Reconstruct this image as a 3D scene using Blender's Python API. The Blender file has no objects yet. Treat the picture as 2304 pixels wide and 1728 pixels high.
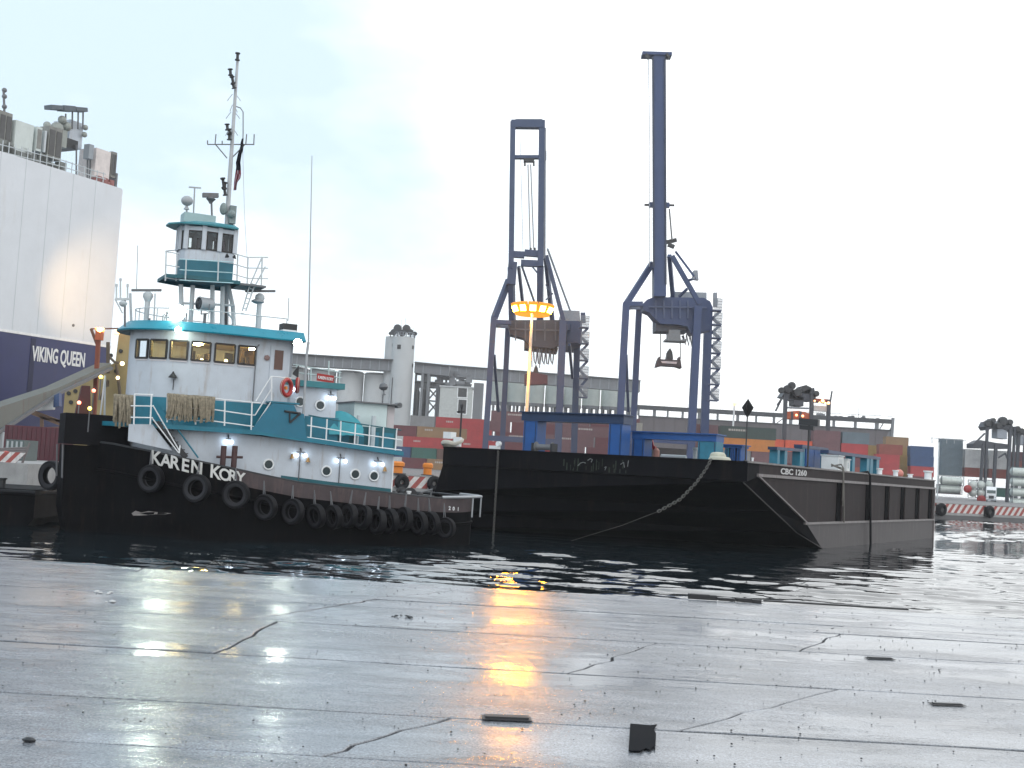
import bpy, bmesh, math, random
from mathutils import Vector, Matrix

random.seed(11)
SC = bpy.context.scene
COL = SC.collection
PI = math.pi
R = math.radians

# ------------------------------------------------------------------ camera
F_PX, EYE = 2750.0, 3.3                      # focal length in photo pixels (2304 wide), eye height over the water
PITCH, ROLL = math.atan((1055 - 864) / F_PX), math.atan(0.0577)
CAMROT = Matrix.Rotation(R(90) + PITCH, 3, 'X') @ Matrix.Rotation(ROLL, 3, 'Z')
cam_data = bpy.data.cameras.new('camera')
cam_data.sensor_width = 36.0
cam_data.lens = 36.0 * F_PX / 2304.0
cam_data.clip_start, cam_data.clip_end = 0.1, 6000.0
cam = bpy.data.objects.new('camera', cam_data)
cam.matrix_world = Matrix.Translation((0, 0, EYE)) @ CAMROT.to_4x4()
COL.objects.link(cam)
SC.camera = cam

# ------------------------------------------------------------------ sky
SUN_EL, SUN_AZ = R(38), R(200)
world = bpy.data.worlds.new('World')
SC.world = world
world.use_nodes = True
wn, wl = world.node_tree.nodes, world.node_tree.links
for n in list(wn): wn.remove(n)
w_out = wn.new('ShaderNodeOutputWorld')
sky = wn.new('ShaderNodeTexSky'); sky.sky_type = 'NISHITA'; sky.sun_disc = False
sky.sun_elevation, sky.sun_rotation = SUN_EL, SUN_AZ
bg_sky = wn.new('ShaderNodeBackground'); bg_sky.inputs[1].default_value = 0.10
wl.new(sky.outputs[0], bg_sky.inputs[0])
tc = wn.new('ShaderNodeTexCoord')
mp = wn.new('ShaderNodeMapping'); mp.inputs['Scale'].default_value = (1.0, 1.0, 2.2); mp.inputs['Location'].default_value = (0.36, 0.1, 0.3)
wl.new(tc.outputs['Generated'], mp.inputs[0])
cn = wn.new('ShaderNodeTexNoise'); cn.inputs['Scale'].default_value = 2.6; cn.inputs['Detail'].default_value = 5.0; cn.inputs['Roughness'].default_value = 0.52
wl.new(mp.outputs[0], cn.inputs['Vector'])
# thinner, bluer cloud towards the upper left of the harbour
dt = wn.new('ShaderNodeVectorMath'); dt.operation = 'DOT_PRODUCT'; dt.inputs[1].default_value = Vector((-0.80, 0.15, 0.58)).normalized()
wl.new(tc.outputs['Generated'], dt.inputs[0])
ma = wn.new('ShaderNodeMath'); ma.operation = 'MULTIPLY_ADD'; ma.inputs[1].default_value = -0.62; ma.inputs[2].default_value = 0.24
wl.new(dt.outputs['Value'], ma.inputs[0])
ad = wn.new('ShaderNodeMath'); ad.operation = 'ADD'
wl.new(cn.outputs['Fac'], ad.inputs[0]); wl.new(ma.outputs[0], ad.inputs[1])
cr = wn.new('ShaderNodeValToRGB')
cr.color_ramp.elements[0].position = 0.34; cr.color_ramp.elements[0].color = (0.50, 0.61, 0.70, 1)
cr.color_ramp.elements[1].position = 0.64; cr.color_ramp.elements[1].color = (0.98, 0.995, 1.0, 1)
e = cr.color_ramp.elements.new(0.46); e.color = (0.69, 0.77, 0.82, 1)
wl.new(ad.outputs[0], cr.inputs[0])
bg_cl = wn.new('ShaderNodeBackground'); bg_cl.inputs[1].default_value = 1.38
wl.new(cr.outputs[0], bg_cl.inputs[0])
mxs = wn.new('ShaderNodeMixShader'); mxs.inputs[0].default_value = 0.92
wl.new(bg_sky.outputs[0], mxs.inputs[1]); wl.new(bg_cl.outputs[0], mxs.inputs[2])
wl.new(mxs.outputs[0], w_out.inputs[0])

# ------------------------------------------------------------------ overcast sun
sun_d = bpy.data.lights.new('sun', 'SUN'); sun_d.energy = 0.35; sun_d.angle = R(35); sun_d.color = (1.0, 0.98, 0.96)
sun_o = bpy.data.objects.new('sun', sun_d); COL.objects.link(sun_o)
sun_dir = Vector((math.sin(SUN_AZ) * math.cos(SUN_EL), math.cos(SUN_AZ) * math.cos(SUN_EL), math.sin(SUN_EL)))
sun_o.rotation_euler = sun_dir.to_track_quat('Z', 'Y').to_euler()

SC.view_settings.view_transform = 'Standard'
SC.view_settings.look = 'None'
SC.view_settings.exposure = 0.30
SC.view_settings.gamma = 1.0
SC.view_settings.use_curve_mapping = False
SC.cycles.sample_clamp_indirect = 6.0
SC.cycles.max_bounces = 7
SC.cycles.use_denoising = True

# ------------------------------------------------------------------ sight lines of the photograph -> places in the world
def ray(u, v):
    return CAMROT @ Vector(((u - 1152) / F_PX, -(v - 864) / F_PX, -1.0))
def W(u, v, Y):
    d = ray(u, v)
    return Vector((0, 0, EYE)) + d * (Y / d.y)
class Frame:
    """a local frame on the water: x axis at angle ang, y axis 90 degrees left of it"""
    def __init__(s, ox, oy, ang):
        s.o = Vector((ox, oy, 0)); s.ang = ang
        s.x = Vector((math.cos(ang), math.sin(ang), 0)); s.y = Vector((-math.sin(ang), math.cos(ang), 0))
    def local(s, p):
        q = p - s.o
        return Vector((q.dot(s.x), q.dot(s.y), q.z))
    def world(s, p):
        return s.o + s.x * p[0] + s.y * p[1] + Vector((0, 0, p[2]))
    def aty(s, u, v, off):                    # sight line meets the plane local y = off
        c = Vector((0, 0, EYE)); d = ray(u, v)
        t = (off - (c - s.o).dot(s.y)) / d.dot(s.y)
        return s.local(c + d * t)
    def atx(s, u, v, off):
        c = Vector((0, 0, EYE)); d = ray(u, v)
        t = (off - (c - s.o).dot(s.x)) / d.dot(s.x)
        return s.local(c + d * t)
    def px(s, p):                             # photo column of a local point
        q = CAMROT.transposed() @ (s.world(p) - Vector((0, 0, EYE)))
        return 1152 + F_PX * q.x / -q.z

# ------------------------------------------------------------------ mesh builder
class MB:
    def __init__(s): s.v, s.f, s.m = [], [], []
    def add(s, vs, fs, m=0):
        k = len(s.v); s.v += [tuple(p) for p in vs]
        for f in fs: s.f.append([k + i for i in f]); s.m.append(m)
        return s
    def obox(s, c, ax, ay, az, m=0):          # centre and three half vectors
        c, ax, ay, az = Vector(c), Vector(ax), Vector(ay), Vector(az)
        vs = [c + ax * i + ay * j + az * k for k in (-1, 1) for j in (-1, 1) for i in (-1, 1)]
        return s.add(vs, [(0, 2, 3, 1), (4, 5, 7, 6), (0, 1, 5, 4), (2, 6, 7, 3), (0, 4, 6, 2), (1, 3, 7, 5)], m)
    def box(s, x0, x1, y0, y1, z0, z1, m=0):
        return s.obox(((x0 + x1) / 2, (y0 + y1) / 2, (z0 + z1) / 2), ((x1 - x0) / 2, 0, 0), (0, (y1 - y0) / 2, 0), (0, 0, (z1 - z0) / 2), m)
    def beam(s, p0, p1, w, h, m=0, up=(0, 0, 1)):
        p0, p1 = Vector(p0), Vector(p1); d = (p1 - p0)
        if d.length < 1e-6: return s
        t = d.normalized(); u = Vector(up)
        if abs(t.dot(u)) > 0.97: u = Vector((0, 1, 0))
        a = t.cross(u).normalized(); b = a.cross(t).normalized()
        return s.obox((p0 + p1) / 2, d / 2, a * w / 2, b * h / 2, m)
    def tube(s, p0, p1, r, n=8, r1=None, m=0):
        return s.path([p0, p1], r, n, m=m, r1=r1)
    def path(s, pts, r, n=6, m=0, closed=False, r1=None):
        pts = [Vector(p) for p in pts]; L = len(pts); k = len(s.v); r1 = r if r1 is None else r1
        ref = None
        for i, p in enumerate(pts):
            if closed: t = pts[(i + 1) % L] - pts[i - 1]
            else: t = pts[min(i + 1, L - 1)] - pts[max(i - 1, 0)]
            t = t.normalized() if t.length > 1e-9 else Vector((0, 0, 1))
            if ref is None:
                ref = Vector((0, 0, 1)) if abs(t.z) < 0.9 else Vector((1, 0, 0))
            a = (ref - t * ref.dot(t)); a = a.normalized() if a.length > 1e-6 else t.orthogonal().normalized()
            ref = a; b = t.cross(a)
            rr = r + (r1 - r) * i / max(1, L - 1)
            for j in range(n):
                q = 2 * PI * j / n
                s.v.append(tuple(p + a * math.cos(q) * rr + b * math.sin(q) * rr))
        for i in range(L if closed else L - 1):
            i2 = (i + 1) % L
            for j in range(n):
                j2 = (j + 1) % n
                s.f.append([k + i * n + j, k + i * n + j2, k + i2 * n + j2, k + i2 * n + j]); s.m.append(m)
        if not closed:
            s.f.append([k + j for j in range(n)][::-1]); s.m.append(m)
            s.f.append([k + (L - 1) * n + j for j in range(n)]); s.m.append(m)
        return s
    def lathe(s, prof, c=(0, 0, 0), axis=(0, 0, 1), n=16, m=0):
        ax = Vector(axis).normalized(); a = ax.orthogonal().normalized(); b = ax.cross(a); c = Vector(c); k = len(s.v); P = len(prof)
        for (r, z) in prof:
            for j in range(n):
                q = 2 * PI * j / n
                s.v.append(tuple(c + ax * z + (a * math.cos(q) + b * math.sin(q)) * max(r, 1e-4)))
        for i in range(P - 1):
            for j in range(n):
                j2 = (j + 1) % n
                s.f.append([k + i * n + j, k + i * n + j2, k + (i + 1) * n + j2, k + (i + 1) * n + j]); s.m.append(m)
        s.f.append([k + j for j in range(n)][::-1]); s.m.append(m)
        s.f.append([k + (P - 1) * n + j for j in range(n)]); s.m.append(m)
        return s
    def torus(s, c, Rr, r, normal, n=20, k=8, m=0, sq=1.0):
        ax = Vector(normal).normalized(); a = ax.orthogonal().normalized(); b = ax.cross(a); c = Vector(c); o = len(s.v)
        for i in range(n):
            q = 2 * PI * i / n; d = a * math.cos(q) + b * math.sin(q)
            for j in range(k):
                w = 2 * PI * j / k
                s.v.append(tuple(c + d * (Rr + r * math.cos(w)) + ax * (r * sq * math.sin(w))))
        for i in range(n):
            for j in range(k):
                i2, j2 = (i + 1) % n, (j + 1) % k
                s.f.append([o + i * k + j, o + i2 * k + j, o + i2 * k + j2, o + i * k + j2]); s.m.append(m)
        return s
    def ball(s, c, r, n=12, m=0, sz=1.0):
        prof = [(r * math.sin(PI * i / 8), -r * sz * math.cos(PI * i / 8)) for i in range(9)]
        return s.lathe(prof, c, (0, 0, 1), n, m)
    def extr(s, poly, d, m=0):
        poly = [Vector(p) for p in poly]; d = Vector(d); n = len(poly)
        vs = poly + [p + d for p in poly]
        fs = [list(range(n))[::-1], list(range(n, 2 * n))] + [(i, (i + 1) % n, n + (i + 1) % n, n + i) for i in range(n)]
        return s.add(vs, fs, m)
    def build(s, name, mats, parent=None, smooth=None, recalc=True):
        me = bpy.data.meshes.new(name)
        me.from_pydata(s.v, [], s.f)
        mats = mats if isinstance(mats, (list, tuple)) else [mats]
        for mt in mats: me.materials.append(mt)
        if len(mats) > 1: me.polygons.foreach_set('material_index', s.m)
        if recalc:
            bm = bmesh.new(); bm.from_mesh(me); bmesh.ops.recalc_face_normals(bm, faces=bm.faces[:]); bm.to_mesh(me); bm.free()
        if smooth:
            me.polygons.foreach_set('use_smooth', [True] * len(me.polygons))
            me.set_sharp_from_angle(angle=R(smooth))
        me.update()
        o = bpy.data.objects.new(name, me); COL.objects.link(o)
        if parent is not None: o.parent = parent
        return o

def tag(o, label=None, cat=None, group=None, kind=None):
    if label: o['label'] = label
    if cat: o['category'] = cat
    if group: o['group'] = group
    if kind: o['kind'] = kind
    return o
def thing(name, label, cat, loc=(0, 0, 0), rotz=0.0, group=None):
    o = bpy.data.objects.new(name, None); o.empty_display_size = 0.3
    o.location = loc; o.rotation_euler = (0, 0, rotz); COL.objects.link(o)
    return tag(o, label, cat, group)
def dup_mesh(o, loc, rot=None, parent=None, name=None):
    c = o.copy(); COL.objects.link(c); c.location = loc
    if rot is not None: c.rotation_euler = rot
    if parent is not None: c.parent = parent
    return c
def copy_tree(o, parent=None):
    c = o.copy(); COL.objects.link(c)
    if parent is not None: c.parent = parent
    for ch in [x for x in bpy.data.objects if x.parent == o]: copy_tree(ch, c)
    return c
def text_geo(txt, size, depth=0.02, sx=1.0):
    cu = bpy.data.curves.new('lettering', 'FONT'); cu.body = txt; cu.size = size; cu.extrude = depth / 2; cu.offset = size * 0.022
    cu.align_x = 'CENTER'; cu.resolution_u = 3
    o = bpy.data.objects.new('lettering', cu); COL.objects.link(o)
    dg = bpy.context.evaluated_depsgraph_get()
    me = bpy.data.meshes.new_from_object(o.evaluated_get(dg))
    vs = [(v.co.x * sx, v.co.y, v.co.z) for v in me.vertices]; fs = [list(p.vertices) for p in me.polygons]
    bpy.data.objects.remove(o); bpy.data.curves.remove(cu); bpy.data.meshes.remove(me)
    return vs, fs

# ------------------------------------------------------------------ materials
MATS = {}
def M(name, col, rough=0.55, metal=0.0, var=0.18, scale=1.5, rust=0.0, rust_col=(0.10, 0.045, 0.025), streak=True, bump=0.0, bscale=8.0, spec=0.5, coat=0.0, grime=0.0):
    if name in MATS: return MATS[name]
    m = bpy.data.materials.new(name); m.use_nodes = True
    nt = m.node_tree; N, Lk = nt.nodes, nt.links
    b = N['Principled BSDF']
    b.inputs['Roughness'].default_value = rough; b.inputs['Metallic'].default_value = metal
    b.inputs['Specular IOR Level'].default_value = spec
    b.inputs['Coat Weight'].default_value = coat
    t = N.new('ShaderNodeTexCoord')
    n1 = N.new('ShaderNodeTexNoise'); n1.inputs['Scale'].default_value = scale; n1.inputs['Detail'].default_value = 6; n1.inputs['Roughness'].default_value = 0.65
    Lk.new(t.outputs['Object'], n1.inputs['Vector'])
    hsv = N.new('ShaderNodeHueSaturation'); hsv.inputs['Color'].default_value = (*col, 1)
    mr = N.new('ShaderNodeMapRange'); mr.inputs[1].default_value = 0.25; mr.inputs[2].default_value = 0.75
    mr.inputs[3].default_value = 1 - var; mr.inputs[4].default_value = 1 + var
    Lk.new(n1.outputs['Fac'], mr.inputs[0]); Lk.new(mr.outputs[0], hsv.inputs['Value'])
    cout = hsv.outputs[0]
    if rust > 0:
        mpn = N.new('ShaderNodeMapping'); mpn.inputs['Scale'].default_value = (2.2, 2.2, 0.35) if streak else (1, 1, 1)
        Lk.new(t.outputs['Object'], mpn.inputs[0])
        n2 = N.new('ShaderNodeTexNoise'); n2.inputs['Scale'].default_value = scale * 1.3; n2.inputs['Detail'].default_value = 8; n2.inputs['Roughness'].default_value = 0.7
        Lk.new(mpn.outputs[0], n2.inputs['Vector'])
        m2 = N.new('ShaderNodeMapRange'); m2.inputs[1].default_value = 0.62 - 0.25 * rust; m2.inputs[2].default_value = 0.80 - 0.2 * rust
        m2.inputs[3].default_value = 0; m2.inputs[4].default_value = min(1, 0.4 + rust)
        Lk.new(n2.outputs['Fac'], m2.inputs[0])
        mx = N.new('ShaderNodeMix'); mx.data_type = 'RGBA'
        Lk.new(m2.outputs[0], mx.inputs[0]); Lk.new(cout, mx.inputs[6]); mx.inputs[7].default_value = (*rust_col, 1)
        cout = mx.outputs[2]
    Lk.new(cout, b.inputs['Base Color'])
    mr2 = N.new('ShaderNodeMapRange'); mr2.inputs[3].default_value = max(0.03, rough - 0.12); mr2.inputs[4].default_value = min(1, rough + 0.12)
    Lk.new(n1.outputs['Fac'], mr2.inputs[0]); Lk.new(mr2.outputs[0], b.inputs['Roughness'])
    if bump > 0:
        n3 = N.new('ShaderNodeTexNoise'); n3.inputs['Scale'].default_value = bscale; n3.inputs['Detail'].default_value = 4
        Lk.new(t.outputs['Object'], n3.inputs['Vector'])
        bp = N.new('ShaderNodeBump'); bp.inputs['Strength'].default_value = 0.6; bp.inputs['Distance'].default_value = bump
        Lk.new(n3.outputs['Fac'], bp.inputs['Height']); Lk.new(bp.outputs[0], b.inputs['Normal'])
    MATS[name] = m
    return m
def EM(name, col, strength):
    if name in MATS: return MATS[name]
    m = bpy.data.materials.new(name); m.use_nodes = True
    b = m.node_tree.nodes['Principled BSDF']
    b.inputs['Base Color'].default_value = (0.8, 0.8, 0.8, 1)
    b.inputs['Emission Color'].default_value = (*col, 1); b.inputs['Emission Strength'].default_value = strength
    MATS[name] = m
    return m
def glass_mat():
    m = bpy.data.materials.new('window_glass'); m.use_nodes = True
    N, Lk = m.node_tree.nodes, m.node_tree.links
    for n in list(N): N.remove(n)
    out = N.new('ShaderNodeOutputMaterial'); tr = N.new('ShaderNodeBsdfTransparent'); gl = N.new('ShaderNodeBsdfGlossy')
    tr.inputs[0].default_value = (0.80, 0.84, 0.84, 1); gl.inputs['Roughness'].default_value = 0.03
    fr = N.new('ShaderNodeFresnel'); fr.inputs[0].default_value = 1.5
    mx = N.new('ShaderNodeMixShader'); Lk.new(fr.outputs[0], mx.inputs[0]); Lk.new(tr.outputs[0], mx.inputs[1]); Lk.new(gl.outputs[0], mx.inputs[2]); Lk.new(mx.outputs[0], out.inputs[0])
    return m
GLASS = glass_mat()

white = M('white_paint', (0.49, 0.535, 0.59), 0.42, var=0.10, rust=0.30, rust_col=(0.30, 0.235, 0.19), scale=1.3, bump=0.012, bscale=1.6)
whiter = M('rail_white', (0.75, 0.77, 0.78), 0.45, var=0.08)
greywhite = M('grey_white_paint', (0.50, 0.54, 0.56), 0.5, var=0.12, rust=0.08, rust_col=(0.25, 0.17, 0.12))
teal = M('teal_paint', (0.009, 0.155, 0.225), 0.42, var=0.22, rust=0.25, rust_col=(0.02, 0.09, 0.115), bump=0.008, bscale=2)
teal_dark = M('dark_teal_paint', (0.010, 0.10, 0.125), 0.5, var=0.2)
black = M('black_hull_paint', (0.0035, 0.0037, 0.0048), 0.6, var=0.4, rust=0.35, rust_col=(0.016, 0.011, 0.010), spec=0.06, bump=0.01, bscale=2.5)
brownhull = M('faded_brown_bulwark', (0.070, 0.055, 0.058), 0.6, var=0.25, rust=0.4, rust_col=(0.12, 0.085, 0.08), spec=0.3)
rubber = M('tyre_rubber', (0.006, 0.006, 0.008), 0.6, var=0.35, spec=0.2, bump=0.01, bscale=14)
rubber_grey = M('worn_grey_rubber', (0.022, 0.022, 0.026), 0.65, var=0.35, spec=0.25, bump=0.01, bscale=14)
dark = M('dark_steel', (0.022, 0.023, 0.026), 0.5, var=0.3)
midgrey = M('mid_grey_steel', (0.13, 0.135, 0.145), 0.5, var=0.2, rust=0.1)
lightgrey = M('light_grey_steel', (0.34, 0.36, 0.38), 0.5, var=0.15, rust=0.08)
redp = M('red_paint', (0.33, 0.018, 0.016), 0.45, var=0.2)
orangep = M('orange_paint', (0.65, 0.20, 0.015), 0.5, var=0.2)
ropem = M('old_rope', (0.23, 0.20, 0.15), 0.9, var=0.5, scale=9, bump=0.02, bscale=30, spec=0.2)
L_WHITE = EM('lamp_white', (0.88, 1.0, 0.84), 95)
L_DECK = EM('lamp_deck', (0.90, 1.0, 0.86), 120)
L_LED = EM('lamp_cold', (0.72, 0.85, 1.0), 9)
L_ORANGE = EM('lamp_sodium', (1.0, 0.36, 0.012), 230)
L_BLOOM = EM('hood_bloom_glow', (1.0, 0.34, 0.015), 1.0); L_BLOOM.node_tree.nodes['Principled BSDF'].inputs['Base Color'].default_value = (0.03, 0.02, 0.01, 1); L_BLOOM.node_tree.nodes['Principled BSDF'].inputs['Specular IOR Level'].default_value = 0.1  # orange emission put on the hoods stands in for the lamps' bloom
L_AMBER = EM('lamp_amber', (1.0, 0.42, 0.12), 3.2)
L_RED = EM('lamp_red', (1.0, 0.16, 0.08), 4)
L_YEL = EM('lamp_yellow', (1.0, 0.72, 0.05), 4)
L_WARM = EM('lamp_warm', (1.0, 0.78, 0.36), 5)
def point_light(name, loc, watts, col, rad=0.1):
    d = bpy.data.lights.new(name, 'POINT'); d.energy = watts; d.color = col; d.shadow_soft_size = rad
    o = bpy.data.objects.new(name, d); o.location = loc; COL.objects.link(o)
    return o
# ================================================================== THE SETTING
QZ, QY = 1.65, 17.0                           # near quay: top height, distance of its edge

def wet_concrete():
    m = bpy.data.materials.new('wet_concrete'); m.use_nodes = True
    N, Lk = m.node_tree.nodes, m.node_tree.links
    b = N['Principled BSDF']
    g = N.new('ShaderNodeNewGeometry')
    def noise(scale, detail, sc=(1, 1, 1), rough=0.6):
        mp = N.new('ShaderNodeMapping'); mp.inputs['Scale'].default_value = sc
        Lk.new(g.outputs['Position'], mp.inputs[0])
        n = N.new('ShaderNodeTexNoise'); n.inputs['Scale'].default_value = scale; n.inputs['Detail'].default_value = detail; n.inputs['Roughness'].default_value = rough
        Lk.new(mp.outputs[0], n.inputs['Vector']); return n.outputs['Fac']
    def rng(src, a, b_, c, d):
        r = N.new('ShaderNodeMapRange'); r.inputs[1].default_value = a; r.inputs[2].default_value = b_; r.inputs[3].default_value = c; r.inputs[4].default_value = d
        Lk.new(src, r.inputs[0]); return r.outputs[0]
    def math_(op, a, b_):
        r = N.new('ShaderNodeMath'); r.operation = op
        for i, x in enumerate((a, b_)):
            if isinstance(x, (int, float)): r.inputs[i].default_value = x
            else: Lk.new(x, r.inputs[i])
        return r.outputs[0]
    base_n = noise(0.55, 7, (0.5, 1.15, 1), 0.68)
    wet = rng(base_n, 0.475, 0.54, 0, 1)                                # standing water with ragged edges against damp concrete
    damp = rng(base_n, 0.36, 0.50, 0, 1)
    fine = noise(70, 4); grit = noise(24, 6, (1, 1, 1), 0.75)
    stain = rng(noise(2.2, 8, (0.6, 1.4, 1), 0.75), 0.40, 0.62, 0, 1)
    mx = N.new('ShaderNodeMix'); mx.data_type = 'RGBA'
    Lk.new(rng(noise(1.3, 6, (0.6, 1.3, 1)), 0.3, 0.7, 0, 1), mx.inputs[0]); mx.inputs[6].default_value = (0.16, 0.172, 0.192, 1); mx.inputs[7].default_value = (0.32, 0.335, 0.365, 1)
    mx2 = N.new('ShaderNodeMix'); mx2.data_type = 'RGBA'; mx2.blend_type = 'MULTIPLY'; mx2.inputs[0].default_value = 0.75
    Lk.new(mx.outputs[2], mx2.inputs[6]); Lk.new(rng(fine, 0.35, 0.65, 0.25, 1.3), mx2.inputs[7])
    mx3 = N.new('ShaderNodeMix'); mx3.data_type = 'RGBA'; mx3.blend_type = 'MULTIPLY'; mx3.inputs[0].default_value = 0.6
    Lk.new(mx2.outputs[2], mx3.inputs[6]); Lk.new(rng(stain, 0, 1, 0.55, 1.1), mx3.inputs[7])
    Lk.new(mx3.outputs[2], b.inputs['Base Color'])
    ro = N.new('ShaderNodeMix'); ro.data_type = 'FLOAT'
    r_dry = rng(math_('ADD', math_('MULTIPLY', grit, 0.6), math_('MULTIPLY', math_('SUBTRACT', 1.0, damp), 0.5)), 0.2, 0.9, 0.19, 0.29)
    Lk.new(wet, ro.inputs[0]); Lk.new(r_dry, ro.inputs[2]); ro.inputs[3].default_value = 0.165
    Lk.new(ro.outputs[0], b.inputs['Roughness'])
    b.inputs['IOR'].default_value = 1.5
    dry = math_('SUBTRACT', 1.0, math_('MULTIPLY', wet, 0.9))
    h = math_('MULTIPLY', math_('ADD', math_('MULTIPLY', noise(38, 5, (1, 1, 1), 0.7), 0.0026), math_('MULTIPLY', noise(6, 4), 0.004)), dry)
    film = math_('MULTIPLY', noise(3.4, 3, (0.45, 1.3, 1)), 0.004)
    bp = N.new('ShaderNodeBump'); bp.inputs['Strength'].default_value = 1.0; bp.inputs['Distance'].default_value = 1.0
    Lk.new(math_('ADD', h, film), bp.inputs['Height']); Lk.new(bp.outputs[0], b.inputs['Normal'])
    return m
WETC = wet_concrete()
joint_m = M('joint_filler', (0.018, 0.018, 0.02), 0.6, var=0.3)
concrete = M('weathered_concrete', (0.30, 0.30, 0.30), 0.75, var=0.25, scale=0.8, rust=0.15, rust_col=(0.10, 0.09, 0.08), bump=0.01)

# near quay: a base body, and the cast slabs one by one
mb = MB(); mb.box(-160, 160, -60, QY - 0.06, -4, QZ - 0.035)
quay = mb.build('quay', joint_m); tag(quay, 'near quay of wet concrete slabs', None, None, 'structure')
def qground(u, v):
    d = ray(u, v); t = (QZ - EYE) / d.z; return Vector((0, 0, EYE)) + d * t
rows = [2.2, 3.6, 4.9, 6.0, 6.92, 8.17, 10.2, 12.36, 14.0, 14.8, 16.42, 17.0]
rs = random.Random(5)
SKEW = math.tan(R(27))
# transverse joints seen in the photograph, row by row: two points of each
seen = {4: [((646, 1727), (1021, 1612))], 5: [((1600, 1626), (1886, 1550))], 6: [((1345, 1492), (1496, 1440)), ((300, 1560), (420, 1500))], 7: [((1829, 1453), (1960, 1396)), ((0, 1477), (281, 1435))], 8: [((1960, 1396), (2037, 1380)), ((560, 1390), (700, 1370))], 9: [((820, 1350), (1010, 1330))], 10: [((1230, 1345), (1246, 1338)), ((300, 1290), (310, 1284))]}
for i in range(len(rows) - 1):
    y0, y1 = rows[i], rows[i + 1]
    js = []
    for (a, b) in seen.get(i, []):
        A, B = qground(*a), qground(*b); k = (B.x - A.x) / (B.y - A.y)
        js.append((A.x + (y0 - A.y) * k, A.x + (y1 - A.y) * k))
    if not js: js = [(rs.uniform(-9, -6), 0)]; js[0] = (js[0][0], js[0][0] + (y1 - y0) * SKEW)
    js.sort()
    while js[0][0] > -22: w_ = rs.uniform(9, 12); js.insert(0, (js[0][0] - w_, js[0][0] - w_ + (y1 - y0) * (SKEW if i < 10 else 0)))
    while js[-1][0] < 20: w_ = rs.uniform(9, 12); js.append((js[-1][0] + w_, js[-1][0] + w_ + (y1 - y0) * (SKEW if i < 10 else 0)))
    wob = [[rs.gauss(0, 0.022) for _ in range(9)] for _ in js]         # one wandering line per transverse joint, shared by both slabs
    for ji in range(len(js) - 1):
        (l0, h0), (l1, h1) = js[ji], js[ji + 1]
        zt = QZ + rs.uniform(-0.004, 0.004); g = 0.013
        def side(p, q, n_, jit):
            out = []
            for k in range(n_):
                t = k / n_; c = p + (q - p) * t; nrm = Vector((-(q - p).y, (q - p).x, 0)).normalized()
                out.append(c + nrm * rs.gauss(0, jit) * (1 if k else 0))
            return out
        def tside(p, q, w_, rev):
            out = []
            for k in range(8):
                t = k / 8; c = p + (q - p) * t; o_ = w_[8 - k if rev else k] if k else 0
                out.append(c + Vector((o_, 0, 0)))
            return out
        c0, c1, c2, c3 = Vector((l0 + g, y0 + 0.016, zt)), Vector((l1 - g, y0 + 0.016, zt)), Vector((h1 - g, y1 - 0.016, zt)), Vector((h0 + g, y1 - 0.016, zt))
        ring = side(c0, c1, 26, 0.006) + tside(c1, c2, wob[ji + 1], False) + side(c2, c3, 26, 0.006) + tside(c3, c0, wob[ji], True)
        n = len(ring)
        ins = []
        for k in range(n):
            tdir = (ring[(k + 1) % n] - ring[k - 1]); inn = Vector((-tdir.y, tdir.x, 0)).normalized(); ins.append(ring[k] + inn * rs.uniform(0.003, 0.010))
        out = [Vector((p.x, p.y, zt - 0.006)) for p in ring]; bot = [Vector((p.x, p.y, QZ - 0.2 if i < 10 else QZ - 0.55)) for p in ring]
        m_ = MB()
        m_.add(ins + out + bot, [list(range(n))] + [(k, (k + 1) % n, n + (k + 1) % n, n + k) for k in range(n)] + [(n + k, n + (k + 1) % n, 2 * n + (k + 1) % n, 2 * n + k) for k in range(n)])
        m_.build('slab', WETC, quay)
# water
def water_mat():
    m = bpy.data.materials.new('harbour_water'); m.use_nodes = True
    N, Lk = m.node_tree.nodes, m.node_tree.links
    b = N['Principled BSDF']; b.inputs['Base Color'].default_value = (0.010, 0.016, 0.020, 1)
    b.inputs['Roughness'].default_value = 0.03; b.inputs['IOR'].default_value = 2.0
    g = N.new('ShaderNodeNewGeometry')
    def wave(scale, sc, det, w):
        mp = N.new('ShaderNodeMapping'); mp.inputs['Scale'].default_value = sc; mp.inputs['Rotation'].default_value = (0, 0, R(6))
        Lk.new(g.outputs['Position'], mp.inputs[0])
        n = N.new('ShaderNodeTexNoise'); n.inputs['Scale'].default_value = scale; n.inputs['Detail'].default_value = det; n.inputs['Roughness'].default_value = 0.5
        Lk.new(mp.outputs[0], n.inputs['Vector'])
        q = N.new('ShaderNodeMath'); q.operation = 'MULTIPLY'; q.inputs[1].default_value = w; Lk.new(n.outputs['Fac'], q.inputs[0]); return q.outputs[0]
    a1 = wave(0.55, (0.55, 1.0, 1), 2, 0.012); a2 = wave(2.4, (0.5, 1.0, 1), 3, 0.008)
    s = N.new('ShaderNodeMath'); s.operation = 'ADD'; Lk.new(a1, s.inputs[0]); Lk.new(a2, s.inputs[1])
    bp = N.new('ShaderNodeBump'); bp.inputs['Strength'].default_value = 1.0; bp.inputs['Distance'].default_value = 1.0
    Lk.new(s.outputs[0], bp.inputs['Height']); Lk.new(bp.outputs[0], b.inputs['Normal'])
    return m
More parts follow.
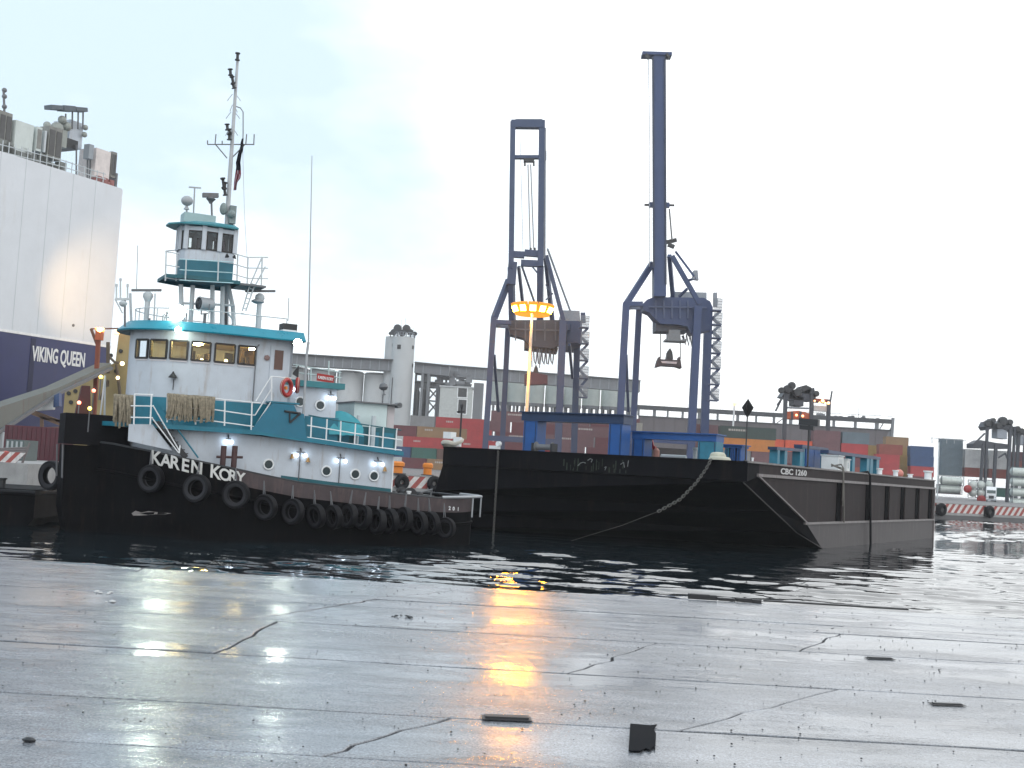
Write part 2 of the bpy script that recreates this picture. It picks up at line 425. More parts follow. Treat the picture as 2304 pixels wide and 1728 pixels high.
# real wind ripples: a sum of short wave trains, finely meshed where the water is near, flat far out
import numpy as np
def water_mesh():
    rw = np.random.RandomState(4); NW = 60
    lam = np.exp(rw.uniform(math.log(0.42), math.log(2.6), NW)); th = rw.normal(0, 0.34, NW) + 0.08; ph = rw.uniform(0, 2 * PI, NW)
    slope = 0.112 / math.sqrt(NW) * math.sqrt(2) * rw.uniform(0.6, 1.4, NW); kk = 2 * PI / lam; amp = slope / kk
    ys = [16.0]
    while ys[-1] < 200: ys.append(ys[-1] + max(0.07, min(0.7, ys[-1] ** 2 * 0.00012)))
    ys = np.array(ys); ts = np.linspace(-0.62, 0.62, 620)
    Y = np.repeat(ys[:, None], len(ts), 1); X = Y * ts[None, :]
    Z = np.zeros_like(X)
    gust = 0.75 + 0.5 * np.sin(X * 0.11 + 1.3) * np.sin(Y * 0.17 + 0.4) + 0.25 * np.sin(X * 0.31 - Y * 0.23)
    for a, k, t, p in zip(amp, kk, th, ph): Z += a * np.sin(k * (X * np.sin(t) + Y * np.cos(t)) + p)
    fade = np.clip((200 - Y) / 40, 0, 1) * np.clip((0.62 * Y - np.abs(X)) / 3, 0, 1)
    Z *= fade * np.clip(gust, 0.35, 1.4)
    n, m = Y.shape
    vs = np.stack([X, Y, Z], -1).reshape(-1, 3)
    idx = np.arange(n * m).reshape(n, m)
    fs = np.stack([idx[:-1, :-1], idx[:-1, 1:], idx[1:, 1:], idx[1:, :-1]], -1).reshape(-1, 4)
    V = [tuple(v) for v in vs.tolist()]; F = fs.tolist(); k = len(V)
    V += [(-1500, 16, 0), (-1500, 200, 0), (1500, 16, 0), (1500, 200, 0), (-1500, 3000, 0), (1500, 3000, 0)]
    F += [[k, int(idx[0, 0]), int(idx[-1, 0]), k + 1], [int(idx[0, -1]), k + 2, k + 3, int(idx[-1, -1])]]
    F += [[k + 1] + [int(i) for i in idx[-1, :]] + [k + 3, k + 5, k + 4]]
    me = bpy.data.meshes.new('water'); me.from_pydata(V, [], F); me.polygons.foreach_set('use_smooth', [True] * len(me.polygons)); me.materials.append(water_mat()); me.update()
    o = bpy.data.objects.new('water', me); COL.objects.link(o); return o
water = water_mesh(); tag(water, 'rippled grey harbour water', None, None, 'structure')

# far quay: ground, fascia painted red and white, and the pier in front of the white ship
FQZ = 2.05
qa, qb = Vector((-13, 118, 0)), Vector((75, 172, 0))
qd = (qb - qa).normalized(); qn = Vector((-qd.y, qd.x, 0))
p0 = qa - qd * 17.5; p1 = qa + qd * 420
ground_m = M('terminal_ground', (0.11, 0.11, 0.115), 0.6, var=0.25, scale=0.2)
stripe_w = M('kerb_white', (0.60, 0.58, 0.57), 0.6, var=0.25, scale=3, rust=0.3, rust_col=(0.25, 0.18, 0.16))
stripe_r = M('kerb_red', (0.32, 0.07, 0.06), 0.6, var=0.3, scale=3, rust=0.25, rust_col=(0.14, 0.06, 0.05))
mb = MB(); mb.extr([p0 + Vector((0, 0, -3)), p1 + Vector((0, 0, -3)), p1 + qn * 900 + Vector((0, 0, -3)), p0 + Vector((-12, 900, -3))], (0, 0, FQZ + 3))
far_quay = mb.build('far_quay', [ground_m]); tag(far_quay, 'far container terminal quay', None, None, 'structure')
def striped_fascia(parent, base, d, nrm, length, zt, h, step):
    """painted diagonal stripes on a fascia beam that stands 6 cm proud of the quay wall"""
    mbw, mbr = MB(), MB()
    k = 0; s_ = 0.0
    while s_ < length:
        a, b_ = s_, min(s_ + step, length)
        lo0, lo1 = base + d * a, base + d * b_
        up = Vector((0, 0, h)); lean = d * h * 0.9
        q = [lo0 + Vector((0, 0, zt - h)), lo1 + Vector((0, 0, zt - h)), lo1 + lean + Vector((0, 0, zt)), lo0 + lean + Vector((0, 0, zt))]
        (mbr if k % 2 else mbw).extr(q, -nrm * 0.06)
        k += 1; s_ += step
    mbw.build('kerb_stripe', stripe_w, parent); mbr.build('kerb_stripe', stripe_r, parent)
striped_fascia(far_quay, p0 + qn * -0.003, qd, qn, 260, FQZ - 0.02, 1.15, 0.62)
fq_cap = MB(); fq_cap.extr([p0 - qn * 0.12 + Vector((0, 0, FQZ)), p1 - qn * 0.12 + Vector((0, 0, FQZ)), p1 + qn * 0.5 + Vector((0, 0, FQZ)), p0 + qn * 0.5 + Vector((0, 0, FQZ))], (0, 0, 0.12))
fq_cap.build('coping', concrete, far_quay)
lw = MB(); lw.extr([p0 - qn * 0.02 + Vector((0, 0, 0.55)), p1 - qn * 0.02 + Vector((0, 0, 0.55)), p1 - qn * 0.02 + Vector((0, 0, 0.86)), p0 - qn * 0.02 + Vector((0, 0, 0.86))], -qn * 0.05)
lw.build('lower_beam', concrete, far_quay)

pier_fr = Frame(-27.3, 70, 0)
mb = MB(); mb.box(-120, -27.3, 70, 88, 0.55, 2.0)
pier = mb.build('pier', concrete); tag(pier, 'pale concrete pier in front of the white ship', None, None, 'structure')
mb = MB(); mb.box(-120, -27.9, 71, 87, -3, 0.55); mb.build('under_pier_shade', dark, pier)  # dark block filling the void, stands in for the shade under the slab
for k in range(7):
    mb = MB(); mb.tube((-28.6 - k * 3.2, 70.5, -2), (-28.6 - k * 3.2, 70.5, 0.55), 0.35, 10); mb.build('pile', concrete, pier)
striped_fascia(pier, Vector((-31.4, 70.25, 0)), Vector((1, 0, 0)), Vector((0, 1, 0)), 3.3, 2.62, 0.6, 0.3)
# ================================================================== THE TUG
TH = R(26)
TG = Frame(-2.86, 54.1, PI + TH)              # x forward (bow), y to port (towards us)
tug = thing('tugboat', 'black and white tugboat with teal decks and KAREN KORY on its bow', 'tugboat', TG.o, TG.ang)
def T(u, v, off): return TG.aty(u, v, off)
def lerp(tab, x):
    if x <= tab[0][0]: return tab[0][1]
    for (a, b), (c, d) in zip(tab, tab[1:]):
        if x <= c: return b + (d - b) * (x - a) / (c - a)
    return tab[-1][1]
SHEER = [(-0.7, 1.98), (0.5, 1.92), (2, 1.92), (4.1, 2.06), (6, 2.18), (7.8, 2.30), (9.7, 2.62), (12, 2.98), (14.2, 3.36), (16, 3.5)]
DECKB = [(-0.7, 1.9), (-0.4, 2.5), (0.1, 3.0), (0.7, 3.35), (1.6, 3.6), (3, 3.75), (6, 3.8), (10, 3.8), (11.3, 3.62), (12.3, 3.2), (13.1, 2.65), (13.8, 2.0), (14.3, 1.4), (14.7, 0.95), (14.9, 0.6)]
def hb(a, z):
    d = lerp(DECKB, a); zs = lerp(SHEER, a)
    k = 0.97 if a < 10 else 0.97 - 0.35 * ((a - 10) / 5.9) ** 1.4
    t = max(0.0, min(1.0, (z + 0.6) / (zs + 0.6)))
    return d * (k + (1 - k) * t ** 1.3)
sts = [-0.7, -0.4, 0.1, 0.7, 1.6, 3, 4.5, 6, 7.5, 9, 10, 11, 11.8, 12.4, 12.9, 13.4, 13.8, 14.2, 14.5, 14.75, 14.9]
levs = [-0.6, 0.0, 0.45, 0.95, 1.4, 0.78, 1.0]
mb = MB()
def zlev(a, i):
    zs = lerp(SHEER, a)
    return [-0.6, 0.0, 0.45, zs - 1.0, zs - 0.55, zs - 0.08, zs][i]
ring = {}
for side in (1, -1):
    k = len(mb.v); nl = 7
    for a in sts:
        for i in range(nl):
            z = zlev(a, i); mb.v.append((a, side * hb(a, z), z))
        zs = lerp(SHEER, a); bi = max(0.05, hb(a, zs) - 0.13)
        mb.v.append((a, side * bi, zs)); mb.v.append((a, side * bi, zs - 0.85))
    nn = nl + 2
    for j in range(len(sts) - 1):
        for i in range(nn - 1):
            mi = 1 if (i in (4, 5) and sts[j] < 9.5) else 0
            mb.f.append([k + j * nn + i, k + (j + 1) * nn + i, k + (j + 1) * nn + i + 1, k + j * nn + i + 1]); mb.m.append(mi)
    ring[side] = (k, nn)
kp, nn = ring[1]; ks, _ = ring[-1]
for j in range(len(sts) - 1):                 # deck
    mb.f.append([kp + j * nn + 8, kp + (j + 1) * nn + 8, ks + (j + 1) * nn + 8, ks + j * nn + 8]); mb.m.append(2)
for j in (0, len(sts) - 1):                   # transom and stem
    for i in range(nn - 1):
        mb.f.append([kp + j * nn + i, kp + j * nn + i + 1, ks + j * nn + i + 1, ks + j * nn + i]); mb.m.append(1 if j == 0 and i in (4, 5) else 0)
    mb.f.append([kp + j * nn + 0, ks + j * nn + 0, ks + j * nn + 0]) if False else None
hull = mb.build('hull', [black, brownhull, dark], tug, smooth=35)
# rub strakes and the worn pale scrape on the bow
for zoff, r_ in ((-1.02, 0.06), ):
    m_ = MB()
    for side in (1, -1):
        m_.path([(a, side * (hb(a, lerp(SHEER, a) + zoff) + 0.03), lerp(SHEER, a) + zoff) for a in sts], r_, 6)
    m_.build('rub_rail', black, tug, smooth=50)
m_ = MB()
for side in (1, -1):
    m_.path([(a, side * hb(a, lerp(SHEER, a)) - side * 0.06, lerp(SHEER, a) + 0.02) for a in sts if a < 14.9], 0.05, 6)
m_.path([(-0.7, y, 2.0) for y in (-1.85, 0, 1.85)], 0.05, 6)
m_.build('cap_rail', dark, tug, smooth=50)
m_ = MB()
pts = [(296, 1155), (305, 1149), (318, 1153), (335, 1150), (352, 1152), (372, 1153), (386, 1155), (372, 1157), (350, 1157), (330, 1159), (312, 1160), (300, 1160)]
q = []
for (u, v) in pts:
    b_ = 3.3
    for _ in range(8):
        p = T(u, v, b_); b_ = hb(p.x, p.z) + 0.012
    q.append(T(u, v, b_))
m_.extr(q, (0, -0.01, 0)); m_.build('scrape_mark', M('bare_scrape', (0.22, 0.20, 0.19), 0.6), tug)

# bow push knee
m_ = MB(); m_.box(13.58, 15.95, -1.0, 1.0, 3.28, 4.46); m_.build('push_pad', M('push_pad_rubber', (0.006, 0.006, 0.008), 0.65, var=0.4, bump=0.02, bscale=6, spec=0.1), tug)
m_ = MB(); m_.extr([(13.9, -0.9, 3.26), (15.88, -0.9, 3.26), (15.84, -0.9, 0.9), (15.5, -0.9, -0.5), (13.5, -0.9, -0.5)], (0, 1.8, 0)); m_.build('push_knee', black, tug)
for y in (-0.97, 0.97):
    m_ = MB(); m_.tube((15.90, y, 2.0), (15.97, y, 3.25), 0.035, 6); m_.build('pad_chain_guide', midgrey, tug)

# ---------------- main deckhouse, boat deck, casing
def zd(a): return min(4.06, 3.33 + 0.08 * a)          # underside of the boat deck
a_aft = T(883, 1070, 2.75).x
plan = [(a_aft, 2.75)] + [(a, 2.75) for a in (4, 6, 8, 10, 11.5)] + [(12.2, 2.5), (12.9, 1.95), (13.3, 1.4), (13.5, 0.8), (13.55, 0)]
def mirror(pl): return pl + [(a, -b) for a, b in pl[::-1] if b > 0]
def walls(pl, z0f, z1f, mat, name, parent, closed=True, cap=True):
    P = mirror(pl); n = len(P); m_ = MB()
    vs = [(a, b, z0f(a)) for a, b in P] + [(a, b, z1f(a)) for a, b in P]
    m_.add(vs, [(i, (i + 1) % n, n + (i + 1) % n, n + i) for i in range(n)] + ([list(range(n, 2 * n))] if cap else []))
    return m_.build(name, mat, parent, smooth=30)
deckhouse = walls(plan, lambda a: lerp(SHEER, a) - (0.8 if a < 10 else 0.25), zd, white, 'deckhouse', tug)
m_ = MB()
for i in range(len(plan) - 1):
    (a0, b0), (a1, b1) = plan[i], plan[i + 1]
    if a1 > 9: break
    m_.beam((a0, b0 + 0.012, lerp(SHEER, a0) + 0.10), (a1, b1 + 0.012, lerp(SHEER, a1) + 0.10), 0.02, 0.20)
m_.build('base_band', teal_dark, deckhouse)
m_ = MB(); m_.box(a_aft - 0.02, a_aft + 0.03, 2.70, 2.78, 1.2, zd(2.5)); m_.build('corner_trim', whiter, deckhouse)
a_bd = T(908, 1022, 3.25).x
bplan = [(a_bd, 3.25)] + [(a, 3.25) for a in (4, 6, 8, 9, 10, 11, 11.6)] + [(12.7, 3.1), (13.5, 2.7), (14.2, 2.05), (14.6, 1.2), (14.75, 0)]
P = mirror(bplan); n = len(P); m_ = MB()
m_.add([(a, b, zd(a)) for a, b in P] + [(a, b, zd(a) + 0.17) for a, b in P], [list(range(n))[::-1], list(range(n, 2 * n))] + [(i, (i + 1) % n, n + (i + 1) % n, n + i) for i in range(n)])
boat_deck = m_.build('boat_deck', teal, tug)
zt = lambda a: zd(a) + 0.17
# portholes
PORTH = MB(); PORTH.torus((0, 0, 0), 0.20, 0.035, (0, 1, 0), 20, 6)
def porthole(u, v, off, parent, r=0.19):
    p = T(u, v, off)
    m_ = MB(); m_.torus((p.x, off + 0.02, p.z), r, 0.04, (0, 1, 0), 20, 6); f_ = m_.build('porthole', whiter, parent, smooth=60)
    m_ = MB(); m_.lathe([(r, 0), (r, 0.03)], (p.x, off + 0.006, p.z), (0, 1, 0), 20); m_.build('porthole', M('porthole_glass', (0.015, 0.03, 0.035), 0.08, var=0.1), parent)
for (u, v) in ((604, 1045), (734, 1060), (799, 1067), (841, 1071)): porthole(u, v, 2.75, deckhouse)
# twin cold floodlights under the deck edge with their conduits
def floods(u, v, off, parent, spread=0.17, cond=True, zlow=None):
    p = T(u, v, off + 0.12); m_ = MB()
    m_.beam((p.x - spread, off + 0.1, p.z + 0.10), (p.x + spread, off + 0.1, p.z + 0.10), 0.06, 0.05)
    m_.tube((p.x, off + 0.0, p.z + 0.25), (p.x, off + 0.1, p.z + 0.1), 0.03, 6)
    if zlow is not None: m_.tube((p.x, off + 0.035, p.z + 0.2), (p.x, off + 0.035, zlow), 0.022, 6)
    b_ = m_.build('floodlight_bracket', midgrey, parent)
    for sx in (-1, 1):
        m_ = MB(); m_.lathe([(0.045, 0.0), (0.07, 0.05), (0.07, 0.09)], (p.x + sx * spread, off + 0.10, p.z), (0.1 * sx, 0.9, -0.45), 12)
        m_.build('floodlight', L_LED, parent)
for (u, v, zl) in ((677, 1023, 2.4), (767, 1036, 2.35), (851, 1043, None)): floods(u, v, 2.75, deckhouse, zlow=zl)
floods(514, 993, 2.75, deckhouse, 0.10)
# small brass bells and lamp guards beside the floods
for (u, v) in ((657, 1029), (693, 1037), (866, 1058)):
    p = T(u, v, 2.85); m_ = MB(); m_.lathe([(0.02, 0.14), (0.05, 0.10), (0.07, 0.0), (0.10, -0.05)], (p.x, 2.85, p.z), (0, 0, 1), 12)
    m_.tube((p.x, 2.75, p.z + 0.12), (p.x, 2.87, p.z + 0.12), 0.015, 5); m_.build('deck_lamp', M('brass', (0.30, 0.17, 0.06), 0.45, 0.4), deckhouse)

# ---------------- pilothouse: walls with real window openings, a lit room inside
pa0 = T(655, 850, 2.4).x
pil = [(pa0, 2.4)]
ac = T(530, 800, 2.4).x
pil += [(pa0 + (ac - pa0) * k / 6, 2.4) for k in range(1, 7)]
RX = 2.5
def sil(rx): return min(TG.px((ac + rx * math.sin(PI / 2 * k / 40), 2.4 * math.cos(PI / 2 * k / 40), 6.6)) for k in range(41))
while sil(RX) > 289 and RX < 6: RX += 0.02
pil += [(ac + RX * math.sin(PI / 2 * k / 24), 2.4 * math.cos(PI / 2 * k / 24)) for k in range(1, 25)]
pil_full = mirror(pil)
def pil_at(frac_list, s):                     # point on the outline at arc length s
    pass
arc = [0.0]
for (a, b), (c, d) in zip(pil_full, pil_full[1:]): arc.append(arc[-1] + math.hypot(c - a, d - b))
def at_arc(s):
    s = max(0, min(arc[-1], s))
    for i in range(len(arc) - 1):
        if s <= arc[i + 1]:
            t = (s - arc[i]) / max(1e-9, arc[i + 1] - arc[i]); (a, b), (c, d) = pil_full[i], pil_full[i + 1]
            return Vector((a + (c - a) * t, b + (d - b) * t, 0))
def nrm_arc(s):
    d = at_arc(s + 0.03) - at_arc(s - 0.03); d.normalize(); return Vector((-d.y, d.x, 0)) if False else Vector((d.y, -d.x, 0)) * -1
Z_FL, Z_EAVE = zt(10) - 0.02, None
def arc_of_px(u, zz=6.6):
    best, bs = 1e9, 0
    s = 0.0
    while s < arc[-1] * 0.62:
        p = at_arc(s); d = abs(TG.px((p.x, p.y, zz)) - u)
        if d < best: best, bs = d, s
        s += 0.01
    return bs
# heights from the photograph at the port side
Z_EAVE = T(560, 760, 2.5).z
Z_SILL, Z_HEAD = T(553, 820, 2.4).z, T(553, 779, 2.4).z
Z_STRIPE = T(540, 905, 2.4).z
wins = []
for (u0, u1) in ((305.5, 331), (337, 373), (382, 419.5), (429.5, 471), (481.5, 525.5), (534, 572.5)):
    wins.append((arc_of_px(u0), arc_of_px(u1)))
wins = [(min(a, b), max(a, b)) for a, b in wins]
wins.sort()
# starboard side repeats the row
s_c = arc[-1] / 2
extra = [] and [(2 * s_c - b, 2 * s_c - a) for a, b in wins if 2 * s_c - b > max(w[1] for w in wins) + 0.12]
allw = sorted(wins + extra)
doorw = tuple(sorted((arc_of_px(614.5), arc_of_px(634))))
zdw0, zdw1 = T(624, 832, 2.4).z, T(624, 788, 2.4).z
def wall_strip(m_, s0, s1, z0, z1, mi=0, off=0.0):
    n_ = max(1, int((s1 - s0) / 0.18)); k = len(m_.v)
    for i in range(n_ + 1):
        s = s0 + (s1 - s0) * i / n_; p = at_arc(s); nv = nrm_arc(s)
        o_ = p + nv * off; i_ = p - nv * 0.10
        for q in ((o_, z0), (o_, z1), (i_, z1), (i_, z0)): m_.v.append((q[0].x, q[0].y, q[1]))
    for i in range(n_):
        for j in range(4):
            j2 = (j + 1) % 4
            m_.f.append([k + i * 4 + j, k + (i + 1) * 4 + j, k + (i + 1) * 4 + j2, k + i * 4 + j2]); m_.m.append(mi)
    for i in (0, n_):
        m_.f.append([k + i * 4 + j for j in range(4)]); m_.m.append(mi)
m_ = MB()
wall_strip(m_, 0, arc[-1], Z_STRIPE, Z_SILL)
wall_strip(m_, 0, arc[-1], Z_HEAD, Z_EAVE + 0.12)
allo = sorted(allw)
prev = 0.0
for (s0, s1) in allo + [(arc[-1], arc[-1])]:
    if s0 - prev > 0.02: wall_strip(m_, prev, s0, Z_SILL, Z_HEAD)
    prev = s1
a_l = at_arc(0); a_r = at_arc(arc[-1])
m_.box(pa0 - 0.0, pa0 + 0.1, -2.4, 2.4, Z_STRIPE, Z_EAVE + 0.1)
pilothouse = m_.build('pilothouse', white, tug, smooth=30)
m_ = MB(); wall_strip(m_, 0, arc[-1], zt(8) - 0.5, Z_STRIPE, off=0.0); m_.box(pa0, pa0 + 0.1, -2.4, 2.4, zt(8) - 0.5, Z_STRIPE)
m_.build('teal_skirt', teal, pilothouse, smooth=30)
frame_m = M('window_frame_dark', (0.018, 0.016, 0.016), 0.5, var=0.2)
pink_m = M('window_surround', (0.62, 0.60, 0.62), 0.5, var=0.1)
for wi, (s0, s1) in enumerate(allw):
    A, B = at_arc(s0), at_arc(s1); nv = nrm_arc((s0 + s1) / 2)
    m_ = MB(); zz0, zz1 = Z_SILL, Z_HEAD
    for (p, q) in (((A, zz0), (B, zz0)), ((A, zz1), (B, zz1))):
        m_.beam((p[0].x, p[0].y, p[1]), (q[0].x, q[0].y, q[1]), 0.13, 0.07)
    for p in (A, B): m_.beam((p.x, p.y, zz0), (p.x, p.y, zz1), 0.07, 0.13, up=nv)
    m_.build('window_frame', frame_m, pilothouse)
    m_ = MB(); Ai, Bi = A - nv * 0.03, B - nv * 0.03
    m_.add([(Ai.x, Ai.y, zz0), (Bi.x, Bi.y, zz0), (Bi.x, Bi.y, zz1), (Ai.x, Ai.y, zz1)], [(0, 1, 2, 3)])
    m_.build('window_pane', GLASS, pilothouse, recalc=False)
    m_ = MB()
    Ao, Bo = A + nv * 0.012, B + nv * 0.012
    m_.beam((Ao.x, Ao.y, zz0 - 0.07), (Bo.x, Bo.y, zz0 - 0.07), 0.05, 0.06); m_.build('window_sill', pink_m, pilothouse)
# side door with its narrow window
sA, sB = doorw
A, B = at_arc(sA), at_arc(sB)
m_ = MB(); m_.box(min(A.x, B.x) - 0.16, max(A.x, B.x) + 0.16, 2.405, 2.44, Z_STRIPE + 0.05, zdw1 + 0.16); door = m_.build('door', white, pilothouse)
m_ = MB(); m_.box(min(A.x, B.x), max(A.x, B.x), 2.442, 2.462, zdw0, zdw1); door['label'] = 'white side door of the pilothouse with a brown window'
m_.build('door_window', M('brown_pane', (0.09, 0.035, 0.022), 0.2), pilothouse)
m_ = MB()
p = T(576, 800, 2.45)
m_.path([(p.x - 0.1, 2.46, T(590, 776, 2.45).z), (p.x, 2.46, T(583, 782, 2.45).z), (p.x, 2.46, Z_STRIPE - 0.1)], 0.022, 6); m_.build('conduit', midgrey, pilothouse)
# round horn / placard by the door, black lamp on the front wall
p = T(601, 805, 2.45); m_ = MB(); m_.lathe([(0.03, 0.06), (0.12, 0.03), (0.12, 0)], (p.x, 2.42, p.z), (0, 1, 0), 6); m_.build('door_placard', M('placard_brown', (0.22, 0.14, 0.13), 0.5), pilothouse)
s_l = arc_of_px(394); p = at_arc(s_l); nv = nrm_arc(s_l); zl = T(394, 848, p.y).z
m_ = MB(); m_.lathe([(0.02, 0.20), (0.07, 0.10), (0.17, -0.02), (0.17, -0.05)], (p.x + nv.x * 0.16, p.y + nv.y * 0.16, zl), (0, 0, 1), 12); m_.tube((p.x, p.y, zl), (p.x + nv.x * 0.16, p.y + nv.y * 0.16, zl + 0.05), 0.03, 6)
m_.tube((p.x + nv.x * .02, p.y + nv.y * .02, zl - 0.1), (p.x + nv.x * .02, p.y + nv.y * .02, zl - 0.5), 0.015, 5); m_.build('wall_lamp', dark, pilothouse)
# room: floor, ceiling, lining, console, lamp, chairs seen through the glass
room_m = M('room_lining', (0.11, 0.065, 0.03), 0.6, var=0.6, scale=2.5)
m_ = MB(); m_.add([(a * 0.985 + 0.12, b * 0.93, Z_SILL - 0.75) for a, b in pil_full], [list(range(len(pil_full)))]); m_.build('room_floor', room_m, pilothouse)
m_ = MB(); m_.add([(a * 0.985 + 0.12, b * 0.93, Z_HEAD + 0.14) for a, b in pil_full], [list(range(len(pil_full)))]); m_.build('room_ceiling', M('room_ceiling', (0.62, 0.52, 0.32), 0.6), pilothouse)
m_ = MB(); m_.box(pa0 + 0.85, pa0 + 0.95, -2.25, 2.25, Z_SILL - 0.75, Z_HEAD + 0.13)
m_.box(ac - 0.6, ac - 0.5, 0.2, 1.3, Z_SILL - 0.7, Z_HEAD - 0.05); m_.box(ac + 0.3, ac + 0.38, -1.6, -0.3, Z_SILL - 0.7, Z_HEAD - 0.15); m_.build('room_wall', room_m, pilothouse)
m_ = MB()
for k in range(14):
    s = s_c + (k - 6.5) * 0.36; p = at_arc(s); nv = nrm_arc(s); c = p - nv * 0.42
    m_.obox((c.x, c.y, Z_SILL - 0.22), nv * 0.22, nv.cross(Vector((0, 0, 1))) * 0.2, (0, 0, 0.2))
m_.build('console', M('console_dark', (0.03, 0.025, 0.02), 0.4, var=0.4), pilothouse)
m_ = MB(); m_.box(ac - 1.3, ac - 0.95, 0.6, 1.5, Z_HEAD + 0.02, Z_HEAD + 0.10); m_.box(ac + 1.0, ac + 1.25, 0.3, 1.1, Z_HEAD + 0.02, Z_HEAD + 0.1); m_.build('ceiling_lamp', EM('cabin_lamp', (1, 0.74, 0.30), 95), pilothouse)
m_ = MB()
for (x_, y_) in ((ac + 1.0, 1.0), (ac + 0.2, 1.7), (ac - 1.0, 1.9), (ac + 1.6, -0.2)): m_.ball((x_, y_, Z_SILL + 0.12), 0.07, 10)
m_.build('instrument_lamp', L_WARM, pilothouse)
m_ = MB()
for (x_, y_) in ((ac + 0.7, 1.3), (ac - 0.7, 1.2), (ac + 1.3, 0.2)):
    m_.box(x_ - 0.06, x_ + 0.06, y_ - 0.28, y_ + 0.28, Z_SILL - 0.3, Z_SILL + 0.36); m_.lathe([(0.05, 0), (0.05, 0.5)], (x_, y_, Z_SILL - 0.75), n=8)
m_.build('helm_chair', M('chair_brown', (0.05, 0.03, 0.02), 0.6), pilothouse)
for (x_, y_, w_, h_, mt) in ((ac + 1.9, -0.6, .16, .30, M('chart_pale', (.5, .46, .34), .7)), (ac + 0.9, 0.1, .12, .5, frame_m), (ac + 1.3, 0.9, .05, .55, frame_m), (ac - 0.2, 0.6, .22, .62, M('crew_jacket', (.05, .05, .06), .8)), (ac - 1.2, 0.2, .3, .25, M('chart_pale', (.5, .46, .34), .7)), (ac + 2.2, 0.4, .1, .4, M('brown_locker', (.10, .05, .03), .6))):
    m_ = MB(); m_.box(x_ - w_, x_ + w_, y_ - .04, y_ + .04, Z_SILL - .1, Z_SILL - .1 + h_); m_.build('cabin_fitting', mt, pilothouse)
# roof: a teal eave that slopes out beyond the walls
def off_plan(d): return [(a + (d if i == 0 else 0) * -0.6 if False else a, b) for i, (a, b) in enumerate(pil_full)]
m_ = MB(); n = len(pil_full)
def ringv(off, z):
    o_ = []
    for i, (a, b) in enumerate(pil_full):
        s = arc[i]; nv = nrm_arc(min(max(s, 0.05), arc[-1] - 0.05))
        x_ = a + nv.x * off - (0.35 if i in (0, n - 1) else 0)
        o_.append((x_, b + nv.y * off, z))
    return o_
Z_RT = T(500, 731, 2.4).z
r0, r1, r2, r3 = ringv(0.02, Z_EAVE + 0.06), ringv(0.52, Z_EAVE), ringv(0.54, Z_EAVE + 0.05), ringv(0.14, Z_RT)
m_.v += r0 + r1 + r2 + r3
for q in range(3):
    for i in range(n):
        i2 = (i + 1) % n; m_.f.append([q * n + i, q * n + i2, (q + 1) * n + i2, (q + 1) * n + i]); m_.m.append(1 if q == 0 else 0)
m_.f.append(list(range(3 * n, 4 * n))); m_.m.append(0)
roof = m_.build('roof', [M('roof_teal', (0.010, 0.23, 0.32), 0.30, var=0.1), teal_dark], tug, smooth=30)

# ---------------- aft cabin on the boat deck and the casing behind it
ca0, ca1 = T(756, 910, 2.15).x, T(664, 880, 2.15).x + 0.6
zc = T(720, 873, 2.15).z
m_ = MB(); m_.box(ca0, ca1, -2.15, 2.15, zt(4), zc); aft_cabin = m_.build('aft_cabin', white, tug)
m_ = MB(); m_.box(ca0 - 0.15, ca1, 2.15 + 0.006, 2.166, zt(4), T(720, 938, 2.15).z); m_.build('teal_band', teal, aft_cabin)
m_ = MB(); m_.box(ca0 - 0.25, ca1 + 0.3, -2.4, 2.4, zc, zc + 0.24); m_.build('roof_edge', M('roof_edge_teal', (0.03, 0.19, 0.22), 0.4), aft_cabin)
for (u, v) in ((675, 904), (720, 912)): porthole(u, v, 2.15, aft_cabin)
floods(745, 894, 2.15, aft_cabin, 0.13)
m_ = MB(); p = T(661, 876, 2.3); m_.ball((p.x, 2.3, p.z), 0.07, 8); m_.build('floodlight', L_LED, aft_cabin)
# teal casing forward part and locker box with flat roof
ka0, ka1 = T(890, 990, 1.3).x, T(757, 980, 1.3).x
zk = T(820, 960, 1.3).z
m_ = MB(); m_.box(ka0, ka1, -1.3, 1.3, zt(2.5), zk); casing = m_.build('engine_casing', teal_dark, tug)
for k in range(4):
    x_ = ka0 + (ka1 - ka0) * (k + 0.5) / 4
    m_ = MB(); m_.box(x_ - 0.22, x_ + 0.22, 1.302, 1.33, zt(2.5) + 0.15, zk - 0.2); m_.build('casing_panel', teal, casing)
la0, la1 = T(870, 940, 1.1).x, T(796, 940, 1.1).x; zl1 = T(830, 908, 1.1).z
m_ = MB(); m_.box(la0, la1, -1.1, 1.1, zk, zl1); locker = m_.build('funnel_house', M('pale_green_white', (0.56, 0.66, 0.66), 0.5, var=0.08), tug)
la2 = T(889, 940, 1.1).x
m_ = MB(); m_.box(la2, la0 - 0.05, -0.9, 1.0, zk - 0.2, zl1 - 0.03); m_.build('vent_trunk', M('pinkish_white', (0.50, 0.46, 0.47), 0.5), locker)
m_ = MB(); m_.box(la2 - 0.15, la1 + 0.05, -1.3, 1.3, zl1, zl1 + 0.06); m_.tube((la2 - 0.1, 0.9, zl1 + 0.02), (la2 - 0.1, 1.3, zl1 + 0.02), 0.12, 10); m_.build('roof_plate', midgrey, locker)
p = T(863, 872, 0.8); m_ = MB(); m_.lathe([(0.09, -0.32), (0.03, -0.25), (0.03, -0.12), (0.12, -0.1), (0.20, 0.0), (0.17, 0.12), (0.08, 0.19), (0.0, 0.2)], (p.x, 0.8, p.z), (0.1, -0.1, 1), 14)
m_.tube((p.x, 0.8, zl1 + 0.05), (p.x, 0.8, p.z - 0.3), 0.03, 6); m_.build('exhaust_lamp', midgrey, locker, smooth=50)
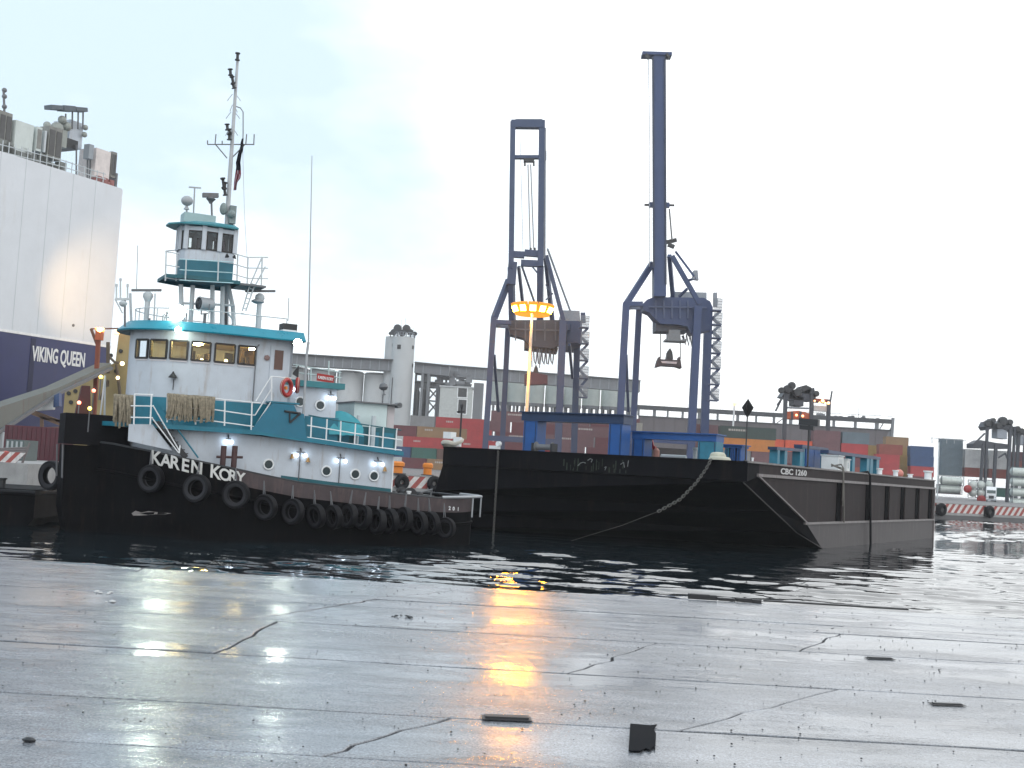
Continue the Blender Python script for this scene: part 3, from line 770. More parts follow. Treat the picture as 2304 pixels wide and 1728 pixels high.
p = T(841, 945, 1.5); m_ = MB(); m_.tube((p.x, 1.5, zt(2) + 0.1), (p.x, 1.5, T(817, 934, 1.5).z), 0.11, 8); p2 = T(806, 950, 1.5); m_.tube((p2.x, 1.5, zt(2) + 0.1), (p2.x, 1.5, T(808, 935, 1.5).z), 0.07, 8); m_.build('vent_pipe', greywhite, tug)

# teal solid bulwark at the boat deck edge and the raised landing aft of the pilothouse
zl2 = T(640, 905, 3.0).z
b0, b1 = T(688, 960, 3.262).x, T(582, 960, 3.262).x
poly = [(T(566, 968, 3.262)), T(690, 990, 3.262), T(684, 932, 3.262), T(668, 926, 3.262), T(662, 911, 3.262), T(613, 907, 3.262), T(590, 935, 3.262)]
m_ = MB(); m_.extr([(q.x, 3.205, q.z) for q in poly], (0, 0.05, 0)); m_.build('side_bulwark', M('bulwark_teal', (0.008, 0.14, 0.22), 0.4, var=0.12), tug)
m_ = MB(); m_.box(T(672, 910, 3.1).x, T(608, 910, 3.1).x, 2.3, 3.22, zl2 - 0.06, zl2); m_.build('landing', teal, tug)
m_ = MB(); q = [T(640, 925, 3.3), T(676, 930, 3.3), T(652, 951, 3.3)]
m_.tube((q[0].x, 3.3, q[0].z), (q[1].x, 3.3, q[1].z), 0.04, 6); m_.tube((q[1].x, 3.3, q[1].z), (q[2].x, 3.3, q[2].z), 0.04, 6); m_.tube((q[2].x, 3.3, q[2].z), (T(652, 930, 3.3).x, 3.3, T(652, 930, 3.3).z), 0.03, 6); m_.build('davit_bracket', dark, tug)

# ---------------- railings
def rail_px(pts, off, r=0.022):
    return [Vector((T(u, v, off).x, off, T(u, v, off).z)) for (u, v) in pts]
def railing(name, rails, posts, off, mat, r=0.024, rp=0.03, top_mat=None):
    for i, pl in enumerate(rails):
        m_ = MB(); m_.path(rail_px(pl, off), r, 6); m_.build('rail', (top_mat if (top_mat and i == 0) else mat), tug, smooth=50)
    for (a, b) in posts:
        m_ = MB(); q = rail_px([a, b], off); m_.tube(q[0], q[1], rp, 6); m_.build('railing_post', mat, tug, smooth=50)
railing('aft', [[(694, 934), (758, 946), (903, 968)], [(691, 957), (797, 975), (904, 990)], [(691, 984), (797, 1000), (904, 1013)]],
        [((701, 938), (699, 986)), ((736, 943), (733, 1001)), ((767, 947), (765, 1005)), ((800, 953), (797, 1009)), ((832, 957), (829, 1012)), ((863, 961), (860, 1016)), ((893, 964), (889, 1020))], 3.2, whiter, top_mat=teal_dark)
railing('fore', [[(302, 887), (344, 888)], [(294, 913), (345, 914)], [(294, 939), (344, 940)], [(376, 893), (484, 897), (586, 907)], [(378, 916), (477, 921), (566, 934)], [(378, 943), (484, 948), (566, 959)]],
        [((303, 887), (301, 955)), ((341, 888), (338, 955)), ((377, 893), (376, 950)), ((440, 895), (440, 955)), ((506, 899), (505, 958)), ((567, 905), (565, 972))], 3.2, whiter)
railing('stair', [[(566, 934), (574, 934), (612, 873), (611, 848)], [(566, 959), (573, 960), (612, 901)], [(576, 902), (610, 847), (655, 851)]], [((611, 847), (611, 905))], 3.15, whiter)
# stair from the bulwark up to the boat deck, with dark treads
railing('lower_stair', [[(344, 912), (404, 1015)], [(341, 939), (401, 1018)]], [((405, 1002), (403, 1020))], 3.15, whiter)
m_ = MB(); q0, q1 = T(352, 945, 3.0), T(418, 1025, 3.0)
for k in range(9):
    t = (k + 0.5) / 9; x_ = q0.x + (q1.x - q0.x) * t; z_ = q0.z + (q1.z - q0.z) * t
    m_.box(x_ - 0.14, x_ + 0.14, 2.45, 3.05, z_ - 0.02, z_ + 0.02)
m_.build('stair_treads', dark, tug)
for off in (2.45, 3.08):
    m_ = MB(); m_.beam((q0.x, off, q0.z - 0.08), (q1.x, off, q1.z - 0.08), 0.04, 0.2); m_.build('stair_stringer', dark, tug)
m_ = MB(); q = rail_px([(368, 922), (446, 1030)], 3.1); m_.tube(q[0], q[1], 0.03, 6); m_.build('stair_handrail', teal, tug)
# white landing plate beside the stair
poly = [T(290, 954, 3.0), T(343, 955, 3.0), T(388, 1014, 3.0), T(288, 992, 3.0)]
m_ = MB(); m_.extr([(q.x, 2.95, q.z) for q in poly], (0, 0.05, 0)); m_.build('stair_screen', white, tug)
# bitts at the bulwark with a horn cleat, and the bow winch
m_ = MB()
for u in (502, 527):
    q = T(u, 1030, 3.35); m_.tube((q.x, 3.35, lerp(SHEER, q.x) - 0.7), (q.x, 3.35, T(u, 1003, 3.35).z), 0.11, 12)
q0, q1 = T(487, 1028, 3.35), T(546, 1029, 3.35); m_.tube((q0.x, 3.35, q0.z), (q1.x, 3.35, q1.z), 0.05, 8)
m_.build('mooring_bitt', M('bitt_red_black', (0.05, 0.02, 0.02), 0.5, var=0.4), tug, smooth=50)
m_ = MB()
q = T(190, 905, 0.5)
m_.extr([(q.x - 0.35, 0.3, 3.4), (q.x + 0.55, 0.3, 3.4), (q.x + 0.35, 0.3, 4.2), (q.x + 0.15, 0.3, T(190, 868, .5).z), (q.x - 0.15, 0.3, T(190, 868, .5).z)], (0, 0.35, 0))
m_.build('bow_bitt', M('bow_bitt_red', (0.06, 0.012, 0.012), 0.5, var=0.3), tug)
m_ = MB(); m_.lathe([(0.30, -0.35), (0.30, -0.3), (0.18, -0.28), (0.18, 0.28), (0.30, 0.3), (0.30, 0.35)], (T(215, 930, 0.3).x, 0.5, 3.95), (0, 1, 0), 16); m_.box(T(215, 930, .3).x - .3, T(215, 930, .3).x + .3, 0.2, 0.8, 3.3, 3.75); m_.build('bow_winch', dark, tug)
for (u, v, mt, off) in ((178, 906, L_RED, 0.8), (202, 919, L_YEL, 1.0), (211, 879, L_RED, 0.2), (227, 848, L_YEL, 0.0)):
    q = T(u, v, off); m_ = MB(); m_.ball((q.x, off, q.z), 0.075, 8); m_.build('navigation_lamp', mt, tug)
    m_ = MB(); m_.tube((q.x, off, max(3.4, q.z - 0.9)), (q.x, off, q.z - 0.06), 0.025, 6); m_.build('lamp_post', midgrey, tug)
# slender jackstaff frame at the bow
m_ = MB(); q = [T(233, 700, 0), T(233, 900, 0), T(228, 880, 0), T(246, 880, 0)]
m_.tube((T(240, 920, 0).x, 0, 3.6), (T(236, 845, 0).x, 0, T(236, 845, 0).z), 0.04, 6); m_.tube((T(222, 920, 0).x, 0.4, 3.6), (T(236, 845, 0).x, 0, T(236, 845, 0).z), 0.03, 6); m_.build('jackstaff', greywhite, tug)

# ---------------- roof fittings
zr = Z_RT
def roof_rail(parent, off_in, zrail, u0, u1):
    pass
m_ = MB(); rr = []
for k in range(40):
    s = 0.3 + (arc[-1] - 0.6) * k / 39; p = at_arc(s) - nrm_arc(s) * 0.12; rr.append((p.x, p.y, zr + 0.52))
m_.path(rr, 0.02, 6); m_.build('roof_rail', greywhite, tug, smooth=50)
for k in range(0, 40, 3):
    p = rr[k]; m_ = MB(); m_.tube((p[0], p[1], zr - 0.02), p, 0.02, 6); m_.build('railing_post', greywhite, tug)
# bow radar on its pedestal
def radar(u_ped, v_ped0, v_ped1, u0, u1, v_bar, off, ang=0.15):
    q0, q1 = T(u_ped, v_ped0, off), T(u_ped, v_ped1, off); m_ = MB()
    m_.tube((q0.x, off, zr - 0.05), (q0.x, off, q1.z - 0.12), 0.10, 10); m_.lathe([(0.10, -0.2), (0.20, 0.0), (0.18, 0.12), (0.08, 0.2)], (q0.x, off, q1.z - 0.05), n=12); r_ = m_.build('radar_pedestal', greywhite, tug, smooth=40)
    a, b = T(u0, v_bar, off), T(u1, v_bar, off); m_ = MB(); m_.beam((a.x, off, a.z), (b.x, off, b.z), 0.12, 0.09); m_.build('radar_scanner', midgrey, tug)
radar(328, 730, 664, 296, 363, 653, 0.6)
radar(580, 735, 668, 552, 619, 655, 0.4)
m_ = MB(); q = T(580, 680, .4); m_.lathe([(0.12, -.06), (0.26, 0), (0.26, 0.06), (0.1, 0.14)], (q.x, .4, q.z), n=14); m_.build('radar_dome', lightgrey, tug, smooth=40)
# searchlights
def searchlight(u, v, off, r, direction, lit, ln=0.5):
    q = T(u, v, off); c = Vector((q.x, off, q.z)); d = Vector(direction).normalized()
    m_ = MB(); m_.lathe([(r * 0.6, -ln * 0.55), (r, -ln * 0.4), (r, ln * 0.4), (r * 1.06, ln * 0.42), (r * 1.06, ln * 0.5), (r * 0.9, ln * 0.5), (r * 0.88, ln * 0.42)], c, d, 20)
    b_ = m_.build('searchlight', lightgrey, tug, smooth=40)
    m_ = MB(); m_.lathe([(r * 0.9, ln * 0.5 + 0.004), (r * 0.86, ln * 0.5 + 0.02), (0.001, ln * 0.5 + 0.05)], c, d, 20); m_.build('searchlight_lens', L_WHITE if lit else M('lens_dark', (0.006, 0.008, 0.012), 0.08), b_)
    m_ = MB(); sd = d.cross(Vector((0, 0, 1))).normalized()
    m_.path([c + sd * (r + 0.04), c + sd * (r + 0.04) + Vector((0, 0, -r - 0.1)), c - sd * (r + 0.04) + Vector((0, 0, -r - 0.1)), c - sd * (r + 0.04)], 0.025, 6)
    m_.tube(c + Vector((0, 0, -r - 0.1)), Vector((c.x, c.y, zr - 0.03)), 0.06, 8); m_.build('searchlight_yoke', midgrey, b_)
view = TG.local(Vector((0, 0, EYE))) 
q = T(398, 703, 1.5); dl = (Vector(view) - q).normalized()
searchlight(398, 703, 1.5, 0.33, dl, True, 0.42)
q = T(463, 685, 0.9); searchlight(463, 685, 0.9, 0.27, (0.93, 0.30, -0.02), False, 0.62)
# lamp that throws light on the eave
p = at_arc(arc_of_px(403)); nv = nrm_arc(arc_of_px(403)); zz = T(403, 742, p.y + 0.3).z
m_ = MB(); m_.lathe([(0.05, 0), (0.12, 0.08), (0.12, 0.12)], (p.x + nv.x * 0.42, p.y + nv.y * 0.42, zz), tuple(nv * 0.9 + Vector((0, 0, -0.2))), 12); m_.build('eave_lamp', L_WHITE, roof)
q = T(657, 767, 2.5); m_ = MB(); dv = (Vector(view) - q).normalized(); lc = Vector((q.x - 0.1, 3.02, q.z - 0.12)); m_.lathe([(0.06, -.1), (0.2, 0.0), (0.2, 0.06)], lc, tuple(dv), 12); el = m_.build('eave_lamp', dark, roof); m_ = MB(); m_.lathe([(0.17, 0.062), (0.17, 0.066)], lc, tuple(dv), 14); m_.build('lamp_glass', L_DECK, el)
# black raft box on the roof edge
q0, q1 = T(634, 745, 2.35), T(666, 745, 2.35); z0_, z1_, z2_, z3_ = T(650, 762, 2.35).z, T(650, 747, 2.35).z, T(650, 743, 2.35).z, T(650, 729, 2.35).z
m_ = MB(); m_.box(q1.x, q0.x, 1.9, 2.5, z0_, z1_); m_.box(q1.x, q0.x, 1.9, 2.5, z2_, z3_); bx = m_.build('raft_box', dark, tug)
m_ = MB(); m_.box(q1.x, q0.x, 1.88, 2.52, z1_, z2_); m_.build('raft_strap', whiter, bx)
# left cluster of aerials, hoop, vent
def pole(name, pts, off, r, mat, r1=None, n=6):
    m_ = MB(); q = rail_px(pts, off); m_.path(q, r, n, r1=r1); return m_.build(name, mat, tug)
pole('aerial_post', [(281, 735), (281, 672)], 0.9, 0.04, midgrey); pole('aerial_post', [(296, 740), (293, 660)], 0.3, 0.05, greywhite)
m_ = MB(); q = T(277, 683, 0.9); m_.lathe([(0.06, -0.12), (0.14, -0.05), (0.16, 0.03), (0.05, 0.12)], (q.x, .9, q.z), n=12)
q0, q1 = T(259, 673, 0.9), T(295, 673, 0.9); m_.beam((q0.x, .9, q0.z), (q1.x, .9, q1.z), 0.1, 0.09); m_.tube((q0.x, .9, q0.z), (T(276, 705, .9).x, .9, T(276, 705, .9).z), 0.025, 6)
for (u, v) in ((262, 645), (271, 632), (287, 645)):
    a, b = T(u, 672, .9), T(u, v, .9); m_.tube((a.x, .9, a.z), (b.x, .9, b.z), 0.03, 6); m_.lathe([(0.05, 0), (0.05, 0.1)], (b.x, .9, b.z), n=8)
m_.build('aerial_cluster', greywhite, tug)
pole('whip_aerial', [(307, 655), (310, 552)], 0.3, 0.012, midgrey); pole('whip_aerial', [(648, 722), (650, 670)], 1.5, 0.015, midgrey); pole('vent_hoop', [(366, 730), (366, 712), (370, 707), (374, 712), (374, 730)], 1.6, 0.02, midgrey)
pole('roof_pole', [(346, 730), (349, 660)], 0.8, 0.03, greywhite); pole('roof_stub', [(336, 728), (336, 716)], 1.3, 0.05, midgrey); pole('roof_stub', [(509, 735), (509, 690)], 1.6, 0.05, dark)
pole('tall_whip_aerial', [(680, 985), (690, 800), (694, 770)], 3.0, 0.05, lightgrey, n=8); pole('tall_whip_aerial', [(694, 770), (702, 350)], 3.0, 0.035, lightgrey, r1=0.015)

# ---------------- upper wheelhouse on its tower
zp = T(450, 632, 0.0).z
def Lb(u, v, off=0.0): q = T(u, v, off); return Vector((q.x, off, q.z))
legs = [((407, 640), (408, 680), (414, 735), 0.5), ((434, 642), (431, 690), (428, 735), 0.5), ((478, 642), (478, 735), (478, 737), 0.5), ((501, 645), (500, 700), (499, 738), 0.5), ((513, 640), (524, 690), (527, 735), 0.2)]
for l in legs:
    m_ = MB(); m_.path([Lb(l[0][0], l[0][1], l[3]), Lb(l[1][0], l[1][1], l[3]), Lb(l[2][0], l[2][1] + 6, l[3])], 0.09, 8); m_.build('tower_leg', greywhite, tug, smooth=40)
m_ = MB(); m_.tube(Lb(405, 682, .5), Lb(527, 687, .5), 0.045, 6); m_.tube(Lb(500, 690, .5), Lb(527, 722, .2), 0.04, 6); m_.build('tower_brace', greywhite, tug)
ua1, ua0 = Lb(404, 600, 0.4).x, Lb(525, 600, 0.95).x          # body extents along the boat
ub = 0.95
upl = [(ua0, ub), (ua0 + (ua1 - ua0) * 0.62, ub), (ua1 - 0.12, 0.62), (ua1, 0.3), (ua1, 0)]
z_pl, z_b1, z_b2, z_w0, z_w1 = zp, Lb(450, 584, ub).z, Lb(450, 563, ub).z, Lb(450, 561, ub).z, Lb(450, 517, ub).z
z_ur = Lb(450, 507, ub).z
def band(pl, z0, z1, mat, name, parent, cap=True):
    return walls(pl, lambda a: z0, lambda a: z1, mat, name, parent, cap=cap)
upper = band(upl, z_pl, z_b1, M('upper_teal', (0.009, 0.125, 0.175), 0.4, var=0.15), 'upper_wheelhouse', tug)
band(upl, z_b1, z_w0, white, 'white_band', upper)
m_ = MB(); P = mirror(upl)
for i in range(len(P)):
    (a0, b0), (a1, b1) = P[i], P[(i + 1) % len(P)]
    m_.beam((a0, b0, z_w0), (a0, b0, z_ur), 0.17, 0.17)
    L_ = math.hypot(a1 - a0, b1 - b0)
    if L_ > 0.8: m_.beam(((a0 + a1) / 2, (b0 + b1) / 2, z_w0), ((a0 + a1) / 2, (b0 + b1) / 2, z_ur), 0.17, 0.17)
    m_.beam((a0, b0, z_w1 + 0.06), (a1, b1, z_w1 + 0.06), 0.1, 0.16)
m_.build('window_pillars', white, upper)
for i in range(len(P)):
    (a0, b0), (a1, b1) = P[i], P[(i + 1) % len(P)]; c0, c1 = Vector((a0, b0, 0)), Vector((a1, b1, 0)); L_ = (c1 - c0).length
    segs = [(0.10, L_ / 2 - 0.1), (L_ / 2 + 0.1, L_ - 0.1)] if L_ > 0.8 else [(0.09, L_ - 0.09)]
    d = (c1 - c0).normalized()
    for (s0, s1) in segs:
        A, B = c0 + d * s0, c0 + d * s1; m_ = MB()
        for z_ in (z_w0 + 0.03, z_w1 - 0.03): m_.beam((A.x, A.y, z_), (B.x, B.y, z_), 0.06, 0.06)
        for q in (A, B): m_.beam((q.x, q.y, z_w0), (q.x, q.y, z_w1), 0.07, 0.07)
        m_.build('window_frame', frame_m, upper)
        m_ = MB(); m_.add([(A.x, A.y, z_w0), (B.x, B.y, z_w0), (B.x, B.y, z_w1), (A.x, A.y, z_w1)], [(0, 1, 2, 3)]); m_.build('window_pane', GLASS, upper, recalc=False)
m_ = MB(); m_.box(ua0 + 0.25, ua0 + 0.6, -0.25, 0.25, z_w0 - 0.1, z_w1 - 0.2); m_.box(ua0 + 1.1, ua0 + 1.2, -0.6, 0.1, z_w0, z_w1 - 0.15); m_.build('wheelhouse_console', M('console_mauve', (0.10, 0.07, 0.10), 0.5), upper)
urp = [(ua0 - 0.05, ub + 0.25), (ua0 + (ua1 - ua0) * 0.55, ub + 0.3), (ua1 + 0.1, 0.9), (Lb(379, 510, 0.3).x, 0.3), (Lb(379, 510, 0.3).x, 0)]
P2 = mirror(urp); n2 = len(P2); m_ = MB()
m_.add([(a, b, z_ur) for a, b in P2] + [(a, b, z_ur + 0.06) for a, b in P2] + [(ua0 + (a - ua0) * 0.7 + 0.1, b * 0.75, z_ur + 0.2) for a, b in P2],
       [list(range(n2))[::-1], list(range(2 * n2, 3 * n2))] + [(q * n2 + i, q * n2 + (i + 1) % n2, (q + 1) * n2 + (i + 1) % n2, (q + 1) * n2 + i) for q in (0, 1) for i in range(n2)])
m_.build('upper_roof', M('upper_roof_teal', (0.02, 0.20, 0.24), 0.4), upper)
# platform with railings, ladder aft
fa1, fa0 = Lb(371, 640, 0.9).x, Lb(603, 645, 1.3).x
m_ = MB(); m_.add([], [])
ppl = [(Lb(540, 640, 1.3).x, 1.35), (ua1 - 0.3, 1.35), (fa1, 0.9), (fa1, 0)]
band(ppl, zp - 0.14, zp, teal_dark, 'platform', tug)
m_ = MB(); m_.box(fa0, Lb(540, 640, 1.3).x, -0.6, 1.0, zp - 0.1, zp - 0.02)
m_.build('platform_grating', midgrey, tug)
def rl(pts, off, r=0.022, mat=greywhite, name='rail'):
    m_ = MB(); m_.path(rail_px(pts, off), r, 6); m_.build(name, mat, tug)
for k, v in enumerate((0, 24, 47)):
    rl([(404, 583 + v), (525, 590 + v)], 1.35, mat=M('rail_teal_white', (0.42, 0.62, 0.66), 0.5))
    rl([(372, 566 + v * 1.25), (397, 570 + v * 1.25), (404, 572 + v * 1.2)], 0.9)
    rl([(525, 570 + v), (557, 579 + v), (603, 579 + v * 1.02)], 0.8)
rl([(372, 565), (400, 562), (404, 563)], -0.9)
for (u, v0, v1, off) in ((372, 565, 632, .9), (396, 570, 632, .9), (417, 584, 630, 1.35), (490, 570, 632, 1.35), (533, 573, 640, .8), (556, 579, 645, .8), (588, 580, 642, .8)):
    rl([(u + 2, v0), (u, v1)], off, 0.03, name='railing_post')
rl([(588, 582), (560, 648), (545, 700)], 0.8, 0.028, name='ladder_rail'); rl([(597, 600), (570, 650), (553, 700)], 0.8, 0.028, name='ladder_rail')
m_ = MB()
for k in range(7):
    t = k / 6; a = Lb(566 - 24 * t, 638 + 66 * t, 0.8); b = Lb(574 - 24 * t, 640 + 66 * t, 0.8); m_.tube(a, b, 0.02, 5)
m_.build('ladder_rungs', greywhite, tug)
m_ = MB(); a = Lb(515, 578, 1.2); m_.lathe([(0.03, 0), (0.10, 0.12)], a, (1, .2, 0.3), 10); m_.lathe([(0.03, 0), (0.10, 0.12)], a + Vector((-.15, 0, 0)), (-1, .2, .3), 10); m_.build('deck_horn', dark, tug)
m_ = MB(); m_.path([Lb(525, 505, .6), Lb(531, 512, .6), Lb(527, 522, .6), Lb(521, 526, .6)], 0.03, 6); m_.build('roof_hoop', greywhite, tug)
# on its roof: box rail, dome, scanner, T aerial
m_ = MB(); a, b = Lb(413, 496, .3), Lb(484, 498, .3); m_.box(b.x, a.x, -0.4, 0.4, z_ur + 0.18, Lb(450, 482, .3).z); m_.build('roof_locker', M('roof_locker', (0.32, 0.45, 0.46), 0.5), tug)
m_ = MB(); q = Lb(421, 452, .2); m_.ball(q, 0.24, 14, sz=0.85); m_.lathe([(0.12, -0.35), (0.04, -0.2), (0.14, -0.12)], q, n=10); m_.tube(q + Vector((0, 0, -.3)), Lb(421, 490, .2), 0.04, 6); m_.build('satellite_dome', lightgrey, tug, smooth=50)
m_ = MB(); m_.tube(Lb(435, 490, 0), Lb(438, 423, 0), 0.03, 6); m_.beam(Lb(425, 421, 0), Lb(452, 423, 0), 0.06, 0.05); m_.build('t_aerial', lightgrey, tug)
m_ = MB(); m_.beam(Lb(456, 439, .2), Lb(491, 440, .2), 0.2, 0.17); m_.lathe([(0.05, -0.28), (0.11, -0.18), (0.20, -0.09), (0.1, 0)], Lb(475, 443, .2), n=12); m_.tube(Lb(476, 458, .2), Lb(477, 492, .2), 0.04, 6); m_.build('radar_scanner', midgrey, tug)

# ---------------- mast
mast_pts = [(508, 735), (511, 500), (517, 400), (521, 340), (529, 220), (535, 128)]
m_ = MB(); m_.path([Lb(u, v, -0.2) for u, v in mast_pts], 0.115, 10, r1=0.055); mast = m_.build('mast', M('mast_grey', (0.44, 0.46, 0.48), 0.5, var=0.2), tug, smooth=40)
def mlamp(u0, v0, u1, v1, r=0.085):
    m_ = MB(); a, b = Lb(u0, v0, 0.0), Lb(u1, v1, 0.0); d = b - a; L_ = d.length
    m_.lathe([(r * 1.25, 0), (r * 1.25, L_ * 0.12), (r * 0.7, L_ * 0.2), (r * 0.7, L_ * 0.8), (r * 1.25, L_ * 0.88), (r * 1.25, L_)], a, d, 10); m_.build('navigation_lamp', dark, mast)
for q in ((534, 136, 535, 119), (519, 170, 518, 155), (525, 188, 522, 172), (527, 199, 524, 188), (512, 293, 511, 279), (517, 300, 516, 290), (516, 315, 516, 302), (504, 424, 501, 400), (507, 440, 505, 424), (505, 425, 507, 410)): mlamp(*q)
m_ = MB()
for (u0, v0, u1, v1) in ((467, 325, 572, 325), (485, 325, 511, 356), (551, 325, 524, 353), (467, 325, 467, 316), (484, 324, 486, 302), (500, 325, 500, 317), (553, 325, 555, 302), (571, 325, 572, 302)):
    m_.tube(Lb(u0, v0, -0.2), Lb(u1, v1, -0.2), 0.024, 6)
m_.path([Lb(530, 239, -.2), Lb(541, 243, -.2), Lb(547, 252, -.2), Lb(547, 300, -.2), Lb(546, 330, -.2)], 0.022, 6)
for (u, v, du) in ((515, 222, -8), (538, 222, 8), (512, 262, -8), (536, 262, 8), (519, 246, -4), (532, 248, 5), (510, 300, -6), (532, 300, 7)):
    m_.path([Lb(u - du, v - 10, -.2), Lb(u, v, -.2), Lb(u + du * 0.4, v + 5, -.2)], 0.012, 5)
m_.build('yardarm', midgrey, mast)
m_ = MB(); m_.box(Lb(528, 480, -.2).x, Lb(514, 480, -.2).x, -0.4, 0.1, Lb(520, 505, -.2).z, Lb(520, 465, -.2).z)
m_.ball(Lb(503, 470, 0), 0.16, 10, sz=1.6); m_.ball(Lb(521, 482, 0.1), 0.17, 10); m_.build('junction_box', M('mast_boxes', (0.20, 0.25, 0.25), 0.6, var=0.4), mast)
m_ = MB(); m_.path([Lb(546, 330, -.2), Lb(550, 480, -.2), Lb(556, 580, .5)], 0.012, 5); m_.build('halyard', greywhite, mast)

# upper deck rail, nameplate and fan shape over the aft cabin
railing('cabin_top', [[(660, 820), (700, 827), (768, 838)], [(665, 838), (768, 850)]], [((668, 822), (667, 858)), ((700, 827), (699, 862)), ((740, 812), (739, 868)), ((764, 838), (763, 872))], 2.2, M('pale_rail', (0.45, 0.55, 0.55), 0.5))
m_ = MB(); ang_pts = [Lb(659, 838, 2.3), Lb(672, 822, 2.3), Lb(671, 850, 2.3), Lb(658, 842, 2.3)]
m_.extr([tuple(q) for q in ang_pts], (0, 0.04, 0)); m_.build('signal_board', dark, tug)
a, b = Lb(713, 848, 2.26), Lb(751, 854, 2.26); c = (a + b) / 2
m_ = MB(); dx = (b - a).normalized(); m_.obox(c, dx * (b - a).length * 0.5, (0, 0.02, 0), (0, 0, 0.15)); nb = m_.build('name_board', redp, tug)
vs, fs = text_geo('KAREN KORY', 0.17, 0.01, 0.62)
m_ = MB(); xd = Vector((dx.x, 0, dx.z)).normalized(); m_.add([c + xd * v[0] + Vector((0, 0.03 + v[2], v[1] - 0.06)) for v in vs], fs); m_.build('board_lettering', whiter, nb, recalc=False)

# name on the bow: each letter laid on the hull plates
def hull_hit(u, v, off=0.015):
    b_ = 3.4
    for _ in range(14):
        p = T(u, v, b_); b_ = 0.5 * b_ + 0.5 * (hb(p.x, p.z) + off)
    return T(u, v, b_)
let = [('K', 353, 1030, 30), ('A', 374, 1036, 28), ('R', 395, 1041, 28), ('E', 418, 1047, 28), ('N', 443, 1052, 28), ('K', 486, 1062, 29), ('O', 506, 1068, 26), ('R', 525, 1071, 25), ('Y', 541, 1075, 25)]
m_ = MB()
for (ch, u, v, h) in let:
    c = hull_hit(u, v); lft, rgt = hull_hit(u - 8, v - 2.2), hull_hit(u + 8, v + 2.2); dx = (rgt - lft).normalized(); up = hull_hit(u + 0.6, v - 10) - hull_hit(u - 0.6, v + 10); up.normalize(); nz = dx.cross(up).normalized()
    size = h / F_PX * (TG.world(c).y) / 0.70
    vs, fs = text_geo(ch, size, 0.012, 0.92)
    xs = [q[0] for q in vs]; ys = [q[1] for q in vs]; cx, cy = (min(xs) + max(xs)) / 2, (min(ys) + max(ys)) / 2
    m_.add([c + dx * (q[0] - cx) + up * (q[1] - cy) + nz * (q[2] + 0.025) for q in vs], fs)
m_.build('name_lettering', M('letter_white', (0.62, 0.62, 0.60), 0.5, var=0.15, rust=0.12, rust_col=(0.45, 0.36, 0.16)), tug, recalc=False)
# draught marks and port name at the stern quarter
m_ = MB()
q0 = hull_hit(1018, 1148)
for (ch, u, v, h) in (('2', 1011, 1144, 8), ('0', 1020, 1145, 8), ('1', 1030, 1146, 8)):
    c = hull_hit(u, v); rgt = hull_hit(u + 5, v + .3); dx = (rgt - c).normalized(); up = Vector((0, 0, 1)); nz = dx.cross(up).normalized()
    vs, fs = text_geo(ch, h / F_PX * 51 / 0.7, 0.01); m_.add([c + dx * q[0] + up * (q[1] - 0.06) + nz * (q[2] + 0.02) for q in vs], fs)
m_.build('draught_lettering', whiter, tug, recalc=False)
m_ = MB(); a = hull_hit(985, 1122); zz = lerp(SHEER, 0.3) + 0.06
m_.path([(1.4, 3.5, 1.98), (0.6, 3.45, 2.02), (-0.1, 3.25, 2.05), (-0.7, 2.75, 2.06), (-0.95, 1.9, 2.06), (-0.95, 0, 2.06)], 0.06, 8); m_.build('stern_roller_pipe', lightgrey, tug, smooth=50)
for (x_, y_) in ((-0.1, 3.25), (-0.7, 2.75)):
    m_ = MB(); m_.tube((x_, y_, 2.05), (x_, y_ - 0.02, 1.2), 0.035, 6); m_.build('stern_stanchion', lightgrey, tug)
m_ = MB(); m_.path([(T(938, 1116, 2.2).x, 2.2, 1.5), (T(942, 1106, 2.2).x, 2.2, T(945, 1110, 2.2).z), (T(972, 1100, 2.2).x, 2.2, T(972, 1101, 2.2).z), (T(966, 1118, 2.2).x, 2.2, 1.7)], 0.05, 8); m_.build('stern_hoop', midgrey, tug)
m_ = MB(); q = T(925, 1112, 2.4)
for (u, v, r_) in ((887, 1112, .16), (920, 1110, .13), (945, 1113, .15), (902, 1114, .12)):
    q = T(u, v, 2.3); m_.ball((q.x, 2.3, q.z - 0.02), r_, 10)
q = T(915, 1114, 1.5); m_.box(q.x - 1.1, q.x + 1.0, 0.8, 1.9, 1.1, q.z + 0.05); m_.lathe([(0.32, -0.5), (0.32, -0.45), (0.2, -0.43), (0.2, 0.43), (0.32, 0.45), (0.32, 0.5)], (q.x - 0.2, 0.9, q.z), (0, 1, 0), 14)
m_.build('stern_winch', dark, tug)
q = T(920, 1109, 2.6); m_ = MB(); m_.lathe([(0.07, -0.15), (0.07, 0), (0.1, 0.02), (0.1, 0.08)], (q.x, 2.6, q.z), n=10); m_.build('white_cleat', whiter, tug)

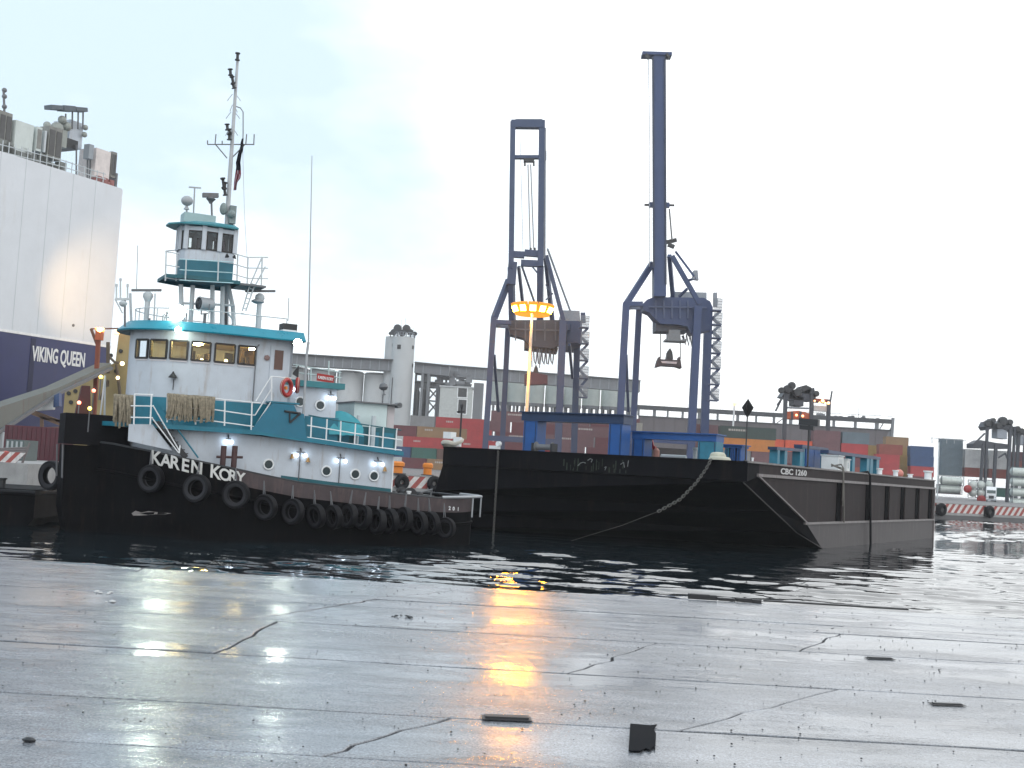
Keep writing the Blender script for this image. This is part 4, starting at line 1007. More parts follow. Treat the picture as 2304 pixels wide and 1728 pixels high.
# ---------------- things that hang on the tug
tyres = [(340, 1077, 0.53, 8), (443, 1099, 0.54, 18), (531, 1113, 0.53, 28), (597, 1141, 0.50, 50), (659, 1151, 0.50, 58), (711, 1161, 0.48, 68), (751, 1163, 0.48, 75), (785, 1161, 0.48, 77), (817, 1164, 0.48, 78), (850, 1174, 0.50, 80), (878, 1172, 0.50, 78), (910, 1167, 0.48, 80), (943, 1177, 0.48, 80), (971, 1177, 0.48, 82), (1003, 1188, 0.44, 70)]
words = ['first', 'second', 'third', 'fourth', 'fifth', 'sixth', 'seventh', 'eighth', 'ninth', 'tenth', 'eleventh', 'twelfth', 'thirteenth', 'fourteenth', 'last']
where = ['under the K of KAREN', 'under the N of KAREN', 'under KORY', 'just aft of the name', 'below the pair of bells', 'under the first twin floodlight', 'under the first small porthole', 'left of the middle porthole', 'under the middle porthole', 'under the aft porthole', 'below the aft house corner', 'below the orange bollard', 'below the stern winch', 'near the stern plate', 'at the stern quarter']
proto_t = None
for i, (u, v, Rr, ph) in enumerate(tyres):
    push = 0.16 * abs(math.cos(R(ph))) + (Rr * 0.97) * abs(math.sin(R(ph)))
    c = hull_hit(u, v, push); b1, b2 = hb(c.x - 0.2, c.z), hb(c.x + 0.2, c.z)
    base = math.atan2(b2 - b1, 0.4)                       # hull side direction in the boat frame
    nrm = Vector((-math.sin(base), math.cos(base), 0))
    phi = R(ph); nd = Vector((nrm.x * math.cos(-phi) - nrm.y * math.sin(-phi), nrm.x * math.sin(-phi) + nrm.y * math.cos(-phi), 0))
    wpos = TG.world(c)
    o = thing('tyre_fender', f'{words[i]} black tyre fender from the bow, hung {where[i]}' if i < 14 else 'smallest tyre fender hung at the stern quarter of the tug', 'tyre', wpos, TG.ang + math.atan2(nd.y, nd.x) - PI / 2, 'tyre fenders along the tug side')
    if proto_t is None:
        m_ = MB()                                          # axis along local y, closed ring with a groove
        prof = [(0.30, -0.11), (0.42, -0.15), (0.50, -0.13), (0.52, -0.05), (0.505, 0.0), (0.52, 0.05), (0.50, 0.13), (0.42, 0.15), (0.30, 0.11), (0.335, 0.08), (0.44, 0.09), (0.455, 0.0), (0.44, -0.09), (0.335, -0.08)]
        n_ = 28; P_ = len(prof)
        for k in range(n_):
            q = 2 * PI * k / n_
            for (r_, y_) in prof: m_.v.append((r_ * math.cos(q), y_, r_ * math.sin(q)))
        for k in range(n_):
            for j in range(P_):
                m_.f.append([k * P_ + j, ((k + 1) % n_) * P_ + j, ((k + 1) % n_) * P_ + (j + 1) % P_, k * P_ + (j + 1) % P_]); m_.m.append(1 if j in (0, 7, 8, 13) else 0)
        proto_t = m_.build('tyre', [rubber, rubber_grey], o, smooth=50); proto_t.scale = (Rr / 0.52,) * 3
        m_ = MB(); m_.tube((0, 0, 0.35), (0.05, 0, 1.0), 0.02, 6); m_.tube((0.08, 0.03, 0.35), (0.05, 0, 1.0), 0.02, 6); proto_c = m_.build('hanging_chain', midgrey, o)
    else:
        t_ = proto_t.copy(); COL.objects.link(t_); t_.parent = o; t_.scale = (Rr / 0.52,) * 3
        c_ = proto_c.copy(); COL.objects.link(c_); c_.parent = o
    o.rotation_euler.x = R(random.uniform(-11, 9)); o.rotation_euler.y = R(random.uniform(-6, 6))
# black tyre on the far bow
c = TG.world(T(116, 1070, -1.9)); o = thing('tyre_fender', 'black tyre fender on the far bow beside the push pad', 'tyre', c, TG.ang + R(128), 'tyre fenders along the tug side')
t_ = proto_t.copy(); COL.objects.link(t_); t_.parent = o; t_.scale = (1.15,) * 3

def hang_rope(name, label, u0, u1, v0, v1, off, n, seed, spread=0.16):
    rg = random.Random(seed); a, b = Lb(u0, v0, off), Lb(u1, v0, off)
    o = thing(name, label, 'rope', TG.world(((a.x + b.x) / 2, off, a.z)), TG.ang, 'old rope hung over the tug railings')
    loc = Vector(((a.x + b.x) / 2, off, a.z)); drop = a.z - Lb((u0 + u1) / 2, v1, off).z
    m_ = MB()
    for k in range(n):
        t = (k + rg.uniform(0.1, 0.9)) / n; x_ = a.x + (b.x - a.x) * t - loc.x; r_ = rg.uniform(0.028, 0.05); d = drop * rg.uniform(0.72, 1.06); y1, y2 = rg.uniform(0.05, spread), rg.uniform(0.05, spread); lean = rg.uniform(-0.13, 0.13)
        m_.path([(x_ - 0.02, -y2, -d * 0.8), (x_, -y2 * 0.9, -0.1), (x_, -y2 * 0.4, 0.05), (x_ + 0.02, 0.0, 0.09), (x_ + 0.03, y1 * 0.6, 0.03), (x_ + lean * 0.5, y1, -d * 0.5), (x_ + lean, y1 * 0.9, -d)], r_, 6)
    m_.build('rope_loops', ropem, o, smooth=60)
hang_rope('rope_bundle', 'thick grey brown rope hung in loops over the forward rail below the pilothouse', 378, 484, 892, 948, 3.22, 58, 3)
hang_rope('rope_bundle', 'smaller tangled rope bundle over the foredeck rail behind the push pad', 258, 300, 893, 962, 2.4, 22, 4, 0.25)
m_ = MB(); m_.path([TG.world(Lb(u, v, 2.3)) for u, v in ((248, 893), (262, 890), (295, 893))], 0.03, 6)
# lifebuoys
def lifebuoy(label, u, v, off, yaw, r=0.30):
    q = TG.world(Lb(u, v, off)); o = thing('lifebuoy', label, 'lifebuoy', q, TG.ang + yaw, 'red lifebuoys on the tug')
    m_ = MB(); m_.torus((0, 0, 0), r, 0.085, (0, 1, 0), 24, 8); m_.build('ring', redp, o, smooth=60)
    m_ = MB(); m_.path([(r * 1.33 * math.cos(q2), 0.02, r * 1.33 * math.sin(q2)) for q2 in [2 * PI * k / 16 for k in range(16)]], 0.014, 5, closed=True); m_.build('grab_line', M('grab_line', (0.5, 0.35, 0.3), 0.7), o)
    m_ = MB(); m_.lathe([(0.07, -0.04), (0.07, 0.04)], (0.03, -0.02, -0.02), (0, 1, 0), 10); m_.build('marker_light', L_YEL if False else orangep, o)
lifebuoy('red lifebuoy hung on the rail beside the pilothouse door', 645, 872, 3.25, R(38))
lifebuoy('red lifebuoy seen edge on by the aft cabin corner', 669, 867, 2.5, R(75), 0.24)
# folded flag on the mast
o = thing('flag', 'dark blue and red flag hanging limp from the mast', 'flag', TG.world(Lb(545, 312, -.2)), TG.ang)
rg = random.Random(2); m_ = MB(); base = Lb(545, 312, -.2)
cols = 9; rowsN = 14
outl = [(544, 548), (541, 547), (540, 548), (537, 547), (534, 544), (532, 543), (530, 542), (531, 543), (530, 543), (529, 543), (528, 541), (527, 534), (527, 532), (526, 531)]
for i in range(rowsN):
    v = 312 + (428 - 312) * i / (rowsN - 1)
    for j in range(cols):
        u = outl[i][0] + (outl[i][1] - outl[i][0]) * j / (cols - 1); q = Lb(u, v, -.2) - base; m_.v.append((q.x, 0.09 * math.sin(j * 1.9 + i * 0.35), q.z))
for i in range(rowsN - 1):
    for j in range(cols - 1):
        m_.f.append([i * cols + j, i * cols + j + 1, (i + 1) * cols + j + 1, (i + 1) * cols + j]); m_.m.append(0 if i < 8 else (1 if (j + i // 3) % 2 else 2))
m_.build('cloth', [M('flag_navy', (0.012, 0.014, 0.028), 0.8), M('flag_red', (0.24, 0.03, 0.05), 0.8), M('flag_pale', (0.40, 0.28, 0.33), 0.8)], o, smooth=60, recalc=False)
# tarpaulin heap behind the aft rail
q = Lb(775, 955, 1.9); o = thing('tarpaulin', 'bright teal tarpaulin draped over gear behind the aft rail', 'tarpaulin', TG.world(q), TG.ang)
m_ = MB(); rg = random.Random(8); nx, nz = 9, 7
for i in range(nz):
    for j in range(nx):
        t, w_ = j / (nx - 1), i / (nz - 1); x_ = 0.75 - 1.5 * t; top = 0.55 * math.sin(PI * min(1, t * 0.8 + 0.18)) 
        m_.v.append((x_ + rg.uniform(-.03, .03), 0.35 * w_ + rg.uniform(-.05, .05), top * (1 - w_ ** 1.6) - 0.45 * w_ ** 1.6 + rg.uniform(-.03, .03)))
for i in range(nz - 1):
    for j in range(nx - 1): m_.f.append([i * nx + j, i * nx + j + 1, (i + 1) * nx + j + 1, (i + 1) * nx + j]); m_.m.append(0)
m_.build('sheet', M('tarp_teal', (0.025, 0.27, 0.33), 0.5), o, smooth=40, recalc=False)
# ================================================================== THE BARGE (x aft along its side, y across the bow to the left)
BG = Frame(10.9, 55.6, math.atan2(34.8, 20.6))
BL, BB, BZ = 40.8, 16.6, 4.22
barge = thing('barge', 'large black raked deck barge marked CBC 1260 with a rusty brown side', 'barge', BG.o, BG.ang)
blackb = M('barge_black', (0.005, 0.005, 0.007), 0.65, var=0.4, rust=0.35, rust_col=(0.018, 0.014, 0.012), spec=0.07, scale=0.5, bump=0.02, bscale=1.0)
sidem = M('barge_side_brown', (0.027, 0.021, 0.022), 0.65, var=0.35, rust=0.38, rust_col=(0.060, 0.045, 0.042), spec=0.12, scale=0.7, bump=0.02, bscale=0.9)
lowm = M('barge_waterline_grey', (0.068, 0.061, 0.063), 0.55, var=0.3, rust=0.4, rust_col=(0.135, 0.122, 0.122), spec=0.25, scale=0.8, bump=0.015, bscale=1.2)
railm = M('barge_rail_pale', (0.20, 0.185, 0.185), 0.55, var=0.3, rust=0.4, rust_col=(0.12, 0.08, 0.075), scale=2)
deckm = M('barge_deck', (0.10, 0.09, 0.085), 0.6, var=0.3)
m_ = MB()
XR = 12.3
for y, s_ in ((0.0, 1), (BB, -1)):
    i = 0.42 * s_
    k = len(m_.v)
    V = [(0, y, BZ), (0.0, y, 3.35), (1.6, y, 3.62), (9.3, y, 1.37), (XR, y, 0.0), (XR + 1.2, y, -0.8), (BL, y, -0.8), (BL, y, 1.37), (BL, y, 3.62), (BL, y, BZ), (0.3, y + i, 3.3), (5.2, y + i, 1.95), (8.9, y + i, 0.85), (1.6, y, BZ)]
    if s_ < 0:                                # the left bow corner is blunt and flares out
        for q_, p_ in ((3, (1.0, BB + .6, 1.37)), (4, (.5, BB + 1.3, 0)), (5, (.6, BB + 1.4, -.8)), (10, (.1, BB + .05, 3.3)), (11, (.2, BB + .5, 1.95)), (12, (.35, BB + .95, .85))): V[q_] = p_
    m_.v += V
    F = [([0, 1, 2, 13], 0), ([13, 2, 8, 9], 1), ([2, 3, 7, 8], 1), ([3, 4, 5, 6, 7], 2), ([1, 10, 11, 3, 2], 0), ([11, 12, 4, 3], 0)]
    for f, mi in F: m_.f.append([k + q for q in f]); m_.m.append(mi)
k = 14
def across(a, b, mi): m_.f.append([a, b, b + k, a + k]); m_.m.append(mi)
across(0, 1, 0); across(1, 10, 0); across(10, 11, 0); across(11, 12, 0); across(12, 4, 0); across(4, 5, 0); across(9, 6, 1); 
m_.f.append([0, 13, 9, 9 + k, 13 + k, k]); m_.m.append(3)
m_.build('hull', [blackb, sidem, lowm, deckm], barge)
# longitudinal rails, flange along the bow corner, fender strips and the deck edge
m_ = MB(); m_.box(1.3, BL, -0.10, 0.02, 3.60, 3.74); m_.build('rub_rail', railm, barge)
m_ = MB(); m_.box(8.9, BL, -0.09, 0.02, 1.31, 1.43); m_.build('rub_rail', railm, barge)
m_ = MB(); m_.beam((1.3, -0.05, 3.66), (9.4, -0.05, 1.36), 0.10, 0.07); m_.build('corner_flange', railm, barge)
m_ = MB(); m_.beam((0.5, 0.36, 3.30), (8.9, 0.36, 0.87), 0.05, 0.05); m_.beam((8.9, 0.36, 0.87), (XR, -0.03, 0.0), 0.05, 0.05); m_.build('rake_edge', M('rake_edge_dark', (0.04, 0.037, 0.037), 0.6), barge)
m_ = MB(); m_.box(-0.05, BL, -0.06, 0.12, BZ - 0.02, BZ + 0.07); m_.build('deck_edge', M('deck_edge_grey', (0.20, 0.19, 0.19), 0.6, var=0.3, rust=0.4), barge)
m_ = MB(); m_.box(-0.07, 0.05, 0, BB, BZ - 0.02, BZ + 0.05); m_.build('deck_edge', blackb, barge)
strip_px = [(1887, 1080, 1160), (1952, 1090, 1165), (1995, 1100, 1165), (2030, 1100, 1165), (2063, 1100, 1165), (2092, 1100, 1165)]
for (u, v0, v1) in strip_px:
    x_ = BG.aty(u, 1130, 0).x; w_ = 0.33
    m_ = MB(); m_.box(x_ - w_ * 1.5, x_ + w_ * 0.5, -0.06, 0.01, 1.44, 3.59); m_.build('fender_strip', M('strip_black', (0.006, 0.006, 0.007), 0.9, spec=0.05), barge)
    m_ = MB(); m_.box(x_ + w_ * 0.5, x_ + w_ * 0.5 + 0.09, -0.14, 0.01, 1.44, 3.59); m_.build('fender_bracket', sidem, barge)
m_ = MB(); m_.box(BL - 0.12, BL, -0.08, 0.02, -0.2, 3.6); m_.build('stern_edge', railm, barge)
# number on the side
c0 = BG.aty(1787, 1063, -0.02); x0, x1 = BG.aty(1757, 1060, -0.02).x, BG.aty(1815, 1066, -0.02).x
vs, fs = text_geo('CBC 1260', 1.0, 0.02)
wd = max(v[0] for v in vs) - min(v[0] for v in vs); hh = 0.40
sx = (x1 - x0) / wd
m_ = MB(); m_.add([(((x0 + x1) / 2 + v[0] * sx), -0.012 - v[2], 3.82 + v[1] * hh) for v in vs], fs); m_.build('number_lettering', M('number_white', (0.55, 0.55, 0.55), 0.5), barge, recalc=False)
# worn white marks and green growth on the bow plate
rg = random.Random(21); m_ = MB(); g_ = MB()
def bowpt(u, v): return BG.atx(u, v, -0.012)
for stroke in ([(1300, 1048), (1306, 1042), (1312, 1040), (1318, 1042)], [(1322, 1036), (1328, 1032), (1333, 1034), (1330, 1040)], [(1396, 1045), (1403, 1040), (1405, 1052)], [(1360, 1052), (1364, 1050), (1361, 1058)], [(1414, 1036), (1412, 1050)]):
    for a, b in zip(stroke, stroke[1:]):
        p, q = bowpt(*a), bowpt(*b); m_.beam(p, q, 0.015, 0.035)
m_.build('worn_marking', M('worn_white', (0.16, 0.17, 0.17), 0.7, var=0.5, scale=8), barge)
for k in range(34):
    u = rg.uniform(1265, 1420); v = rg.uniform(1030, 1062); p = bowpt(u, v); L_ = rg.uniform(0.05, 0.45); w_ = rg.uniform(0.01, 0.035)
    g_.box(-0.016, -0.004, p.y - w_, p.y + w_, max(3.4, p.z - L_), p.z)
g_.build('algae_streaks', M('algae_green', (0.016, 0.026, 0.015), 0.8, var=0.5), barge)

# anchor chains: real links
def chain(name, label, pts, link, parent_fr, wire_pts=None):
    o = thing(name, label, 'chain', parent_fr.world(pts[0]), parent_fr.ang)
    base = Vector(pts[0]); P = [Vector(p) - base for p in pts]
    L_ = [0]
    for a, b in zip(P, P[1:]): L_.append(L_[-1] + (b - a).length)
    def at(s):
        for i in range(len(P) - 1):
            if s <= L_[i + 1] or i == len(P) - 2: return P[i] + (P[i + 1] - P[i]) * ((s - L_[i]) / (L_[i + 1] - L_[i])), (P[i + 1] - P[i]).normalized()
    mm = MB(); hl, hw = link * 0.42, link * 0.27
    pts2 = []
    for k in range(12):
        q = 2 * PI * k / 12; pts2.append((hw * math.cos(q), 0, hl * (0.55 * math.sin(q) + (0.55 if math.sin(q) > 0.1 else (-0.55 if math.sin(q) < -0.1 else 0)))))
    mm.path(pts2, link * 0.13, 5, closed=True); proto = None
    s = link * 0.3; k = 0
    while s < L_[-1]:
        p, d = at(s)
        if proto is None: proto = mm.build('link', M('chain_steel', (0.07, 0.068, 0.062), 0.6, var=0.3, rust=0.3), o, smooth=60); l_ = proto
        else: l_ = proto.copy(); COL.objects.link(l_); l_.parent = o
        rot = d.to_track_quat('Z', 'Y').to_matrix().to_4x4() @ Matrix.Rotation(PI / 2 * (k % 2) + 0.3, 4, 'Z')
        l_.matrix_basis = Matrix.Translation(p) @ rot
        s += link * 0.66; k += 1
    if wire_pts:
        mm = MB(); mm.path([Vector(p) - base for p in wire_pts], 0.014, 6); mm.build('wire', M('wire_dark', (0.05, 0.045, 0.043), .6), o)
    return o
top = BG.atx(1121, 1016, -0.2)
chain('anchor_chain', 'heavy chain hanging straight down the left end of the barge bow', [top, (top.x, top.y, -0.3)], 0.18, BG)
a = BG.atx(1600, 1034, -0.15); pts = [BG.atx(1600, 1034, -0.2), BG.atx(1588, 1056, -0.5), BG.atx(1566, 1087, -1.0), BG.atx(1530, 1124, -1.6), BG.atx(1483, 1150, -2.2)]
chain('anchor_chain', 'slack chain slung across the barge bow and shackled to a wire', pts, 0.20, BG, [pts[-1], BG.atx(1400, 1182, -2.9), BG.atx(1285, 1217, -3.4)])

# blue steel frames standing on the deck
bluef = M('frame_blue', (0.008, 0.075, 0.27), 0.45, var=0.2, rust=0.1, rust_col=(0.03, 0.05, 0.10))
bluet = M('frame_turquoise', (0.02, 0.16, 0.24), 0.45, var=0.3, rust=0.2, rust_col=(0.02, 0.05, 0.10))
blued = M('frame_dark_blue', (0.010, 0.030, 0.085), 0.45, var=0.25)
def portal(label, xoff, legs, beam, dep=1.0, mats=None, name='deck_gantry', extra_posts=()):
    """legs: photo columns (u0,u1); beam: (u0,v_top,u1,v_bot)"""
    y0, y1 = BG.atx(beam[2], beam[1], xoff).y, BG.atx(beam[0], beam[1], xoff).y
    o = thing(name, label, 'steel frame', BG.world(((xoff), (y0 + y1) / 2, BZ)), BG.ang, 'blue frames on the barge deck')
    yc = (y0 + y1) / 2
    zt_, zb_ = BG.atx((beam[0] + beam[2]) / 2, beam[1], xoff).z - BZ, BG.atx((beam[0] + beam[2]) / 2, beam[3], xoff).z - BZ
    for i, (u0, u1) in enumerate(legs):
        a, b = BG.atx(u1, beam[3], xoff).y - yc, BG.atx(u0, beam[3], xoff).y - yc
        mm = MB(); mm.box(0, dep, a, b, 0, zb_); mm.box(0.05, dep - 0.05, a - 0.05, b + 0.05, 0, 0.10); mm.build('leg', (mats or [bluef] * len(legs))[i], o)
        mm = MB(); mm.box(-0.02, 0.0, a + 0.06, a + 0.1, 0.12, zb_ - .05); mm.box(-0.02, 0.0, b - 0.1, b - 0.06, 0.12, zb_ - .05); mm.build('stiffener', blued, o)
    mm = MB(); mm.box(-0.05, dep + 0.05, y0 - yc, y1 - yc, zb_, zt_ - 0.06); mm.box(-0.18, dep + 0.12, y0 - yc - 0.1, y1 - yc + 0.1, zt_ - 0.06, zt_); mm.build('beam', blued if not mats else bluef, o)
    return o
portal('tallest blue portal frame at the left of the barge deck', 3.0, [(1179, 1209), (1371, 1401)], (1175, 929, 1405, 950))
portal('second blue portal frame, lower, with one turquoise leg', 5.0, [(1423, 1450), (1571, 1612)], (1423, 973, 1613, 990), mats=[bluef, bluet])
portal('small blue bracket frame with a dark clamp on top', 9.0, [(1631, 1640), (1644, 1654), (1659, 1667)], (1628, 1000, 1670, 1008), mats=[bluet, bluef, bluef])
def side_frame(label, yoff, legs, u0, v0, u1, v1, th, matl, leg_mats=None):
    a, b = BG.aty(u0, v0, yoff), BG.aty(u1, v1, yoff)
    o = thing('deck_gantry', label, 'steel frame', BG.world((a.x, yoff, BZ)), BG.ang, 'blue frames on the barge deck')
    za, zb = a.z - BZ, b.z - BZ
    mm = MB(); mm.beam((0, 0, za - th / 2), (b.x - a.x, 0, zb - th / 2), 0.5, th); mm.build('beam', blued, o)
    for i, (p, q) in enumerate(legs):
        x0, x1 = BG.aty(p, 1010, yoff).x - a.x, BG.aty(q, 1010, yoff).x - a.x; zz = za + (zb - za) * ((x0 + x1) / 2) / (b.x - a.x) - th
        mm = MB(); mm.box(x0, x1, -0.22, 0.22, 0, zz); mm.build('leg', (leg_mats or [matl] * 9)[i], o)
    return o
side_frame('blue side frame just behind the barge corner, red seen through it', 1.6, [(1741, 1746), (1757, 1763), (1792, 1798)], 1738, 1005, 1800, 1010, 0.16, bluet)
side_frame('broad blue panelled frame beside the white generator', 2.6, [(1797, 1803), (1806, 1824), (1825, 1839), (1846, 1853)], 1796, 1000, 1855, 1008, 0.2, bluef, [bluet, bluef, bluef, bluet])
side_frame('long low blue frame near the barge stern', 1.6, [(1911, 1917), (1944, 1950), (1952, 1958), (1966, 1972)], 1855, 1012, 1973, 1028, 0.2, bluet)

# deck gear, every item a thing
def deck_at(u, yoff): return BG.aty(u, 1040, yoff).x
def gear(name, label, cat, u, yoff, builder, group=None):
    o = thing(name, label, cat, BG.world((deck_at(u, yoff), yoff, BZ + 0.001)), BG.ang, group); builder(o); return o
whitegen = M('generator_white', (0.66, 0.68, 0.68), 0.5, var=0.08)
def gen(w, h, d):
    def f(o):
        mm = MB(); mm.box(-w / 2, w / 2, -d / 2, d / 2, 0.08, h); mm.build('housing', whitegen, o)
        mm = MB(); mm.box(-w / 2 - 0.05, w / 2 + 0.05, -d / 2 - .05, d / 2 + .05, h, h + 0.07); mm.build('lid', greywhite, o)
        mm = MB(); mm.box(-w / 2 + 0.1, w / 2, -d / 2 + .05, d / 2 - .05, 0.0, 0.08); mm.build('skid', dark, o)
        mm = MB()
        for k in range(4): mm.box(-w / 2 + 0.15 + k * (w - 0.3) / 4, -w / 2 + 0.15 + (k + 0.6) * (w - 0.3) / 4, -d / 2 - 0.012, -d / 2, 0.25, h - 0.15)
        mm.build('vent_louvre', greywhite, o)
    return f
gear('generator', 'white generator box on the barge between two blue frames', 'generator', 1873, 1.2, gen(1.1, 0.9, 1.0))
gear('pump_unit', 'narrow white pump box beside the generator, under a black hood', 'pump', 1894, 1.0, gen(0.7, 0.75, 0.8))
def bollard(h, r, matl):
    def f(o):
        mm = MB(); mm.lathe([(r * 1.5, 0), (r * 1.5, 0.05), (r, 0.06), (r, h * 0.8), (r * 1.35, h * 0.85), (r * 1.35, h)], n=14); mm.build('post', matl, o, smooth=40)
        mm = MB(); mm.box(-r * 2.2, r * 2.2, -r * 2, r * 2, 0, 0.04); mm.build('base_plate', matl, o)
    return f
for u, lab, h in ((1980, 'white bollard, first aft of the long blue frame', 0.5), (2016, 'white bollard paired with a pink buoy on the barge edge', 0.5), (2049, 'small white double bollard on the barge edge', 0.35), (2089, 'white mooring bitts at the barge stern corner, the largest pair', 0.75)):
    gear('bollard', lab, 'bollard', u, 0.7, bollard(h, 0.16 if h < .7 else 0.26, whiter), 'white bollards on the barge edge')
gear('buoy', 'round pink buoy next to a white bollard on the barge edge', 'buoy', 2024, 0.8, lambda o: (MB().ball((0, 0, 0.3), 0.3, 14).build('float', M('buoy_pink', (0.60, 0.22, 0.18), 0.5), o, smooth=60), MB().torus((0, 0, 0.62), 0.06, 0.02, (0, 1, 0), 10, 5).build('eye', midgrey, o)))
def atw(u, xoff): return BG.atx(u, 1020, xoff)
def gearx(name, label, cat, u, xoff, builder, group=None):
    q = BG.atx(u, 1020, xoff); o = thing(name, label, cat, BG.world((xoff, q.y, BZ + 0.001)), BG.ang, group); builder(o); return o
gearx('bollard', 'tiny white post on the bow corner right of the black diamond', 'bollard', 1694, 0.8, bollard(0.24, 0.05, whiter), 'white bollards on the barge edge')
def windlass(o):
    mm = MB(); mm.lathe([(0.28, -0.5), (0.28, -0.46), (0.16, -0.44), (0.16, 0.44), (0.28, 0.46), (0.28, 0.5)], (0, 0, 0.3), (0, 1, 0), 14); mm.build('drum', midgrey, o, smooth=40)
    mm = MB(); mm.box(-0.3, 0.3, -0.62, -0.5, 0, 0.5); mm.box(-0.3, 0.3, 0.5, 0.62, 0, 0.5); mm.build('side_frame', dark, o)
gearx('windlass', 'grey deck windlass under the tallest blue portal', 'windlass', 1224, 2.2, windlass)
gearx('chain_stopper', 'white chain stopper on the bow edge above the hanging chain', 'chain stopper', 1117, 0.4, lambda o: (MB().box(-.2, .2, -.1, .35, 0, .22).build('base', whiter, o), MB().lathe([(.13, -.1), (.13, .1)], (0, -.1, .33), (1, 0, 0), 12).build('roller', whiter, o)))
gearx('coil_pile', 'pile of pale rope and gear at the left corner of the barge bow', 'rope pile', 1017, 1.0, lambda o: (MB().torus((0, 0.2, 0.2), .35, .12, (0.3, 0, 1), 16, 6).torus((0.1, -0.2, 0.35), .3, .1, (-.5, .2, 1), 16, 6).build('coil', M('pale_rope', (0.55, 0.53, 0.47), 0.9, 0.3), o, smooth=60), MB().box(-.2, .3, 0.0, 0.5, 0.5, .85).box(-.1, .1, -.5, -.1, .1, .6).build('gear_box', whiter, o)))
gearx('rope_heap', 'cream rope heap beside the turquoise leg of the second frame', 'rope heap', 1620, 3.0, lambda o: MB().torus((0, 0, 0.12), .42, .13, (0.1, 0, 1), 18, 6).torus((0, .1, 0.3), .28, .12, (0.2, 0.1, 1), 16, 6).build('coil', M('cream_rope', (0.62, 0.62, 0.52), 0.9, 0.25), o, smooth=60))
gearx('red_gear', 'red lifting beam and sling gear under the second blue frame', 'lifting gear', 1463, 6.5, lambda o: (MB().beam((0, .5, 0), (0, .1, 1.2), .1, .1).build('prop', redp, o), MB().beam((0, -.4, 0), (0, .0, 1.2), .1, .1).build('prop', redp, o), MB().box(-.1, .1, -.3, .4, .6, .72).build('crossbar', redp, o), MB().lathe([(.1, 0), (.17, .1), (.17, .5), (.08, .62)], (0, -.35, 0), n=10).lathe([(.1, 0), (.17, .1), (.17, .5), (.08, .62)], (0, .35, 0), n=10).build('bottle', M('faded_pink', (0.45, 0.22, 0.18), 0.6), o)))
gearx('pipe_bundle', 'long white pipe lying low under the second blue frame', 'pipe', 1520, 6.5, lambda o: MB().tube((0, .8, .18), (0, -.6, .18), .14, 12).tube((0.2, .7, .12), (.2, -.5, .12), .1, 10).build('pipe', greywhite, o, smooth=40))
gearx('life_jacket_post', 'short white post by the turquoise leg of the second frame', 'post', 1564, 6.5, bollard(0.75, 0.11, greywhite))

# diamond dayshape, light posts
q = BG.atx(1677, 1040, 1.2); zt_, zm, zb_ = BG.atx(1675, 897, 1.2).z, BG.atx(1675, 917, 1.2).z, BG.atx(1675, 941, 1.2).z
o = thing('dayshape', 'black diamond day shape on a thin pole at the barge corner', 'day shape', BG.world((1.2, q.y, BZ)), BG.ang)
m_ = MB(); m_.tube((0, 0, 0), (0, 0, zb_ - BZ + 0.2), 0.035, 8); m_.lathe([(.1, 0), (.1, .1), (.04, .12)], n=8); m_.build('pole', dark, o)
m_ = MB(); hw = 0.29
m_.extr([(-.01, 0, zt_ - BZ), (-.01, hw, zm - BZ), (-.01, 0, zb_ - BZ), (-.01, -hw, zm - BZ)], (0.02, 0, 0)); m_.extr([(0, -.01, zt_ - BZ - .004), (hw, -.01, zm - BZ), (0, -.01, zb_ - BZ + .004), (-hw, -.01, zm - BZ)], (0, .02, 0)); m_.build('diamond', M('dayshape_black', (0.008, 0.008, 0.009), 0.7), o)
def lightpost(label, u, v_top, xoff, arm):
    q = BG.atx(u, 1020, xoff); zt_ = BG.atx(u, v_top, xoff).z - BZ
    o = thing('deck_light_post', label, 'light post', BG.world((xoff, q.y, BZ)), BG.ang, 'light posts on the barge')
    mm = MB(); mm.tube((0, 0, 0), (0, 0, zt_), 0.05, 8); mm.lathe([(.14, 0), (.14, .05)], n=8); mm.build('pole', dark, o)
    mm = MB()
    if arm == 'T':
        mm.beam((0, .2, zt_ - .25), (0, -.2, zt_ - .25), .06, .06); mm.lathe([(.05, 0), (.09, .05), (.09, .2), (.04, .26)], (0, 0, zt_ - .1), n=8); mm.lathe([(.06, 0), (.1, .1)], (0, .2, zt_ - .35), n=8)
    else:
        mm.obox((0, 0, zt_), (.18, 0, 0), (0, .48, .03), (0, 0, .16)); mm.obox((0, .1, zt_ - .28), (.14, 0, 0), (0, .34, .02), (0, 0, .10))
    mm.build('lamp_head', dark, o)
lightpost('thin dark light post with a small crossarm at the left end of the barge', 1033, 915, 2.2, 'T')
lightpost('stout black twin lamp post on the barge behind the blue frames', 1818, 950, 6.0, 'B')
# fender cables hanging over the side
for (u, v0, v1, lab) in ((1897, 1050, 1175, 'frayed grey rope hanging over the barge side below the generator'), (1957, 1066, 1240, 'dark hanging hose over the barge side with a bent top')):
    a, b = BG.aty(u, v0, -0.2), BG.aty(u + 2, v1, -0.2); o = thing('side_rope', lab, 'rope', BG.world(a), BG.ang)
    mm = MB(); mm.path([(0.1, 0.7, 0.0), (0, 0.1, 0.12), (0.02, -0.02, -0.1), (b.x - a.x, 0, max(b.z, -0.3) - a.z)], 0.07 if u > 1900 else 0.045, 7); 
    if u < 1900: mm.path([(-0.3, 0.6, 0.1), (-0.05, 0.0, -0.1), (0.18, -.02, -0.9), (0.2, 0, -2.2)], 0.04, 6); mm.path([(-0.4, 0.5, 0.05), (0.1, 0.0, -0.2), (0.05, -.02, -1.9)], 0.04, 6)
    mm.build('strand', rubber if u > 1900 else M('grey_rope', (0.19, 0.18, 0.165), .9, .4), o, smooth=60)

